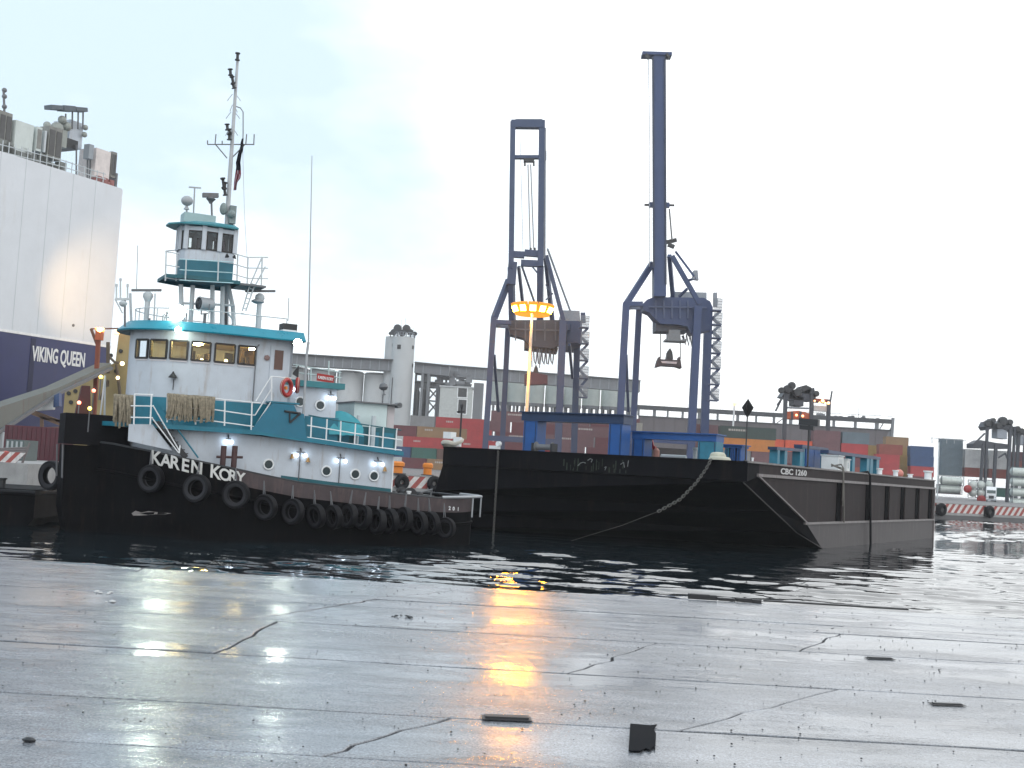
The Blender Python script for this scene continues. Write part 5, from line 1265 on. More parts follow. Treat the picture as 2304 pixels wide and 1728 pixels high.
# black pontoon moored ahead of the tug
PF = Frame(-20.5, 47.0, R(2))
o = thing('pontoon', 'low black pontoon floating ahead of the tug at the left', 'pontoon', (-24.5, 47.6, 0), R(3))
m_ = MB(); m_.extr([(-9, 0, -.5), (5.6, 0, -.5), (6.2, 0, .3), (6.2, 0, 1.42), (-9, 0, 1.42)], (0, 5.0, 0)); m_.build('hull', black, o)
m_ = MB(); m_.path([(-9, -.06, 1.3), (6.2, -.06, 1.3), (6.26, 5, 1.3)], .09, 8); m_.build('rub_rail', rubber, o)
for k in range(4):
    m_ = MB(); m_.lathe([(.12, 0), (.12, .3), (.17, .33), (.17, .38)], (-7 + k * 3.9, .6, 1.42), n=10); m_.build('bollard', dark, o)
# ================================================================== THE WHITE SHIP AND THE PIER
s0, s1 = W(0, 745, 118.0), W(238, 783, 130.0)
SH = Frame(s1.x, s1.y, math.atan2(s1.y - s0.y, s1.x - s0.x))         # x aft (to the right, away), y to the left
ship = thing('car_carrier', 'huge white and dark blue car carrier lettered VIKING QUEEN', 'ship', SH.o, SH.ang)
ship_white = M('ship_white', (0.64, 0.67, 0.71), 0.34, var=0.06, rust=0.16, rust_col=(0.53, 0.52, 0.50), scale=0.3, spec=0.5, bump=0.05, bscale=0.7)
ship_blue = M('ship_blue', (0.028, 0.034, 0.115), 0.42, var=0.18, rust=0.12, rust_col=(0.05, 0.04, 0.07), scale=0.3)
ship_red = M('ship_antifouling', (0.085, 0.016, 0.022), 0.6, var=0.25, scale=0.3)
def SHp(u, v, off=0.0): return SH.aty(u, v, off)
ZB, ZTOP = 13.75, SHp(150, 386).z
out = [(-62, 0), (0, 0), (0.6, 0.1), (1.1, 0.5), (1.4, 1.2), (1.5, 2.2), (1.5, 26), (-62, 26)]
def plan_pr(z0, z1, name, mt, parent, grow=0.0):
    mm = MB(); n = len(out); pl = [(a + (grow if a > 0 else 0), b + (-grow if b < 5 else grow)) for a, b in out]
    mm.add([(a, b, z0) for a, b in pl] + [(a, b, z1) for a, b in pl], [list(range(n))[::-1], list(range(n, 2 * n))] + [(i, (i + 1) % n, n + (i + 1) % n, n + i) for i in range(n)])
    return mm.build(name, mt, parent, smooth=25)
plan_pr(ZB + 0.25, ZTOP, 'upper_hull', ship_white, ship); plan_pr(4.0, ZB, 'lower_hull', ship_blue, ship); plan_pr(-1, 4.0, 'waterline_hull', ship_red, ship)
plan_pr(ZB, ZB + 0.25, 'white_line', M('ship_line', (0.8, 0.8, 0.8), 0.4), ship, 0.05)
for k in range(6):                                                      # shell plate seams
    x_ = -3.2 - k * 3.0
    mm = MB(); mm.box(x_, x_ + 0.03, -0.02, 0.01, ZB + 0.3, ZTOP); mm.build('plate_seam', greywhite, ship)
vs, fs = text_geo('VIKING QUEEN', 1.0, 0.05)
a, b = SHp(71, 800), SHp(190, 812); xs = [v[0] for v in vs]; wd = max(xs) - min(xs); sx = (b.x - a.x) / wd
zt_, zb_ = SHp(130, 785).z, SHp(130, 818).z; hh = (zt_ - zb_) / 0.72
mm = MB(); mm.add([((a.x + b.x) / 2 + (v[0] - (max(xs) + min(xs)) / 2) * sx, -0.04 - v[2], zb_ + v[1] * hh) for v in vs], fs); mm.build('name_lettering', M('ship_letter', (0.80, 0.80, 0.80), 0.5, var=0.03), ship, recalc=False)
mm = MB(); mm.box(SHp(78, 800).x, SHp(68, 800).x - 0.05, -0.035, 0.0, SHp(70, 900).z, ZB - 0.2); mm.build('draught_stripe', M('ship_blue_dark', (0.015, 0.018, 0.06), 0.5), ship)
mm = MB()
p = SHp(165, 732, -.02); mm.lathe([(.16, 0), (.16, .05)], (p.x, -.05, p.z), (0, 1, 0), 10); mm.build('hull_fitting', midgrey, ship)
# top deck fittings
louv = M('vent_grey', (0.22, 0.22, 0.205), 0.6, var=0.3, rust=0.15)
ventw = M('vent_pale', (0.55, 0.60, 0.58), 0.5, var=0.1)
def topbox(name, u0, v0, u1, v1, off, mt, dep=2.5, parent=ship, slats=0):
    a, b = SHp(u0, v1, off), SHp(u1, v0, off); mm = MB(); mm.box(a.x, b.x, off, off + dep, a.z, b.z); o = mm.build(name, mt, parent)
    for k in range(slats):
        x0 = a.x + (b.x - a.x) * (k + 0.12) / slats; x1 = a.x + (b.x - a.x) * (k + 0.88) / slats
        mm = MB(); mm.box(x0, x1, off - 0.06, off, a.z + (b.z - a.z) * 0.1, b.z - (b.z - a.z) * 0.1); mm.build('louvre', louv if mt is not louv else M('louvre_dark', (0.085, 0.085, 0.085), 0.6), o)
    return o
topbox('vent_house', -20, 257, 29, 325, 1.2, louv, 3, slats=3); topbox('vent_house', 31, 283, 77, 336, 1.0, ventw, 3)
topbox('vent_house', 80, 288, 96, 338, 0.9, ventw, 2, slats=1); topbox('vent_house', 98, 295, 106, 342, 0.8, greywhite, 1.5); topbox('vent_house', 106, 293, 142, 353, 0.8, louv, 2.5, slats=2)
topbox('vent_house', 212, 343, 250, 398, 1.0, M('vent_pinkish', (0.66, 0.60, 0.58), 0.5), 2.5); topbox('vent_house', 249, 344, 264, 398, 0.9, louv, 2.0, slats=2)
topbox('control_hut', 154, 279, 188, 327, 2.0, white, 2.5); topbox('hut_base', 140, 318, 176, 327, 1.9, dark, 3.0); topbox('light_box', 199, 327, 212, 356, 0.8, M('box_grey', (0.26, 0.29, 0.32), 0.5), 0.8)
for (u, v0, v1) in ((172, 326, 398), (203, 355, 408), (197, 355, 405), (163, 250, 282), (176, 252, 282), (187, 252, 282), (148, 256, 280)):
    a, b = SHp(u, v1, 1.6), SHp(u, v0, 1.6); mm = MB(); mm.tube((a.x, 1.6, a.z - .4), (b.x, 1.6, b.z), 0.09, 6); mm.build('mast_post', midgrey, ship)
mm = MB(); a, b = SHp(107, 241, 1.6), SHp(190, 248, 1.6)
for k in range(3): mm.beam(a + (b - a) * ((k + .03) / 3), a + (b - a) * ((k + .97) / 3), 1.1, .42 + .12 * (k == 1))
mm.build('radar_platform', M('platform_slate', (0.10, 0.12, 0.14), 0.6), ship)
mm = MB()
for (u, v, r_) in ((140, 270, .45), (106, 282, .4), (128, 290, .7), (150, 285, .5), (192, 287, .3), (190, 303, .3)):
    p = SHp(u, v, 1.6); mm.ball(p, r_, 10)
p = SHp(135, 305, 1.6); mm.box(p.x - 1.0, p.x + .6, 1.2, 2.4, p.z - 1.2, p.z + .6); mm.build('aerial_domes', M('dome_grey', (0.30, 0.32, 0.30), .6, .4), ship)
mm = MB(); p, q = SHp(10, 258, 1.6), SHp(8, 200, 1.6); mm.tube(p, q, .12, 6)
for v in (203, 217, 240): mm.ball(SHp(10, v, 1.6), .25, 8)
mm.build('signal_mast', midgrey, ship)
for v_off, nm in ((0, 'rail'), (16, 'rail')):
    mm = MB(); mm.path([SHp(0, 325 + v_off, .3), SHp(142, 361 + v_off * .9, .3), SHp(205, 382 + v_off * .8, .3), SHp(238, 392 + v_off * .7, .3)], .05, 5); mm.build('deck_rail', greywhite, ship)
for k in range(17):
    u = 6 + k * 14.2; p = SHp(u, 330 + u * .265, .3); mm = MB(); mm.tube((p.x, .3, ZTOP - .1), (p.x, .3, ZTOP + 1.2), .05, 5); mm.build('rail_post', greywhite, ship)
rg = random.Random(14); mm = MB()
for k in range(26):
    u = rg.uniform(0, 140); p = SHp(u, 345 + u * .26, 1.2); w_ = rg.uniform(.2, .7); mm.box(p.x - w_, p.x + w_, 1.0, 1.8, ZTOP - .1, ZTOP + rg.uniform(.4, 1.6))
mm.build('deck_gear', M('deck_gear_grey', (0.20, 0.21, 0.20), .6, .4), ship)
mm = MB()
for k in range(6):
    p = SHp(216 + k * 7, 398 + k * 2.5, .8); mm.box(p.x - .3, p.x + .3, .7, 1.4, ZTOP - .1, ZTOP + .5 + .3 * (k % 2))
mm.build('deck_gear', M('deck_gear_red', (0.30, 0.13, 0.12), .6, .4), ship)
a = SHp(266, 404, 2.5); mm = MB(); mm.box(1.2, 1.45, 1.8, 3.0, ZTOP - .2, ZTOP + 2.0); mm.build('corner_post', midgrey, ship)
# tan stern tower and the long grey quarter ramp coming down to the pier
tan = M('ramp_tower_tan', (0.33, 0.26, 0.12), 0.6, var=0.2, rust=0.15, scale=0.4)
A, B = W(137, 990, 117), W(292, 990, 117)
o = thing('ramp_tower', 'tan yellow steel tower at the ship stern behind the push pad', 'ramp tower', (A.x, 117, 0))
ww = B.x - A.x; zz = W(250, 815, 117).z; zl = W(150, 870, 117).z
mm = MB(); mm.extr([(0, 0, -1), (ww, 0, -1), (ww, 0, W(285, 742, 117).z), (ww * .72, 0, W(250, 742, 117).z), (ww * .70, 0, zz), (0, 0, zl)], (0, 5, 0)); mm.build('plating', tan, o)
for (u, v) in ((155, 885), (160, 905), (170, 880), (250, 800), (272, 790), (262, 835)):
    p = W(u, v, 117) - Vector((A.x, 117, 0)); mm = MB(); mm.lathe([(.2, -.12), (.2, 0)], (p.x, 0, p.z), (0, 1, 0), 8); mm.build('porthole', dark, o)
for (pts, r_) in (([(243, 770), (243, 840)], .18), ([(262, 820), (268, 870), (270, 890)], .15), ([(243, 800), (258, 815), (280, 818)], .12), ([(225, 900), (243, 855), (243, 870)], .12)):
    mm = MB(); mm.path([W(u, v, 116.2) - Vector((A.x, 117, 0)) for u, v in pts], r_, 6); mm.build('hydraulic_pipe', M('pipe_brown', (0.10, 0.075, 0.05), .6), o)
for (u, v, mt, r_) in ((262, 748, L_AMBER, .30), (275, 818, L_WARM, .2), (265, 850, L_WARM, .17)):
    p = W(u, v, 116) - Vector((A.x, 117, 0)); mm = MB(); mm.ball(p, r_, 10); mm.build('floodlight', mt, o)
rt = [(-.2, 916), (133, 873), (250, 817)]; rb = [(0, 969), (96, 902), (253, 825)]
def ramp_pt(u, v):
    t = u / 250.0; Y = 1 / ((1 - t) / 90.0 + t / 115.0); return W(u, v, Y)
o = thing('stern_ramp', 'long grey loading ramp slanting down from the ship to the pier', 'loading ramp', ramp_pt(0, 969))
o_ = Vector(o.location)
top = [ramp_pt(-60, 935), ramp_pt(0, 916), ramp_pt(133, 872), ramp_pt(250, 817)]; bot = [ramp_pt(-60, 1010), ramp_pt(0, 969), ramp_pt(133, 883.5), ramp_pt(250, 828)]
mm = MB(); mm.extr([q - o_ for q in top] + [q - o_ for q in bot[::-1]], (-1.4, .5, 0)); mm.build('ramp_girder', M('ramp_grey', (0.115, 0.125, 0.115), .6, var=.2, rust=.2, scale=.4), o)
mm = MB()
for a, b in zip(bot, bot[1:]): mm.beam(a - o_ + Vector((.12, -.1, 0)), b - o_ + Vector((.12, -.1, 0)), .25, .25)
mm.build('ramp_flange', midgrey, o)
mm = MB(); mm.tube(ramp_pt(3, 972) - o_, Vector((ramp_pt(3, 972).x, ramp_pt(3, 972).y, 2.0)) - o_, .3, 8); mm.build('ramp_prop', greywhite, o)
# reddish derrick post with a glowing brace at the ship side
A = W(222, 830, 112); o = thing('derrick_post', 'rust red derrick post with an orange lit brace against the white ship', 'derrick', (A.x, 112, 0))
def DP(u, v): return W(u, v, 112) - Vector((A.x, 112, 0))
mm = MB(); mm.beam((DP(223, 832).x, 0, 0), DP(223, 738), .35, .35); mm.build('post', M('derrick_rust', (0.20, 0.055, 0.03), .6, .3), o)
mm = MB(); mm.beam(DP(205, 740), DP(222, 785), .22, .22); mm.beam(DP(204, 740), DP(272, 739), .12, .12); mm.build('brace', M('derrick_brown', (0.16, 0.07, 0.04), .6, .3), o)
mm = MB(); mm.obox(DP(224, 752), (.3, 0, 0), (0, .3, 0), (0, 0, .55)); mm.build('lamp_box', M('lamp_box_orange', (0.45, 0.10, 0.03), .6), o)
sd = bpy.data.lights.new('hull_glow_spot', 'SPOT'); sd.energy = 26000; sd.color = (1.0, 0.62, 0.28); sd.spot_size = R(46); sd.spot_blend = 1.0; sd.shadow_soft_size = .4  # added spot; its warm pool stands in for lamp reflections on the hull
so = bpy.data.objects.new('hull_glow_spot', sd); so.location = W(226, 742, 111.6); so.rotation_euler = (so.location - W(203, 668, 127)).to_track_quat('Z', 'Y').to_euler(); COL.objects.link(so)
# pier gear
def pbox(name, label, cat, u0, v0, u1, v1, Y, mt, dep=2.5, group=None, extra=None):
    a, b = W(u0, v1, Y), W(u1, v0, Y); c = Vector(((a.x + b.x) / 2, Y, min(a.z, b.z)))
    o = thing(name, label, cat, c, 0, group); mm = MB(); mm.box(-(b.x - a.x) / 2, (b.x - a.x) / 2, 0, dep, 0, abs(b.z - a.z)); mm.build('body', mt, o)
    if extra: extra(o, (b.x - a.x) / 2, abs(b.z - a.z), dep)
    return o
maroon = M('maroon_steel', (0.085, 0.018, 0.028), .6, var=.25, scale=.4)
def ribs(mt, n=9):
    def f(o, hw, h, dep):
        for k in range(n):
            x0 = -hw + 2 * hw * (k + .25) / n
            mm = MB(); mm.box(x0, x0 + hw / n * .9, -.05, 0, .1, h - .1); mm.build('rib', mt, o)
    return f
c_ = pbox('cargo_container', 'long maroon container on the pier below the ramp', 'container', 5, 968, 140, 1036, 86, maroon, 2.4, 'containers standing on the pier', ribs(M('maroon_rib', (0.065, 0.014, 0.022), .6), 12))
c_.location.z = 2.0; 
c_ = pbox('cargo_container', 'small grey green container with pale posts on the pier', 'container', 10, 988, 55, 1032, 80, M('pier_green', (0.10, 0.13, 0.13), .6, .3), 2.4, 'containers standing on the pier', ribs(M('pier_pale', (0.32, 0.35, 0.36), .6), 4)); c_.location.z = 2.0
A = W(70, 930, 100); o = thing('gangway', 'brown lattice gangway slung under the ship ramp', 'gangway', (A.x, 100, 0))
def GP(u, v, d=0): return W(u, v, 100 + d) - Vector((A.x, 100, 0))
mm = MB()
for (a, b) in (((66, 922), (142, 950)), ((72, 930), (142, 958)), ((92, 940), (142, 948)), ((94, 942), (94, 964)), ((94, 964), (142, 962))): mm.beam(GP(*a), GP(*b), .25, .18)
for k in range(7): mm.beam(GP(70 + k * 11, 924 + k * 4), GP(76 + k * 11, 934 + k * 4), .12, .12)
mm.build('lattice', M('gangway_brown', (0.20, 0.13, 0.09), .6, .4), o)
mm = MB(); mm.extr([GP(66, 922), GP(120, 892), GP(119, 921), GP(75, 925)], (0, .5, 0)); mm.build('white_tarp', whiter, o)
mm = MB(); mm.extr([GP(121, 890), GP(133, 884), GP(133, 914), GP(120, 916)], (0, .6, 0)); mm.build('blue_panel', M('gangway_blue', (0.05, 0.09, 0.2), .5), o)
o = thing('mooring_buoy', 'pinkish red round buoy lying on the pier edge', 'buoy', W(11, 1044, 71.2)); o.location.z = 2.15
mm = MB(); mm.ball((0, 0, .22), .3, 12); mm.build('float', M('buoy_red', (0.45, 0.09, 0.08), .6), o, smooth=60); mm = MB(); mm.box(-.9, .3, .3, .9, -.14, .25); mm.build('cradle', M('cradle_brown', (.12, .05, .04), .7), o)
o = thing('boom_gangway', 'grey pipe rack sloping over the striped pier end', 'pipe rack', (-29.5, 71.5, 2.0))
mm = MB()
for k in range(4): mm.tube((-2.8, .2 * k, .22 + .1 * k), (1.3, .2 * k, .55 + .12 * k), .06, 6)
mm.beam((1.15, .3, 0), (1.5, .3, 1.2), .12, .1); mm.build('pipes', M('pipe_rack_grey', (.18, .16, .16), .6, .4), o)

# ================================================================== QUAY FENDERS, BOLLARDS
def quay_pt(u, along_off=-0.2):
    d = ray(u, 1100); c = Vector((0, 0, EYE)); t = ((p0 - c).dot(qn)) / d.dot(qn); q = c + d * t; return Vector((q.x, q.y, 0)) + qn * along_off
ang_q = math.atan2(qd.y, qd.x)
for u, lab in ((2114, 'black tyre quay fender nearest the barge stern'), (2222, 'black tyre quay fender below the white lorry')):
    q = quay_pt(u); o = thing('quay_fender', lab, 'fender', (q.x, q.y, 0), ang_q, 'black fenders on the far quay')
    mm = MB(); mm.torus((0, -.25, 1.25), .55, .33, (0, 1, 0), 20, 8); mm.build('tyre', rubber, o, smooth=60); mm = MB(); mm.lathe([(.55, -.2), (.55, .1)], (0, -.2, 1.25), (0, 1, 0), 16); mm.box(-.75, .75, .0, .15, .6, 1.9); mm.build('backing_plate', dark, o)
for u, w_, lab in ((893, 1.45, 'wide orange quay bollard seen right of the tug house'), (966, .85, 'narrow orange quay bollard beside the barge corner')):
    q = quay_pt(u, .6); zz = W(u, 1062, q.y).z; o = thing('quay_bollard', lab, 'bollard', (q.x, q.y, FQZ + .12), ang_q, 'orange bollards on the far quay')
    mm = MB(); mm.lathe([(w_ * .5, 0), (w_ * .5, .7), (w_ * .62, .8), (w_ * .62, 1.1), (w_ * .45, 1.25)], n=16); mm.build('post', orangep, o, smooth=40); mm = MB(); mm.lathe([(w_ * .75, 0), (w_ * .75, .1)], n=16); mm.build('base_flange', dark, o)
    mm = MB(); mm.torus((0.3, -1.0, -.75), .5, .3, (0, 1, 0), 18, 8); mm.build('tyre', rubber, o, smooth=60)

# ================================================================== CONTAINER CRANES
cr2 = M('crane_blue', (0.020, 0.044, 0.130), 0.5, var=0.15, scale=.2)
cr1 = M('crane_slate', (0.024, 0.046, 0.110), 0.5, var=0.15, scale=.2)
crg = M('crane_machinery', (0.26, 0.29, 0.33), .5, var=.15)
crl = M('crane_stair', (0.20, 0.23, 0.27), .5, var=.2)
def crane(label, Y, mt, spec):
    base = W(spec['u'], 1000, Y); o = thing('container_crane', label, 'crane', (base.x, Y, FQZ)); b0 = Vector((base.x, Y, FQZ))
    def P(u, v, d=0.0): return W(u, v, Y + d) - b0
    for (name, segs, w, dep, m2) in spec['beams']:
        for (u0, v0, u1, v1, d0, d1) in segs:
            mm = MB(); a, b = P(u0, v0, d0), P(u1, v1, d1)
            if name == 'leg': b.z = 0
            mm.beam(a, b, w * Y / F_PX, dep, up=(0, 1, 0) if abs(a.y - b.y) < 2 else (0, 0, 1)); mm.build(name, m2 or mt, o)
    for (name, poly, d0, d1, m2) in spec['plates']:
        mm = MB(); q = [P(u, v, d0) for u, v in poly]; mm.extr(q, (0, d1 - d0, 0)); mm.build(name, m2 or mt, o)
    for (name, pts, r, d, m2) in spec['cables']:
        mm = MB(); mm.path([P(u, v, d) for u, v in pts], r, 4); mm.build(name, m2 or dark, o)
    # zigzag stair with cages
    for i, (u, v) in enumerate(spec['stairs']):
        un, vn = spec['stairs'][i + 1] if i + 1 < len(spec['stairs']) else (u, v)
        mm = MB(); a = P(u - 8, v, -1); b = P(u + 13, v, -1)
        mm.box(a.x, b.x, -2, .2, b.z - .1, b.z + .1); mm.build('stair_landing', mt, o)
        mm = MB()
        for k in range(8): x_ = a.x + (b.x - a.x) * (.15 + .85 * k / 7); mm.tube((x_, -2, b.z), (x_, -2, b.z + 2.3), .07, 4)
        [mm.beam((a.x + (b.x - a.x) * .15, -2, b.z + h_), (b.x, -2, b.z + h_), .1, .1) for h_ in (.6, 1.2, 1.75, 2.3)]; mm.build('stair_rail', crl, o)
        if i + 1 < len(spec['stairs']):
            mm = MB(); mid = P(u - 6, (v + vn) / 2 , -1)
            mm.beam(P(u + 12, v, -1), mid, .85, .5); mm.beam(mid, P(un + 12, vn, -1), .85, .5); mm.build('stair_flight', mt, o)
    return o, P
z = 0
c2, P2 = crane('tall blue crane, its raised boom a single solid box', 240, cr2, dict(u=1500,
    beams=[
        ('leg', [(1409, 682, 1391, 1010, 0, 0)], 15, 1.4, None), ('leg', [(1438, 692, 1422, 1010, 22, 22)], 14, 1.4, None),
        ('leg', [(1570, 690, 1554, 1010, 0, 0)], 17, 1.4, None), ('leg', [(1594, 695, 1585, 1010, 22, 22)], 19, 1.4, None),
        ('leg_brace', [(1409, 800, 1414, 925, 2, 12)], 6, .6, None),
        ('portal_beam', [(1403, 684, 1446, 684, 0, 0)], 10, 1.26, None),
        ('sill_beam', [(1392, 985, 1560, 995, 0, 0)], 12, 1.2, None),
        ('side_beam', [(1409, 690, 1438, 690, 0, 22)], 9, 1.2, None), ('side_beam', [(1571, 700, 1594, 700, 0, 22)], 9, 1.2, None),
        ('boom', [(1482, 124, 1484, 668, 0, 0)], 27, 2.2, None),
        ('boom_flange', [(1469, 130, 1471, 600, -1.2, -1.2), (1496, 130, 1498, 640, -1.2, -1.2)], 4, .4, M('crane_blue_dark', (0.014, 0.024, 0.055), .5)),
        ('boom_head', [(1444, 124, 1510, 126, 0, 0)], 7, 3.0, None),
        ('boom_sheave', [(1455, 128, 1458, 126, -1.5, -1.5), (1504, 126, 1500, 128, -1.5, -1.5)], 12, 1.2, dark),
        ('boom_pin', [(1450, 461, 1517, 462, 0, 0)], 4, .5, dark), ('boom_pin', [(1460, 461, 1506, 462, 0, 0)], 11, 1.0, None),
        ('frame_strut', [(1468, 592, 1409, 684, 2, 0)], 10, 1.08, None), ('frame_strut', [(1512, 576, 1574, 684, 1.7, 1.7)], 10, .94, None), ('frame_strut', [(1506, 575, 1514, 668, 4, 10)], 9, 1.0, None),
        ('frame_strut', [(1470, 600, 1470, 680, 0, 6)], 5, .8, None),
        ('frame_tie', [(1546, 650, 1528, 668, 6, 8), (1540, 632, 1556, 648, 2, 2)], 4, .5, None),
        ('main_girder', [(1492, 702, 1492, 702, 7, 32), (1540, 704, 1540, 704, 7, 32)], 14, 2.0, None), ('girder_cross', [(1485, 706, 1548, 708, d_, d_) for d_ in (12, 18, 24, 31)], 7, .8, None), ('walkway', [(1470, 700, 1470, 700, 7, 30), (1562, 704, 1562, 704, 7, 30)], 4, .3, None),
        ('stiffener', [(u_, 676, u_, 716, .9, .9) for u_ in (1476, 1494, 1512, 1530, 1548)] + [(1460, 690, 1590, 692, .9, .9)], 3, .3, M('crane_blue_light', (0.05, 0.075, 0.15), .5)),
        ('platform_arm', [(1545, 632, 1566, 626, 2, 0), (1520, 566, 1562, 622, 2, 0)], 4, .4, None),
        ('floodlight_arm', [(1500, 545, 1522, 540, 0, 0), (1503, 550, 1517, 556, 0, 0)], 8, 1, dark),
    ],
    plates=[
        ('girder', [(1446, 684), (1456, 674), (1472, 668), (1584, 670), (1598, 678), (1604, 692), (1602, 742), (1556, 752), (1546, 734), (1524, 730), (1486, 728), (1474, 718), (1462, 704), (1448, 698)], 1.5, 6, None),
        ('machinery_house', [(1518, 672), (1518, 656), (1590, 658), (1590, 674)], 10, 24, crg),
        ('trolley', [(1476, 712), (1476, 744), (1548, 746), (1548, 724), (1500, 716)], 4, 10, M('trolley_steel', (0.10, 0.12, 0.16), .6, .4)),
        ('operator_cab', [(1505, 742), (1505, 764), (1498, 762), (1498, 766), (1545, 768), (1545, 762), (1532, 764), (1530, 742)], 2, 6, M('cab_grey', (0.15, 0.165, 0.18), .4, .3)),
        ('stair_head', [(1606, 658), (1606, 690), (1614, 690), (1614, 658)], -1, 0, crl),
        ('light_mount', [(1561, 608), (1558, 628), (1572, 630), (1570, 608)], 0, 1.2, crl),
        ('spreader', [(1476, 826), (1480, 810), (1484, 802), (1487, 808), (1526, 810), (1529, 802), (1532, 812), (1534, 828), (1522, 824), (1490, 822)], 2, 5, M('spreader_brown', (0.055, 0.04, 0.045), .6, .3)),
        ('head_block', [(1499, 808), (1502, 792), (1508, 783), (1513, 792), (1515, 808)], 2.5, 4.5, dark),
        ('spreader_panel', [(1487, 812), (1524, 814), (1522, 819), (1490, 817)], 1.8, 1.95, M('spreader_pale', (0.45, 0.40, 0.42), .6)),
    ],
    cables=[('hoist_rope', [(1486, 745), (1486, 806)], .09, 3, None), ('hoist_rope', [(1530, 745), (1531, 808)], .09, 3, None),
            ('boom_rope', [(1459, 130), (1462, 330), (1461, 600)], .07, -1.5, lightgrey), ('boom_rope', [(1506, 470), (1512, 540)], .16, -1, midgrey),
            ('festoon', [(1536, 755), (1542, 775), (1544, 752), (1550, 778), (1552, 752), (1557, 782), (1559, 752)], .3, 3, M('festoon', (0.12, 0.13, 0.16), .7))],
    stairs=[(1609, 700), (1609, 732), (1608, 762), (1607, 796), (1606, 830), (1604, 866), (1602, 902)]))
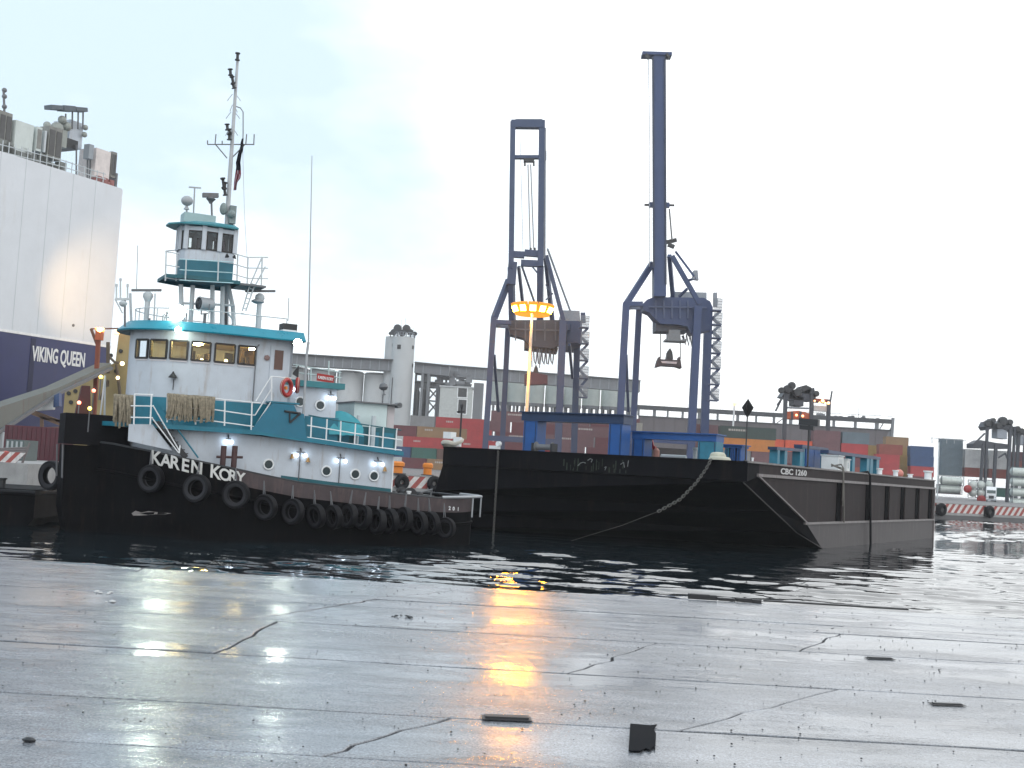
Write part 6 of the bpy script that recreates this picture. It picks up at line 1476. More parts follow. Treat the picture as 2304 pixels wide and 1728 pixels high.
c1, P1 = crane('slate grey crane with an open two-girder raised boom beside the orange light', 246, cr1, dict(u=1200,
    beams=[
        ('leg', [(1111, 714, 1091, 1010, 0, 0)], 13, 1.4, None), ('leg', [(1143, 736, 1130, 1010, 22, 22)], 13, 1.4, None),
        ('leg', [(1267, 722, 1256, 1010, 0, 0)], 16, 1.4, None), ('leg', [(1300, 722, 1293, 1010, 22, 22)], 15, 1.4, None),
        ('leg_brace', [(1112, 800, 1122, 925, 2, 14)], 6, .6, None), ('leg_brace', [(1281, 775, 1288, 850, 2, 14)], 6, .6, None),
        ('portal_beam', [(1105, 724, 1150, 726, 0, 0)], 9, 1.26, None),
        ('sill_beam', [(1092, 985, 1262, 995, 0, 0)], 12, 1.2, None),
        ('side_beam', [(1111, 730, 1143, 733, 0, 22)], 9, 1.2, None), ('side_beam', [(1267, 735, 1300, 738, 0, 22)], 9, 1.2, None),
        ('boom_girder', [(1154, 275, 1150, 600, 0, 0), (1150, 600, 1153, 730, 0, 4)], 12, 1.8, None), ('boom_girder', [(1219, 272, 1216, 600, 0, 0), (1216, 600, 1215, 730, 0, 4)], 13, 1.8, None),
        ('boom_walkway', [(1226, 288, 1225, 580, 1, 1)], 5, .5, crl), ('boom_walkway', [(1227, 340, 1227, 360, 1, 1)], 5, .7, crl),
        ('boom_head', [(1150, 280, 1226, 281, 0, 0)], 17, 2.0, None), ('boom_head', [(1160, 270, 1220, 270, 0, 0)], 3, 1.0, crl),
        ('boom_cross', [(1154, 354, 1216, 354, 0, 0)], 7, 1.4, None), ('boom_sheave', [(1178, 361, 1202, 361, 0, 0)], 8, 1.2, dark), ('boom_sheave', [(1181, 363, 1181, 373, 0, 0), (1201, 363, 1201, 373, 0, 0)], 4, .8, dark),
        ('boom_cross', [(1150, 572, 1180, 574, 0, 0), (1180, 569, 1216, 572, 0, 0), (1172, 592, 1216, 594, 0, 0)], 14, 1.4, None), ('boom_sheave', [(1194, 558, 1194, 568, 0, 0), (1203, 558, 1203, 568, 0, 0), (1183, 563, 1183, 568, 0, 0)], 5, .8, dark),
        ('boom_gusset', [(1154, 590, 1150, 640, 0, 0)], 20, 1.5, None),
        ('frame_strut', [(1145, 630, 1112, 716, 2, 0)], 11, 1.08, None), ('frame_strut', [(1229, 575, 1268, 722, 1.8, 1.8)], 9, .94, None), ('frame_strut', [(1228, 580, 1244, 735, 4, 10)], 8, 1.0, None), ('frame_strut', [(1167, 600, 1178, 700, 2, 8)], 6, .8, None),
        ('frame_tie', [(1174, 598, 1206, 690, 4, 10), (1196, 598, 1210, 615, 0, 0), (1228, 640, 1242, 662, 2, 2), (1228, 675, 1244, 660, 2, 2)], 3, .4, None),
        ('main_girder', [(1172, 745, 1172, 745, 8, 32), (1240, 748, 1240, 748, 8, 32)], 16, 2.0, None), ('girder_cross', [(1166, 748, 1246, 752, d_, d_) for d_ in (12, 18, 24, 31)], 7, .8, None),
        ('stiffener', [(u_, 724, u_, 766, 1.4, 1.4) for u_ in (1160, 1182, 1204, 1226, 1250)] + [(1148, 740, 1272, 744, 1.4, 1.4)], 3, .3, M('crane_slate_light', (0.075, 0.085, 0.105), .5)),
        ('back_stay', [(1232, 560, 1284, 702, 6, 20)], 3, .4, crl),
    ],
    plates=[
        ('girder', [(1142, 722), (1160, 720), (1272, 720), (1276, 730), (1276, 770), (1256, 776), (1246, 784), (1204, 780), (1186, 770), (1178, 760), (1148, 752)], 2, 7, M('crane_girder_slate', (0.055, 0.055, 0.068), .6, .3, scale=.3)),
        ('machinery_house', [(1258, 722), (1264, 698), (1304, 699), (1306, 722)], 12, 26, crg),
        ('trolley', [(1180, 766), (1180, 783), (1254, 792), (1256, 782)], 3, 9, dark),
        ('stair_head', [(1307, 703), (1307, 726), (1317, 726), (1317, 703)], -1, 0, cr1),
        ('end_beam', [(1272, 722), (1272, 770), (1310, 772), (1310, 728), (1300, 722)], 8, 30, None),
        ('spreader', [(1180, 866), (1180, 842), (1200, 838), (1232, 844), (1232, 864)], 2, 5, M('spreader_maroon', (0.10, 0.045, 0.055), .6, .3)),
        ('head_block', [(1199, 840), (1202, 828), (1206, 820), (1210, 828), (1212, 840)], 2.5, 4.5, dark),
    ],
    cables=[('boom_rope', [(1188, 370), (1193, 560)], .12, 0, lightgrey), ('boom_rope', [(1194, 370), (1201, 560)], .12, 0, lightgrey), ('boom_rope', [(1170, 300), (1177, 570)], .05, 0, lightgrey),
            ('hoist_rope', [(1196, 785), (1197, 826)], .1, 3, lightgrey), ('hoist_rope', [(1214, 785), (1214, 828)], .1, 3, lightgrey)] +
           [('festoon', [(1200 + k * 9.4, 784), (1202 + k * 9.4, 812 + (k % 2) * 6), (1205 + k * 9.4, 820), (1207 + k * 9.4, 808), (1209 + k * 9.4, 786)], .13, 3, M('festoon_grey', (0.13, 0.13, 0.15), .7)) for k in range(5)],
    stairs=[(1311, 738), (1311, 774), (1310, 812), (1309, 852), (1308, 895)]))

# ================================================================== HIGH LIGHT MAST
YL = 205
b = W(1181, 1000, YL); o = thing('light_mast', 'tall mast with a crown of blazing orange floodlights', 'light mast', (b.x, YL, FQZ)); b0 = Vector((b.x, YL, FQZ))
t_ = W(1194, 700, YL) - b0
mm = MB(); mm.path([(0, 0, 0), (0, 0, 12), (0, 0, t_.z)], .34, 10, r1=.24); mm.build('pole', M('mast_galvanised', (0.42, 0.40, 0.37), .5, .1), o, smooth=40)
mm = MB(); mm.torus((0, 0, t_.z), 2.9, .10, (0, 0, 1), 24, 6)
for k in range(6): mm.beam((0, 0, t_.z), (2.9 * math.cos(k * PI / 3), 2.9 * math.sin(k * PI / 3), t_.z), .12, .12)
mm.build('head_frame', midgrey, o)
for k in range(12):
    q = 2 * PI * k / 12; d = Vector((math.cos(q), math.sin(q), -.5)).normalized(); c = Vector((3.05 * math.cos(q), 3.05 * math.sin(q), t_.z + .25))
    mm = MB(); mm.obox(c, d.cross(Vector((0, 0, 1))).normalized() * .80, d * .22, d.cross(d.cross(Vector((0, 0, 1)))).normalized() * .98); h = mm.build('floodlight', L_BLOOM, o)
    s_ = d.cross(Vector((0, 0, 1))).normalized(); u_ = d.cross(s_).normalized(); cc = c + d * .235
    mm = MB(); mm.extr([cc - s_ * .5 - u_ * .5, cc + s_ * .5 - u_ * .5, cc + s_ * .5 + u_ * .5, cc - s_ * .5 + u_ * .5], d * .05); mm.build('lamp_glass', L_ORANGE, h)
    h2 = (s_, u_)
l_ = point_light('mast_glow', (b.x - .8, YL - 1.6, FQZ + t_.z - 1.2), 2400, (1.0, .46, .10), .6)
ms = bpy.data.lights.new('mast_downlight', 'SPOT'); ms.energy = 130000; ms.color = (1.0, .42, .06); ms.spot_size = R(26); ms.spot_blend = .9; ms.shadow_soft_size = .3
mo = bpy.data.objects.new('mast_downlight', ms); mo.location = (b.x - .5, YL - 2.4, FQZ + t_.z - .8); mo.rotation_euler = (Vector(mo.location) - Vector((b.x, YL, FQZ + t_.z - 16))).to_track_quat('Z', 'Y').to_euler(); COL.objects.link(mo)
for (u, v, Y, lab) in ((1659, 906, 300, 'single orange lamp on a white pole left of the black diamond'),):
    t_ = W(u, v, Y); o = thing('light_mast', lab, 'light mast', (t_.x - 1.0, Y, FQZ)); mm = MB(); mm.path([(0.0, 0, 0), (.3, 0, t_.z - FQZ - .6)], .22, 8); mm.build('pole', whiter, o); mm = MB(); mm.ball((.4, 0, t_.z - FQZ), .72, 12); mm.build('lamp_glass', L_AMBER, o, smooth=60)

# ================================================================== SILOS AND TERMINAL BUILDINGS
siloc = M('silo_concrete', (0.46, 0.48, 0.49), .7, var=.12, scale=.15, rust=.12, rust_col=(.22, .22, .21))  # concrete tone lifted paler, distance haze put into the colour
silod = M('gallery_grey', (0.17, 0.18, 0.195), .6, var=.2, scale=.3)
silog = M('silo_pale_green', (0.52, 0.57, 0.54), .7, var=.1, scale=.2)
YS = 420
def silo(label, u0, u1, v_top, Y, mt, group, v_bot=None, name='grain_silo'):
    a, b = W(u0, v_top, Y), W(u1, v_top, Y); r = (b.x - a.x) / 2; zb = FQZ if v_bot is None else W((u0 + u1) / 2, v_bot, Y).z
    o = thing(name, label, 'silo', ((a.x + b.x) / 2, Y + r, FQZ), 0, group)
    h = (a.z + b.z) / 2 - FQZ
    mm = MB(); mm.lathe([(r, zb - FQZ), (r, h - r * .12), (r * .9, h)], n=24); mm.build('shell', mt, o, smooth=40)
    mm = MB(); mm.torus((0, 0, h - r * .12), r * 1.005, .12, (0, 0, 1), 24, 5); mm.build('rim', silod, o)
    if v_bot is not None:
        mm = MB(); mm.lathe([(r * 1.02, zb - FQZ - 1.2), (r * 1.02, zb - FQZ)], n=24); mm.build('ring_beam', silod, o)
        for k in range(6):
            q = PI / 3 * k + .3; mm = MB(); mm.tube((r * .85 * math.cos(q), r * .85 * math.sin(q), 0), (r * .85 * math.cos(q), r * .85 * math.sin(q), zb - FQZ - 1.2), .55, 6); mm.build('leg', silod, o)
    return o
for i, (u0, u1, v, lab) in enumerate(((628, 690, 824, 'left'), (691, 753, 829, 'second'), (755, 816, 833, 'third'), (817, 878, 838, 'right'))):
    silo(f'{lab} of the four wide grey silos beside the silo tower' if lab in ('left', 'right') else f'{lab} from the left of the wide grey silos behind the tug', u0, u1, v, YS, siloc, 'wide grey grain silos')
# elevator tower
a, b = W(885, 760, YS), W(935, 762, YS); r = (b.x - a.x) / 2
o = thing('silo_tower', 'tall round concrete silo tower crowned with aerials and dark drums', 'tower', ((a.x + b.x) / 2, YS - 2, FQZ)); h = a.z - FQZ
mm = MB(); mm.lathe([(r, 0), (r, h)], n=28); mm.build('shell', siloc, o, smooth=40)
a2 = W(867, 762, YS).x - (a.x + b.x) / 2; mm = MB(); mm.lathe([(r * .85, 0), (r * .85, h + .3)], (a2 + r * .85, 3, 0), n=24); mm.build('side_shaft', siloc, o, smooth=40)
mm = MB(); mm.tube((-r * .72, -r * .75, h * .15), (-r * .72, -r * .75, h * .68), .12, 5); mm.build('downpipe', dark, o)
for (u, v, w_) in ((901, 784, 1.0), (931, 784, .8), (930, 824, .8), (882, 778, .6)):
    p = W(u, v, YS) - Vector(((a.x + b.x) / 2, YS - 2, FQZ)); yy = -math.sqrt(max(.1, r * r - min(abs(p.x), r * .98) ** 2)); nn_ = Vector((p.x, yy, 0)).normalized(); mm = MB(); mm.obox((nn_.x * r, nn_.y * r, p.z), nn_.cross(Vector((0, 0, 1))) * .65 * w_, nn_ * .06, (0, 0, .75 * w_)); mm.build('window', dark, o)
mm = MB()
for k in range(20):
    q = 2 * PI * k / 20; mm.tube((r * .96 * math.cos(q), r * .96 * math.sin(q), h), (r * .96 * math.cos(q), r * .96 * math.sin(q), h + 1.6), .09, 4)
mm.torus((0, 0, h + 1.6), r * .96, .08, (0, 0, 1), 24, 4); mm.torus((0, 0, h + .8), r * .96, .07, (0, 0, 1), 24, 4); mm.build('parapet_rail', crg, o)
rg = random.Random(31)
for (u, v, rr) in ((897, 742, 1.45), (916, 742, 1.45), (888, 750, 1.1), (925, 750, 1.1), (907, 752, 1.2), (935, 752, .7), (880, 752, .6)):
    p = W(u, v, YS) - Vector(((a.x + b.x) / 2, YS - 2, FQZ)); mm = MB(); mm.lathe([(rr * .85, -.5), (rr, -.35), (rr, .35), (rr * .85, .5)], (p.x, rg.uniform(-2, 1), p.z), (rg.uniform(-.3, .3), -1, 0), 12); mm.tube((p.x, 0, h), (p.x, 0, p.z), .15, 4); mm.build('dish_aerial', M('dish_dark', (.05, .055, .06), .6, .4), o)
for (u, v0, v1) in ((904, 735, 718), (912, 735, 715), (930, 745, 738)):
    p, q = W(u, v0, YS) - Vector(((a.x + b.x) / 2, YS - 2, FQZ)), W(u, v1, YS) - Vector(((a.x + b.x) / 2, YS - 2, FQZ)); mm = MB(); mm.tube(p, q, .07, 4); mm.build('whip_aerial', crg, o)
# conveyor galleries along the silo tops
def gallery(label, pts, Y, h_px, posts, name='conveyor_gallery', matl=silod, bays=True, legs=()):
    a, b = W(*pts[0], Y), W(*pts[1], Y); o = thing(name, label, 'gallery', (a.x, Y - 1.5, FQZ)); b0 = Vector((a.x, Y - 1.5, FQZ)); A_, B_ = a - b0, b - b0; A_.y = B_.y = 0; hz = h_px * Y / F_PX
    mm = MB(); mm.extr([A_, B_, B_ - Vector((0, 0, hz)), A_ - Vector((0, 0, hz))], (0, 5, 0)); mm.build('box', matl, o)
    mm = MB(); mm.beam(A_ + Vector((0, 2, .15)), B_ + Vector((0, 2, .15)), 6.4, .35); mm.build('roof', M('gallery_roof', (.07, .075, .08), .6), o)
    for k in range(posts):
        mm = MB(); t = (k + .5) / posts; c = A_ + (B_ - A_) * t; mm.box(c.x - .12, c.x + .12, -.12, 0, c.z - hz * .95, c.z - .2); mm.build('mullion', crg, o)
    for u in legs:
        x_ = W(u, 900, Y).x - b0.x; t = (x_ - A_.x) / (B_.x - A_.x); zz = A_.z + (B_.z - A_.z) * t - hz
        mm = MB(); mm.beam((x_, .5, 0), (x_, .5, zz), .9, .9); mm.beam((x_, 4, 0), (x_, 4, zz), .9, .9); mm.beam((x_, .5, zz * .3), (x_, 4, zz * .9), .4, .4); mm.build('trestle', matl, o)
    return o
gallery('conveyor gallery on the wide silos left of the tower', [(640, 797), (886, 812)], YS - 2, 24, 12)
gallery('short grey gallery right of the silo tower', [(934, 817), (1012, 825)], YS - 1, 22, 2, legs=(948, 962))
gallery('dark sagging gallery deck between the tower and the white building', [(934, 862), (1060, 868)], YS + 4, 9, 2, legs=(938, 990, 1055))
gallery('long narrow gallery over the pale green silos', [(1000, 823), (1440, 858)], 505, 25, 22)
o = thing('steel_trestle', 'dark steel trestle with tanks beside the silo tower', 'trestle', W(955, 930, YS + 2)); b0 = Vector(o.location); o.location.z = FQZ; b0.z = FQZ
def QP(u, v): return W(u, v, YS + 2) - b0
mm = MB()
for u in (937, 957, 962, 986, 990): mm.beam(QP(u, 835), (QP(u, 835).x, 0, 0), .7, .7)
for (p, q) in (((937, 842), (1010, 850)), ((937, 858), (1062, 866)), ((963, 872), (987, 900)), ((987, 872), (963, 900)), ((963, 902), (987, 930)), ((987, 902), (963, 930)), ((960, 868), (990, 872)), ((960, 901), (990, 904))): mm.beam(QP(*p), QP(*q), .6, .5)
mm.build('lattice', silod, o)
for (u0, u1, v0) in ((934, 946, 877), (947, 960, 876)):
    p, q = QP(u0, v0), QP(u1, v0); r = (q.x - p.x) / 2; mm = MB(); mm.lathe([(r, -p.z + 0), (r, -1.0), (r * .7, 0)], ((p.x + q.x) / 2, -1.0, p.z), n=14); mm.build('tank', M('tank_dark', (.08, .085, .09), .6, .3), o, smooth=40)
mm = MB()
for k in range(46):
    u, v = rg.uniform(985, 1060), rg.uniform(836, 864); p = QP(u, v); w_ = rg.uniform(.3, 1.6); mm.obox((p.x, rg.uniform(-1, 3), p.z), (w_, 0, 0), (0, .5, 0), (0, 0, rg.uniform(.2, 1.0)))
mm.build('hopper_clutter', silod, o)
# white building with two dark windows
a, b = W(991, 870, YS - 6), W(1063, 872, YS - 6); o = thing('white_building', 'pale square building with two dark windows behind red containers', 'building', ((a.x + b.x) / 2, YS - 6, FQZ)); hw = (b.x - a.x) / 2; h = a.z - FQZ
mm = MB(); mm.box(-hw, hw, 0, 9, 0, h); mm.build('wall', M('pale_wall', (.46, .48, .47), .7, .08), o)
mm = MB(); mm.box(-hw - .3, hw + .3, -.3, 9.3, h, h + .5); mm.build('roof', siloc, o)
for (u0, v0, u1, v1) in ((1030, 874, 1051, 893), (1030, 900, 1050, 930)):
    p, q = W(u0, v1, YS - 6) - Vector(((a.x + b.x) / 2, YS - 6, FQZ)), W(u1, v0, YS - 6) - Vector(((a.x + b.x) / 2, YS - 6, FQZ))
    mm = MB(); mm.box(p.x, q.x, -.12, .0, p.z, q.z); f_ = mm.build('window', M('pane_dark', (.03, .035, .04), .25), o); mm = MB()
    for (x0, x1, z0, z1) in ((p.x - .3, p.x, p.z - .3, q.z + .3), (q.x, q.x + .3, p.z - .3, q.z + .3), (p.x, q.x, q.z, q.z + .3), (p.x, q.x, p.z - .3, p.z)): mm.box(x0, x1, -.2, .0, z0, z1)
    mm.build('window_frame', whiter, f_)
# pale green silos on legs
edges = [1094, 1142, 1186, 1228, 1270, 1312, 1354, 1397, 1440]
nth = ['first', 'second', 'third', 'fourth', 'fifth', 'sixth', 'seventh', 'eighth']
wh = ['left of the slate crane', 'between the slate crane legs', 'behind the orange lamp mast', 'behind the crane spreader', 'beside the right leg of the slate crane', 'between the two cranes', 'just left of the blue crane', 'behind the left leg of the blue crane']
for i in range(8):
    um = (edges[i] + edges[i + 1]) / 2; silo(f'{nth[i]} pale green silo on legs, {wh[i]}', edges[i] + 1, edges[i + 1] - 1, 840 + (um - 1094) * .078 + 6, 515, silog, 'pale green silos on legs', 902 + (um - 1094) * .045)
# extra dock clutter left of the slate crane
for (lab, u0, v0, u1, v1, mt) in (('narrow pale green tower block left of the slate crane', 1068, 905, 1086, 985, M('tower_green', (.33, .40, .38), .6)), ('small white plant room beside the slate crane leg', 1064, 868, 1088, 905, silod)):
    pbox('plant_building', lab, 'building', u0, v0, u1, v1, 380, mt, 5).location.z = FQZ if v1 > 950 else W(u0, v1, 380).z
    ob = [x for x in bpy.data.objects if x.get('label') == lab][0]
    if v1 < 950: ob.location.z = FQZ; [setattr(ch, 'scale', (1, 1, (W(u0, v0, 380).z - FQZ) / max(.1, (W(u0, v0, 380).z - W(u0, v1, 380).z)))) for ch in bpy.data.objects if ch.parent == ob]
# long shed with an open clerestory
YW = 430
shedm = M('shed_brown', (0.115, 0.100, 0.108), .7, var=.2, scale=.2, rust=.2, rust_col=(.11, .08, .075))  # brown lightened, some distance haze is put into the wall colour
a, b = W(1436, 944, YW), W(2006, 964, YW); o = thing('dock_shed', 'long brown dock shed with an open band under its roof', 'shed', (a.x, YW, FQZ)); b0 = Vector((a.x, YW, FQZ)); L_ = b.x - a.x; hw_ = (a.z + b.z) / 2 - FQZ; zr_ = W(1720, 930, YW).z - FQZ
mm = MB(); mm.box(0, L_, 0, .6, 0, hw_); mm.build('wall', shedm, o)
mm = MB(); mm.box(-1, L_ + .5, -.6, 3, zr_ - 1.0, zr_ + .4); mm.build('roof', M('shed_roof', (.055, .058, .065), .6, .2), o)
mm = MB(); mm.box(0, L_, -.25, .6, hw_, hw_ + .5); mm.build('sill_beam', M('shed_beam', (.04, .042, .048), .6), o)
rg2 = random.Random(3); x_ = 0.0; i = 0
while x_ < L_:
    mm = MB(); w_ = rg2.uniform(.3, .7); mm.box(x_ - w_, x_ + w_, 0, .5, hw_ + .5, zr_ - 1.0); mm.build('post', silod, o)
    if rg2.random() < .4: mm = MB(); mm.beam((x_ + 1, .2, hw_ + .5), (x_ + rg2.uniform(2, 4), .2, zr_ - 1.0), .3, .3); mm.build('brace', silod, o)
    x_ += rg2.uniform(4.5, 7.5) if x_ < L_ * .6 else 7.6
for k in range(24):
    x0 = L_ * (k + .5) / 24; mm = MB(); mm.box(x0 - .12, x0 + .12, -.12, 0, .5, hw_); mm.build('pilaster', M('shed_pilaster', (.10, .088, .09), .7), o)
mm = MB(); rg3 = random.Random(9)
for k in range(30):
    x0 = rg3.uniform(L_ * .62, L_); h_ = rg3.uniform(.3, 1.2); mm.box(x0 - rg3.uniform(.2, .8), x0 + rg3.uniform(.2, .8), -.3, .8, zr_, zr_ + h_)
mm.path([(L_ * .62, 0, zr_ + 1.3), (L_, 0, zr_ + 1.5)], .08, 4)
x0 = W(1932, 930, YW).x - a.x; mm.tube((x0, 0, zr_), (x0, 0, W(1931, 893, YW).z - FQZ), .08, 4); mm.build('roof_clutter', silod, o)
mm = MB(); mm.beam((L_ + .3, -.3, zr_ + 1), (L_ - .6, -.3, 0), .9, .8); mm.extr([(L_ - .2, -.2, zr_ - 2), (L_ - 2.5, -.2, hw_ - 4), (L_ - .6, -.2, hw_ - 4.5)], (0, .2, 0)); mm.build('end_post', silod, o)
pbox('dark_shed', 'near black shed behind the second blue frame, between the crane legs', 'shed', 1436, 941, 1602, 1010, 300, M('dark_shed_wall', (.030, .024, .026), .7, .2, scale=.3), 14).location.z = FQZ
pbox('chute', 'pale beige sloping chute at the left end of the dark shed', 'chute', 1432, 952, 1446, 972, 296, M('chute_beige', (.30, .29, .26), .6), 2)

# ================================================================== CONTAINERS
CC = dict(red=(.38, .045, .05), rust=(.24, .055, .04), maroon=(.13, .035, .045), tan=(.27, .17, .09), mustard=(.27, .18, .06), brown=(.13, .075, .06), grey=(.22, .23, .24), green=(.03, .12, .10), darkgreen=(.035, .06, .055), blue=(.03, .07, .17), orange=(.50, .19, .04), white=(.60, .60, .60), slate=(.12, .16, .19), mauve=(.15, .075, .085), brightred=(.62, .10, .045))
CWORD = dict(red='red', rust='rust red', maroon='maroon', tan='tan', mustard='mustard', brown='brown', grey='grey', green='green', darkgreen='dark green', blue='blue', orange='orange', white='white', slate='slate', mauve='mauve', brightred='bright red')
CM = {k: M('container_' + k, c, .55, var=.18, scale=.5, rust=.18, rust_col=tuple(x * .45 for x in c)) for k, c in CC.items()}
CMESH = {}
def container(label, x, Y, tier, L_, col, group, zbase=None):
    key = (round(L_, 1), col)
    z0 = (FQZ if zbase is None else zbase) + tier * 2.6
    if key not in CMESH:
        mm = MB(); h, d = 2.59, 2.44
        mm.box(.06, L_ - .06, .05, d - .05, .08, h - .05)
        for x0 in (0, L_ - .16): 
            for y0 in (0, d - .16): mm.box(x0, x0 + .16, y0, y0 + .16, 0, h)
        for zz in (0, h - .14): mm.box(.16, L_ - .16, 0, .1, zz + .002, zz + .138); mm.box(.16, L_ - .16, d - .1, d, zz + .002, zz + .138)
        n_ = int(L_ / .55)
        for k in range(n_): x0 = .25 + (L_ - .5) * k / n_; mm.box(x0, x0 + (L_ - .5) / n_ * .5, .012, .05, .16, h - .16)
        if L_ > 10 and col in ('red', 'rust', 'maroon', 'tan', 'darkgreen', 'brown', 'mauve'):   # bands of faded white print, too far to read
            rp = random.Random(len(CMESH)); x0 = L_ * rp.uniform(.12, .4); zz = rp.uniform(1.25, 1.7)
            for k in range(rp.randint(4, 8)): w_ = rp.uniform(.25, .5); mm.box(x0, x0 + w_, .002, .011, zz, zz + .42, 1); x0 += w_ + .14
        o = mm.build('shipping_container', [CM[col], M('faded_print', (.42, .40, .38), .6)]); CMESH[key] = o
    else:
        o = CMESH[key].copy(); COL.objects.link(o)
    o.location = (x, Y, z0); tag(o, label, 'container', group); return o
ordw = ['bottom', 'second', 'third', 'fourth', 'fifth', 'sixth']
posw = ['first', 'second', 'third', 'fourth', 'fifth', 'sixth', 'seventh', 'eighth', 'ninth', 'tenth']
def block(where, Y, tiers, group, zbase=None):
    """tiers from the ground up: lists of (photo column of the left end, 1 or 2 units, colour)"""
    for t, row in enumerate(tiers):
        for i, (u, n, col) in enumerate(row):
            x = W(u, 1020, Y).x; L_ = 6.06 if n == 1 else 12.19
            container(f'{CWORD[col]} {"long" if n == 2 else "short"} container, {posw[i]} from left in {ordw[min(t, 5)]} tier, {where}', x, Y, t, L_, col, group, zbase)
block('between tug and barge', 300, [
    [(905, 1, 'maroon'), (962, 2, 'tan'), (1075, 2, 'brown')],
    [(868, 1, 'blue'), (926, 1, 'green'), (983, 1, 'brown'), (1040, 2, 'mauve')],
    [(905, 2, 'red'), (1018, 2, 'red'), (1131, 1, 'maroon')],
    [(878, 1, 'maroon'), (935, 2, 'tan'), (1048, 1, 'red')],
    [(918, 1, 'grey'), (976, 2, 'red')]], 'containers stacked between tug and barge')
block('behind blue portal', 306, [
    [(1130, 2, 'maroon'), (1243, 2, 'mauve'), (1356, 1, 'brown')],
    [(1100, 2, 'mauve'), (1213, 1, 'tan'), (1270, 1, 'grey'), (1328, 2, 'tan')],
    [(1090, 2, 'mauve'), (1203, 1, 'red'), (1261, 1, 'mauve'), (1320, 1, 'maroon'), (1378, 1, 'mauve')],
    [(1112, 2, 'maroon'), (1225, 2, 'mauve'), (1338, 1, 'maroon')],
    [(1090, 1, 'mauve'), (1148, 2, 'maroon'), (1261, 2, 'mauve'), (1374, 1, 'maroon')],
    [(1100, 2, 'mauve'), (1213, 2, 'mauve'), (1326, 2, 'maroon')]], 'containers behind the blue portal frame')
block('left of the black diamond', 265, [
    [(1560, 1, 'brown'), (1626, 2, 'maroon')],
    [(1556, 1, 'maroon'), (1622, 2, 'mauve')],
    [(1560, 1, 'mauve'), (1626, 1, 'grey'), (1691, 1, 'mauve')],
    [(1548, 1, 'mauve'), (1616, 2, 'orange')],
    [(1550, 1, 'mauve'), (1618, 2, 'darkgreen')]], 'containers near the black diamond', FQZ + .3)
block('behind the yard crane', 274, [
    [(1700, 2, 'maroon'), (1826, 2, 'mauve')],
    [(1702, 2, 'maroon'), (1828, 2, 'rust')],
    [(1700, 1, 'mauve'), (1764, 2, 'mauve'), (1890, 1, 'maroon')],
    [(1702, 1, 'brightred'), (1766, 1, 'brightred'), (1829, 1, 'mauve'), (1892, 1, 'red')],
    [(1829, 1, 'mauve'), (1894, 1, 'slate')]], 'containers behind the yard crane', FQZ + .9)
block('right of barge frames', 316, [
    [(1972, 1, 'rust'), (2048, 1, 'maroon')],
    [(1972, 1, 'rust'), (2048, 1, 'maroon')],
    [(1972, 1, 'red'), (2050, 1, 'red')],
    [(1972, 1, 'red'), (2049, 1, 'blue')],
    [(1978, 1, 'rust'), (2048, 1, 'blue')]], 'containers right of the barge frames', FQZ + .2)
block('behind the blue container', 324, [[(1950, 1, 'brown'), (2012, 1, 'brown')], [(1948, 1, 'mustard'), (2012, 1, 'mustard')], [(1946, 1, 'mustard'), (2010, 1, 'mustard')], [(1946, 1, 'mustard'), (2012, 1, 'mustard')], [(1944, 1, 'mustard'), (2006, 1, 'mustard')], [(1992, 1, 'tan')]], 'mustard containers behind the blue ones')
block('stacked at far right', 345, [
    [(2116, 1, 'maroon'), (2232, 1, 'green')],
    [],
    [(2118, 1, 'slate'), (2172, 1, 'rust'), (2226, 1, 'rust'), (2280, 1, 'grey')],
    [(2118, 1, 'slate'), (2172, 1, 'white'), (2226, 1, 'white'), (2280, 1, 'rust')],
    [(2118, 1, 'slate'), (2172, 1, 'white'), (2226, 1, 'white'), (2280, 1, 'maroon')],
    [(2118, 1, 'slate')]], 'containers at the far right', FQZ + 1.3)
# white panels of company print left as plain bands
for (lab, x_, Y, z0, z1, L_) in ():
    pass
# tank containers
def tank(label, u, v, Y, L_, axis):
    c = W(u, v, Y); o = thing('tank_container', label, 'tank', c, 0, 'white tank containers'); r = 1.05
    ax = (1, 0, 0) if axis == 'x' else (0, 1, 0); mm = MB(); mm.lathe([(r * .55, -L_ / 2), (r, -L_ / 2 + .35), (r, L_ / 2 - .35), (r * .55, L_ / 2)], (0, 0, 0), ax, 16); mm.build('vessel', M('tank_white', (.55, .60, .57), .45, .15), o, smooth=50)
    mm = MB(); X, Yh = (L_ / 2, 1.15) if axis == 'x' else (1.15, L_ / 2)
    for sx in (-X, X):
        for sy in (-Yh, Yh): mm.box(sx - .08, sx + .08, sy - .08, sy + .08, -1.25, 1.25)
    if axis == 'y': o.rotation_euler.z = -math.atan2(c.x, c.y)
    if axis == 'y':
        for sx in (-X, X): mm.box(sx - .05, sx + .05, -Yh + .08, Yh - .08, -1.24, -1.12); mm.box(sx - .05, sx + .05, -Yh + .08, Yh - .08, 1.12, 1.24)
    for zz in (-1.2, 1.2):
        mm.box(-X + .08, X - .08, -Yh - .06, -Yh + .06, zz - .06, zz + .06); mm.box(-X + .08, X - .08, Yh - .06, Yh + .06, zz - .06, zz + .06)
    mm.build('frame', M('tank_frame', (.10, .12, .13), .6), o)
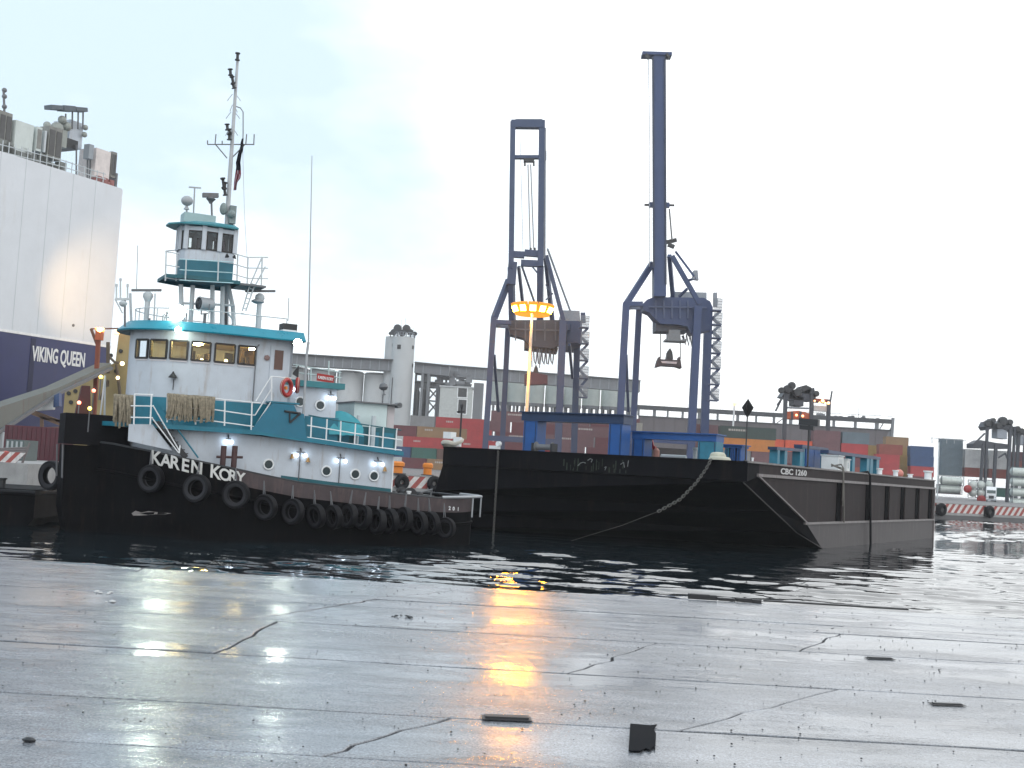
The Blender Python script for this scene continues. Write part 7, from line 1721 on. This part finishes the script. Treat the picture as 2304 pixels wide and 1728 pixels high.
for i, (u, v, ax) in enumerate(((2140, 1082, 'x'), (2136, 1101, 'x'), (2189, 1091, 'y'), (2207, 1091, 'y'), (2225, 1091, 'y'), (2189, 1109, 'y'), (2206, 1109, 'y'), (2298, 1062, 'x'), (2298, 1085, 'x'), (2298, 1108, 'x'), (2298, 1131, 'x'))):
    lb = ['white tank lying sideways above another, right of the barge', 'lower white tank lying sideways, right of the barge', 'upper left of the white tanks seen end on', 'upper middle white tank seen end on', 'upper right white tank seen end on, above the lorry', 'lower left white tank seen end on, by a red drum', 'lower white tank seen end on, left of the lorry', 'topmost pale green tank at the picture edge', 'second pale green tank from the top at the picture edge', 'third pale green tank from the top at the picture edge', 'lowest pale green tank at the picture edge'][i]
    tank(lb, u, v, 322 if ax == 'x' else 318, 5.8 if ax == 'x' else 5.6, ax)
o = thing('red_drum_tank', 'red tank seen end on beside the white tanks', 'tank', W(2177, 1100, 314), R(-20)); mm = MB(); mm.lathe([(.5, -2.5), (1.0, -2.2), (1.0, 2.2), (.5, 2.5)], (0, 0, 0), (0, 1, 0), 16); mm.build('vessel', redp, o, smooth=50)
o = thing('red_drum_tank', 'red block tank on the ground just left of the lorry', 'tank', W(2208, 1124, 316), R(-20)); mm = MB(); mm.lathe([(.6, -2.5), (1.1, -2.2), (1.1, 2.2), (.6, 2.5)], (0, 0, 0), (0, 1, 0), 16); mm.build('vessel', redp, o, smooth=50)
# lorry, front view
b = W(2230, 1127, 300); o = thing('lorry', 'white lorry facing us on the far quay among the tanks', 'lorry', (b.x, 300, FQZ), R(-21))
mm = MB(); mm.extr([(-1.15, 0, .5), (-1.15, 0, 2.0), (-1.15, .3, 2.9), (-1.15, 1.2, 3.7), (-1.15, 2.2, 3.7), (-1.15, 2.2, .5)], (2.3, 0, 0)); mm.build('cab', whiter, o)
mm = MB(); mm.extr([(-1.0, .03, 2.06), (-1.0, .28, 2.84), (1.0, .28, 2.84), (1.0, .03, 2.06)], (0, -.04, 0)); mm.build('windscreen', M('screen_dark', (.02, .05, .05), .1), o)
mm = MB(); mm.box(-.6, .6, -.05, 0, .75, 1.5); mm.build('grille', dark, o); mm = MB(); mm.box(-1.2, 1.2, -.15, .1, .35, .65); mm.build('bumper', lightgrey, o)
for sx in (-1, 1):
    mm = MB(); mm.lathe([(.5, -.15), (.5, .15)], (sx * .95, .9, .5), (1, 0, 0), 16); mm.build('wheel', rubber, o); mm = MB(); mm.box(sx * .95 - .15, sx * .95 + .15, -.05, 0, .95, 1.2); mm.build('headlight', lightgrey, o)
mm = MB(); mm.box(-1.2, 1.2, 2.6, 12, 1.1, 3.6); mm.build('load_body', CM['grey'], o)

# ================================================================== YARD CRANES AT THE RIGHT
def yard_crane(label, Y, mt, legs, top, clutter, lamps=(), boom=None, seed=0):
    b = W(legs[0][0], 1030, Y); o = thing('yard_crane', label, 'crane', (b.x, Y, FQZ), 0, 'low yard cranes'); b0 = Vector((b.x, Y, FQZ))
    def P(u, v, d=0): return W(u, v, Y + d) - b0
    for (u, v, w) in legs:
        a = P(u, v); mm = MB(); mm.beam(a, (P(u - 4, 1010).x, 0, 0), w * Y / F_PX, .9, up=(0, 1, 0)); mm.build('leg', mt, o)
    for (poly, d, m2) in top:
        mm = MB(); mm.extr([P(u, v) for u, v in poly], (0, d, 0)); mm.build('girder', m2 or mt, o)
    for (u, v, r) in clutter:
        mm = MB(); c = P(u, v, -.5); mm.lathe([(r * .8, -.8), (r, -.5), (r, .5), (r * .8, .8)], c, (0, 1, 0), 12); mm.build('sheave', dark, o)
    for (u, v, r, m2) in lamps:
        mm = MB(); mm.ball(P(u, v, -1), r, 10); mm.build('floodlight', m2, o)
    if boom:
        for (u0, v0, u1, v1, w) in boom: mm = MB(); mm.beam(P(u0, v0), P(u1, v1), w, w); mm.build('strut', mt, o)
    return o
ycm = M('yard_crane_grey', (.05, .055, .07), .55, .2)
yard_crane('low grey yard crane with a red machinery house and orange lamps', 280, ycm,
    [(1768, 880, 8), (1827, 880, 8), (1865, 900, 8)],
    [([(1760, 892), (1770, 878), (1800, 884), (1832, 872), (1836, 896), (1830, 902), (1790, 900)], 6, None), ([(1786, 893), (1786, 912), (1808, 914), (1808, 893)], 5, ycm), ([(1803, 869), (1803, 884), (1828, 888), (1826, 872), (1814, 866)], 5, dark), ([(1831, 896), (1831, 902), (1870, 906), (1870, 899)], 5, M('yard_crane_red', (.22, .05, .03), .6)), ([(1770, 915), (1822, 917), (1822, 920), (1770, 918)], 2, crl), ([(1831, 912), (1862, 914), (1862, 926), (1831, 924)], 2, M('yard_panel', (.5, .5, .5), .6)), ([(1770, 932), (1772, 926), (1796, 924), (1822, 930), (1822, 944), (1770, 942)], 4, M('yard_orange', (.40, .10, .04), .6, .4)), ([(1777, 866), (1777, 900), (1786, 900), (1786, 864)], 3, None)],
    [(1772, 876, 1.0), (1781, 868, .9), (1794, 884, 1.0), (1758, 878, .7), (1836, 886, .7)],
    [(1851, 902, .40, L_AMBER), (1844, 906, .24, L_AMBER), (1857, 907, .24, L_AMBER), (1864, 907, .34, L_AMBER), (1833, 902, .22, L_AMBER), (1792, 934, .3, EM('lamp_deep_orange', (1, .3, .08), 3)), (1806, 936, .3, EM('lamp_deep_orange', (1, .3, .08), 3))],
    [(1760, 895, 1745, 925, .35), (1766, 884, 1748, 912, .25), (1868, 905, 1872, 880, .3), (1782, 926, 1782, 945, .5), (1801, 926, 1800, 945, .5)])
yard_crane('dark yard crane at the right, left of another one', 335, ycm,
    [(2222, 950, 5), (2241, 1000, 6), (2273, 965, 6), (2212, 1000, 5), (2283, 960, 4)],
    [([(2216, 960), (2222, 948), (2240, 956), (2262, 944), (2276, 952), (2282, 966), (2276, 972), (2240, 962), (2222, 968)], 5, None), ([(2244, 965), (2244, 985), (2266, 988), (2266, 966)], 4, M('yard_cab', (.30, .33, .38), .5)), ([(2190, 998), (2206, 990), (2240, 996), (2272, 1000), (2272, 1010), (2190, 1008)], 5, None), ([(2230, 942), (2230, 962), (2238, 962), (2238, 942)], 3, None)],
    [(2222, 953, 1.0), (2234, 946, .7), (2246, 958, .9), (2256, 948, 1.3), (2272, 950, .8)], (),
    [(2216, 975, 2190, 1000, .4), (2246, 1030, 2262, 1020, .4), (2262, 1020, 2270, 1040, .4)])
yard_crane('dark yard crane cut by the right picture edge', 338, ycm,
    [(2292, 970, 6), (2308, 975, 7), (2340, 970, 8)],
    [([(2284, 968), (2290, 962), (2312, 972), (2344, 966), (2344, 978), (2284, 980)], 5, None), ([(2296, 980), (2296, 1000), (2318, 1002), (2318, 982)], 4, M('yard_cab', (.30, .33, .38), .5))],
    [(2289, 965, .8), (2298, 970, .8)], ())
mm = MB(); o = thing('roof_gantry', 'thin white roof railing over the slate container stack', 'railing', W(2095, 1000, 324))
b0 = Vector(o.location)
mm.path([W(2095, 985, 324) - b0, W(2175, 992, 324) - b0], .07, 4)
for u in (2097, 2112, 2130, 2147, 2165): mm.tube(W(u, 985 + (u - 2095) * .09, 324) - b0, W(u, 998, 324) - b0, .09, 4)
mm.build('bars', lightgrey, o)
o = thing('light_pole', 'thin pale pole between the blue containers and the slate stack', 'pole', W(2113, 1000, 290)); o.location.z = FQZ
mm = MB(); mm.tube((0, 0, 0), (0, 0, W(2113, 995, 290).z - FQZ), .14, 6); mm.build('pole', greywhite, o)

# ================================================================== SMALL THINGS ON THE NEAR QUAY
def ground(u, v, z=QZ):
    d = ray(u, v); t = (z - EYE) / d.z; return Vector((0, 0, EYE)) + d * t
def slot(name, label, cat, u0, u1, v, dep, h, mt, group):
    a, b = ground(u0, v), ground(u1, v + (u1 - u0) * .04); c = (a + b) / 2; o = thing(name, label, cat, (c.x, c.y, QZ + .006), math.atan2(b.y - a.y, b.x - a.x), group)
    L_ = (b - a).length; mm = MB(); mm.box(-L_ / 2, L_ / 2, -dep, 0, 0, h); mm.box(-L_ / 2 - .02, L_ / 2 + .02, -dep - .03, .03, 0, h * .3); mm.build('body', mt, o); return o
slot('iron_bar', 'black iron bar set in the wet slab, upper of two at right', 'iron bar', 1951, 2003, 1481, .05, .012, dark, 'black iron bars in the quay')
slot('iron_bar', 'black iron bar set in the wet slab, lower of two at right', 'iron bar', 2096, 2160, 1584, .045, .010, dark, 'black iron bars in the quay')
slot('iron_bar', 'black iron bar across the orange reflection near us', 'iron bar', 1090, 1187, 1614, .08, .018, dark, 'black iron bars in the quay')
q = ground(1445, 1662); o = thing('dark_patch', 'ragged dark square patch flat on the wet quay', 'hatch cover', (q.x, q.y, QZ + .007))
mm = MB(); pl = [ground(u, v) - q for u, v in ((1414, 1693), (1440, 1694), (1452, 1688), (1462, 1692), (1470, 1684), (1474, 1690), (1476, 1655), (1470, 1645), (1478, 1634), (1462, 1636), (1418, 1632))]
mm.extr([(p.x, p.y, 0) for p in pl], (0, 0, .006)); mm.build('plate', M('patch_dark', (.012, .013, .016), .85, .4, spec=.06), o)  # thin ragged dark piece lying flat on the slab
for lab, u, v, L_, seed in (('low dark timber lump lying on the quay edge, right of centre', 1630, 1352, 1.0, 2), ('thin dark batten lying on the quay edge at right', 1880, 1363, 2.0, 3)):
    q = ground(u, v); o = thing('timber', lab, 'timber', (q.x, q.y, QZ + .004), R(-2)); mm = MB(); rg = random.Random(seed)
    x_ = -L_ / 2
    while x_ < L_ / 2:
        w_ = rg.uniform(.08, .3); mm.box(x_, min(L_ / 2, x_ + w_), -.06, .06, 0, rg.uniform(.02, .07) if seed == 2 else .018); x_ += w_ + (rg.uniform(0, .03) if seed == 2 else 0)
    mm.build('wood', M('wet_timber', (.02, .02, .022), .6), o)
mm = MB(); rg = random.Random(77)
for k in range(900):
    y = 5.5 + 11.2 * rg.random() ** .7; x = rg.uniform(-.5, .5) * y * .95; r = rg.uniform(.003, .009); mm.lathe([(r * .7, 0), (r, r * .5), (r * .4, r)], (x, y, QZ + .002), n=6)
o = mm.build('grit', M('grit_dark', (.03, .03, .032), .8, .3)); tag(o, 'dark grit and pebbles scattered over the wet quay', 'grit', None, 'stuff')
for k, (u, v, lab) in enumerate(((228, 1335, 'pale crumpled litter near the quay edge at left'), (250, 1357, 'pale litter scrap just below the crumpled one'), (905, 1388, 'dark leaf scrap in a puddle left of the orange glow'), (65, 1670, 'small dark stone at the lower left corner'))):
    q = ground(u, v); o = thing('litter' if k < 3 else 'stone', lab, 'litter' if k < 3 else 'stone', (q.x, q.y, QZ + .006)); rg = random.Random(50 + k); mm = MB()
    for j in range(5 if k < 3 else 1):
        c = Vector((rg.uniform(-.10, .10), rg.uniform(-.08, .08), 0)) if k < 3 else Vector((0, 0, 0)); r = rg.uniform(.012, .032) if k < 3 else .035; mm.lathe([(r, 0), (r * 1.1, r * .25), (r * .5, r * .6)], c, (rg.uniform(-.2, .2), rg.uniform(-.2, .2), 1), 7)
    mm.build('body', M('litter_pale', (.5, .5, .5), .7) if k < 2 else dark, o)

# ================================================================== THIN HARBOUR HAZE, one closed box round the whole place
mb = MB(); mb.box(-1600, 1600, -100, 3100, -5.2, 96)
hz = bpy.data.materials.new('haze_air'); hz.use_nodes = True
for n in list(hz.node_tree.nodes): hz.node_tree.nodes.remove(n)
ho = hz.node_tree.nodes.new('ShaderNodeOutputMaterial'); hv = hz.node_tree.nodes.new('ShaderNodeVolumePrincipled')
hv.inputs['Color'].default_value = (0.97, 0.98, 1.0, 1); hv.inputs['Density'].default_value = 0.00026
hz.node_tree.links.new(hv.outputs[0], ho.inputs['Volume'])
haze = mb.build('haze', hz); tag(haze, 'thin pale harbour haze', None, None, 'stuff')
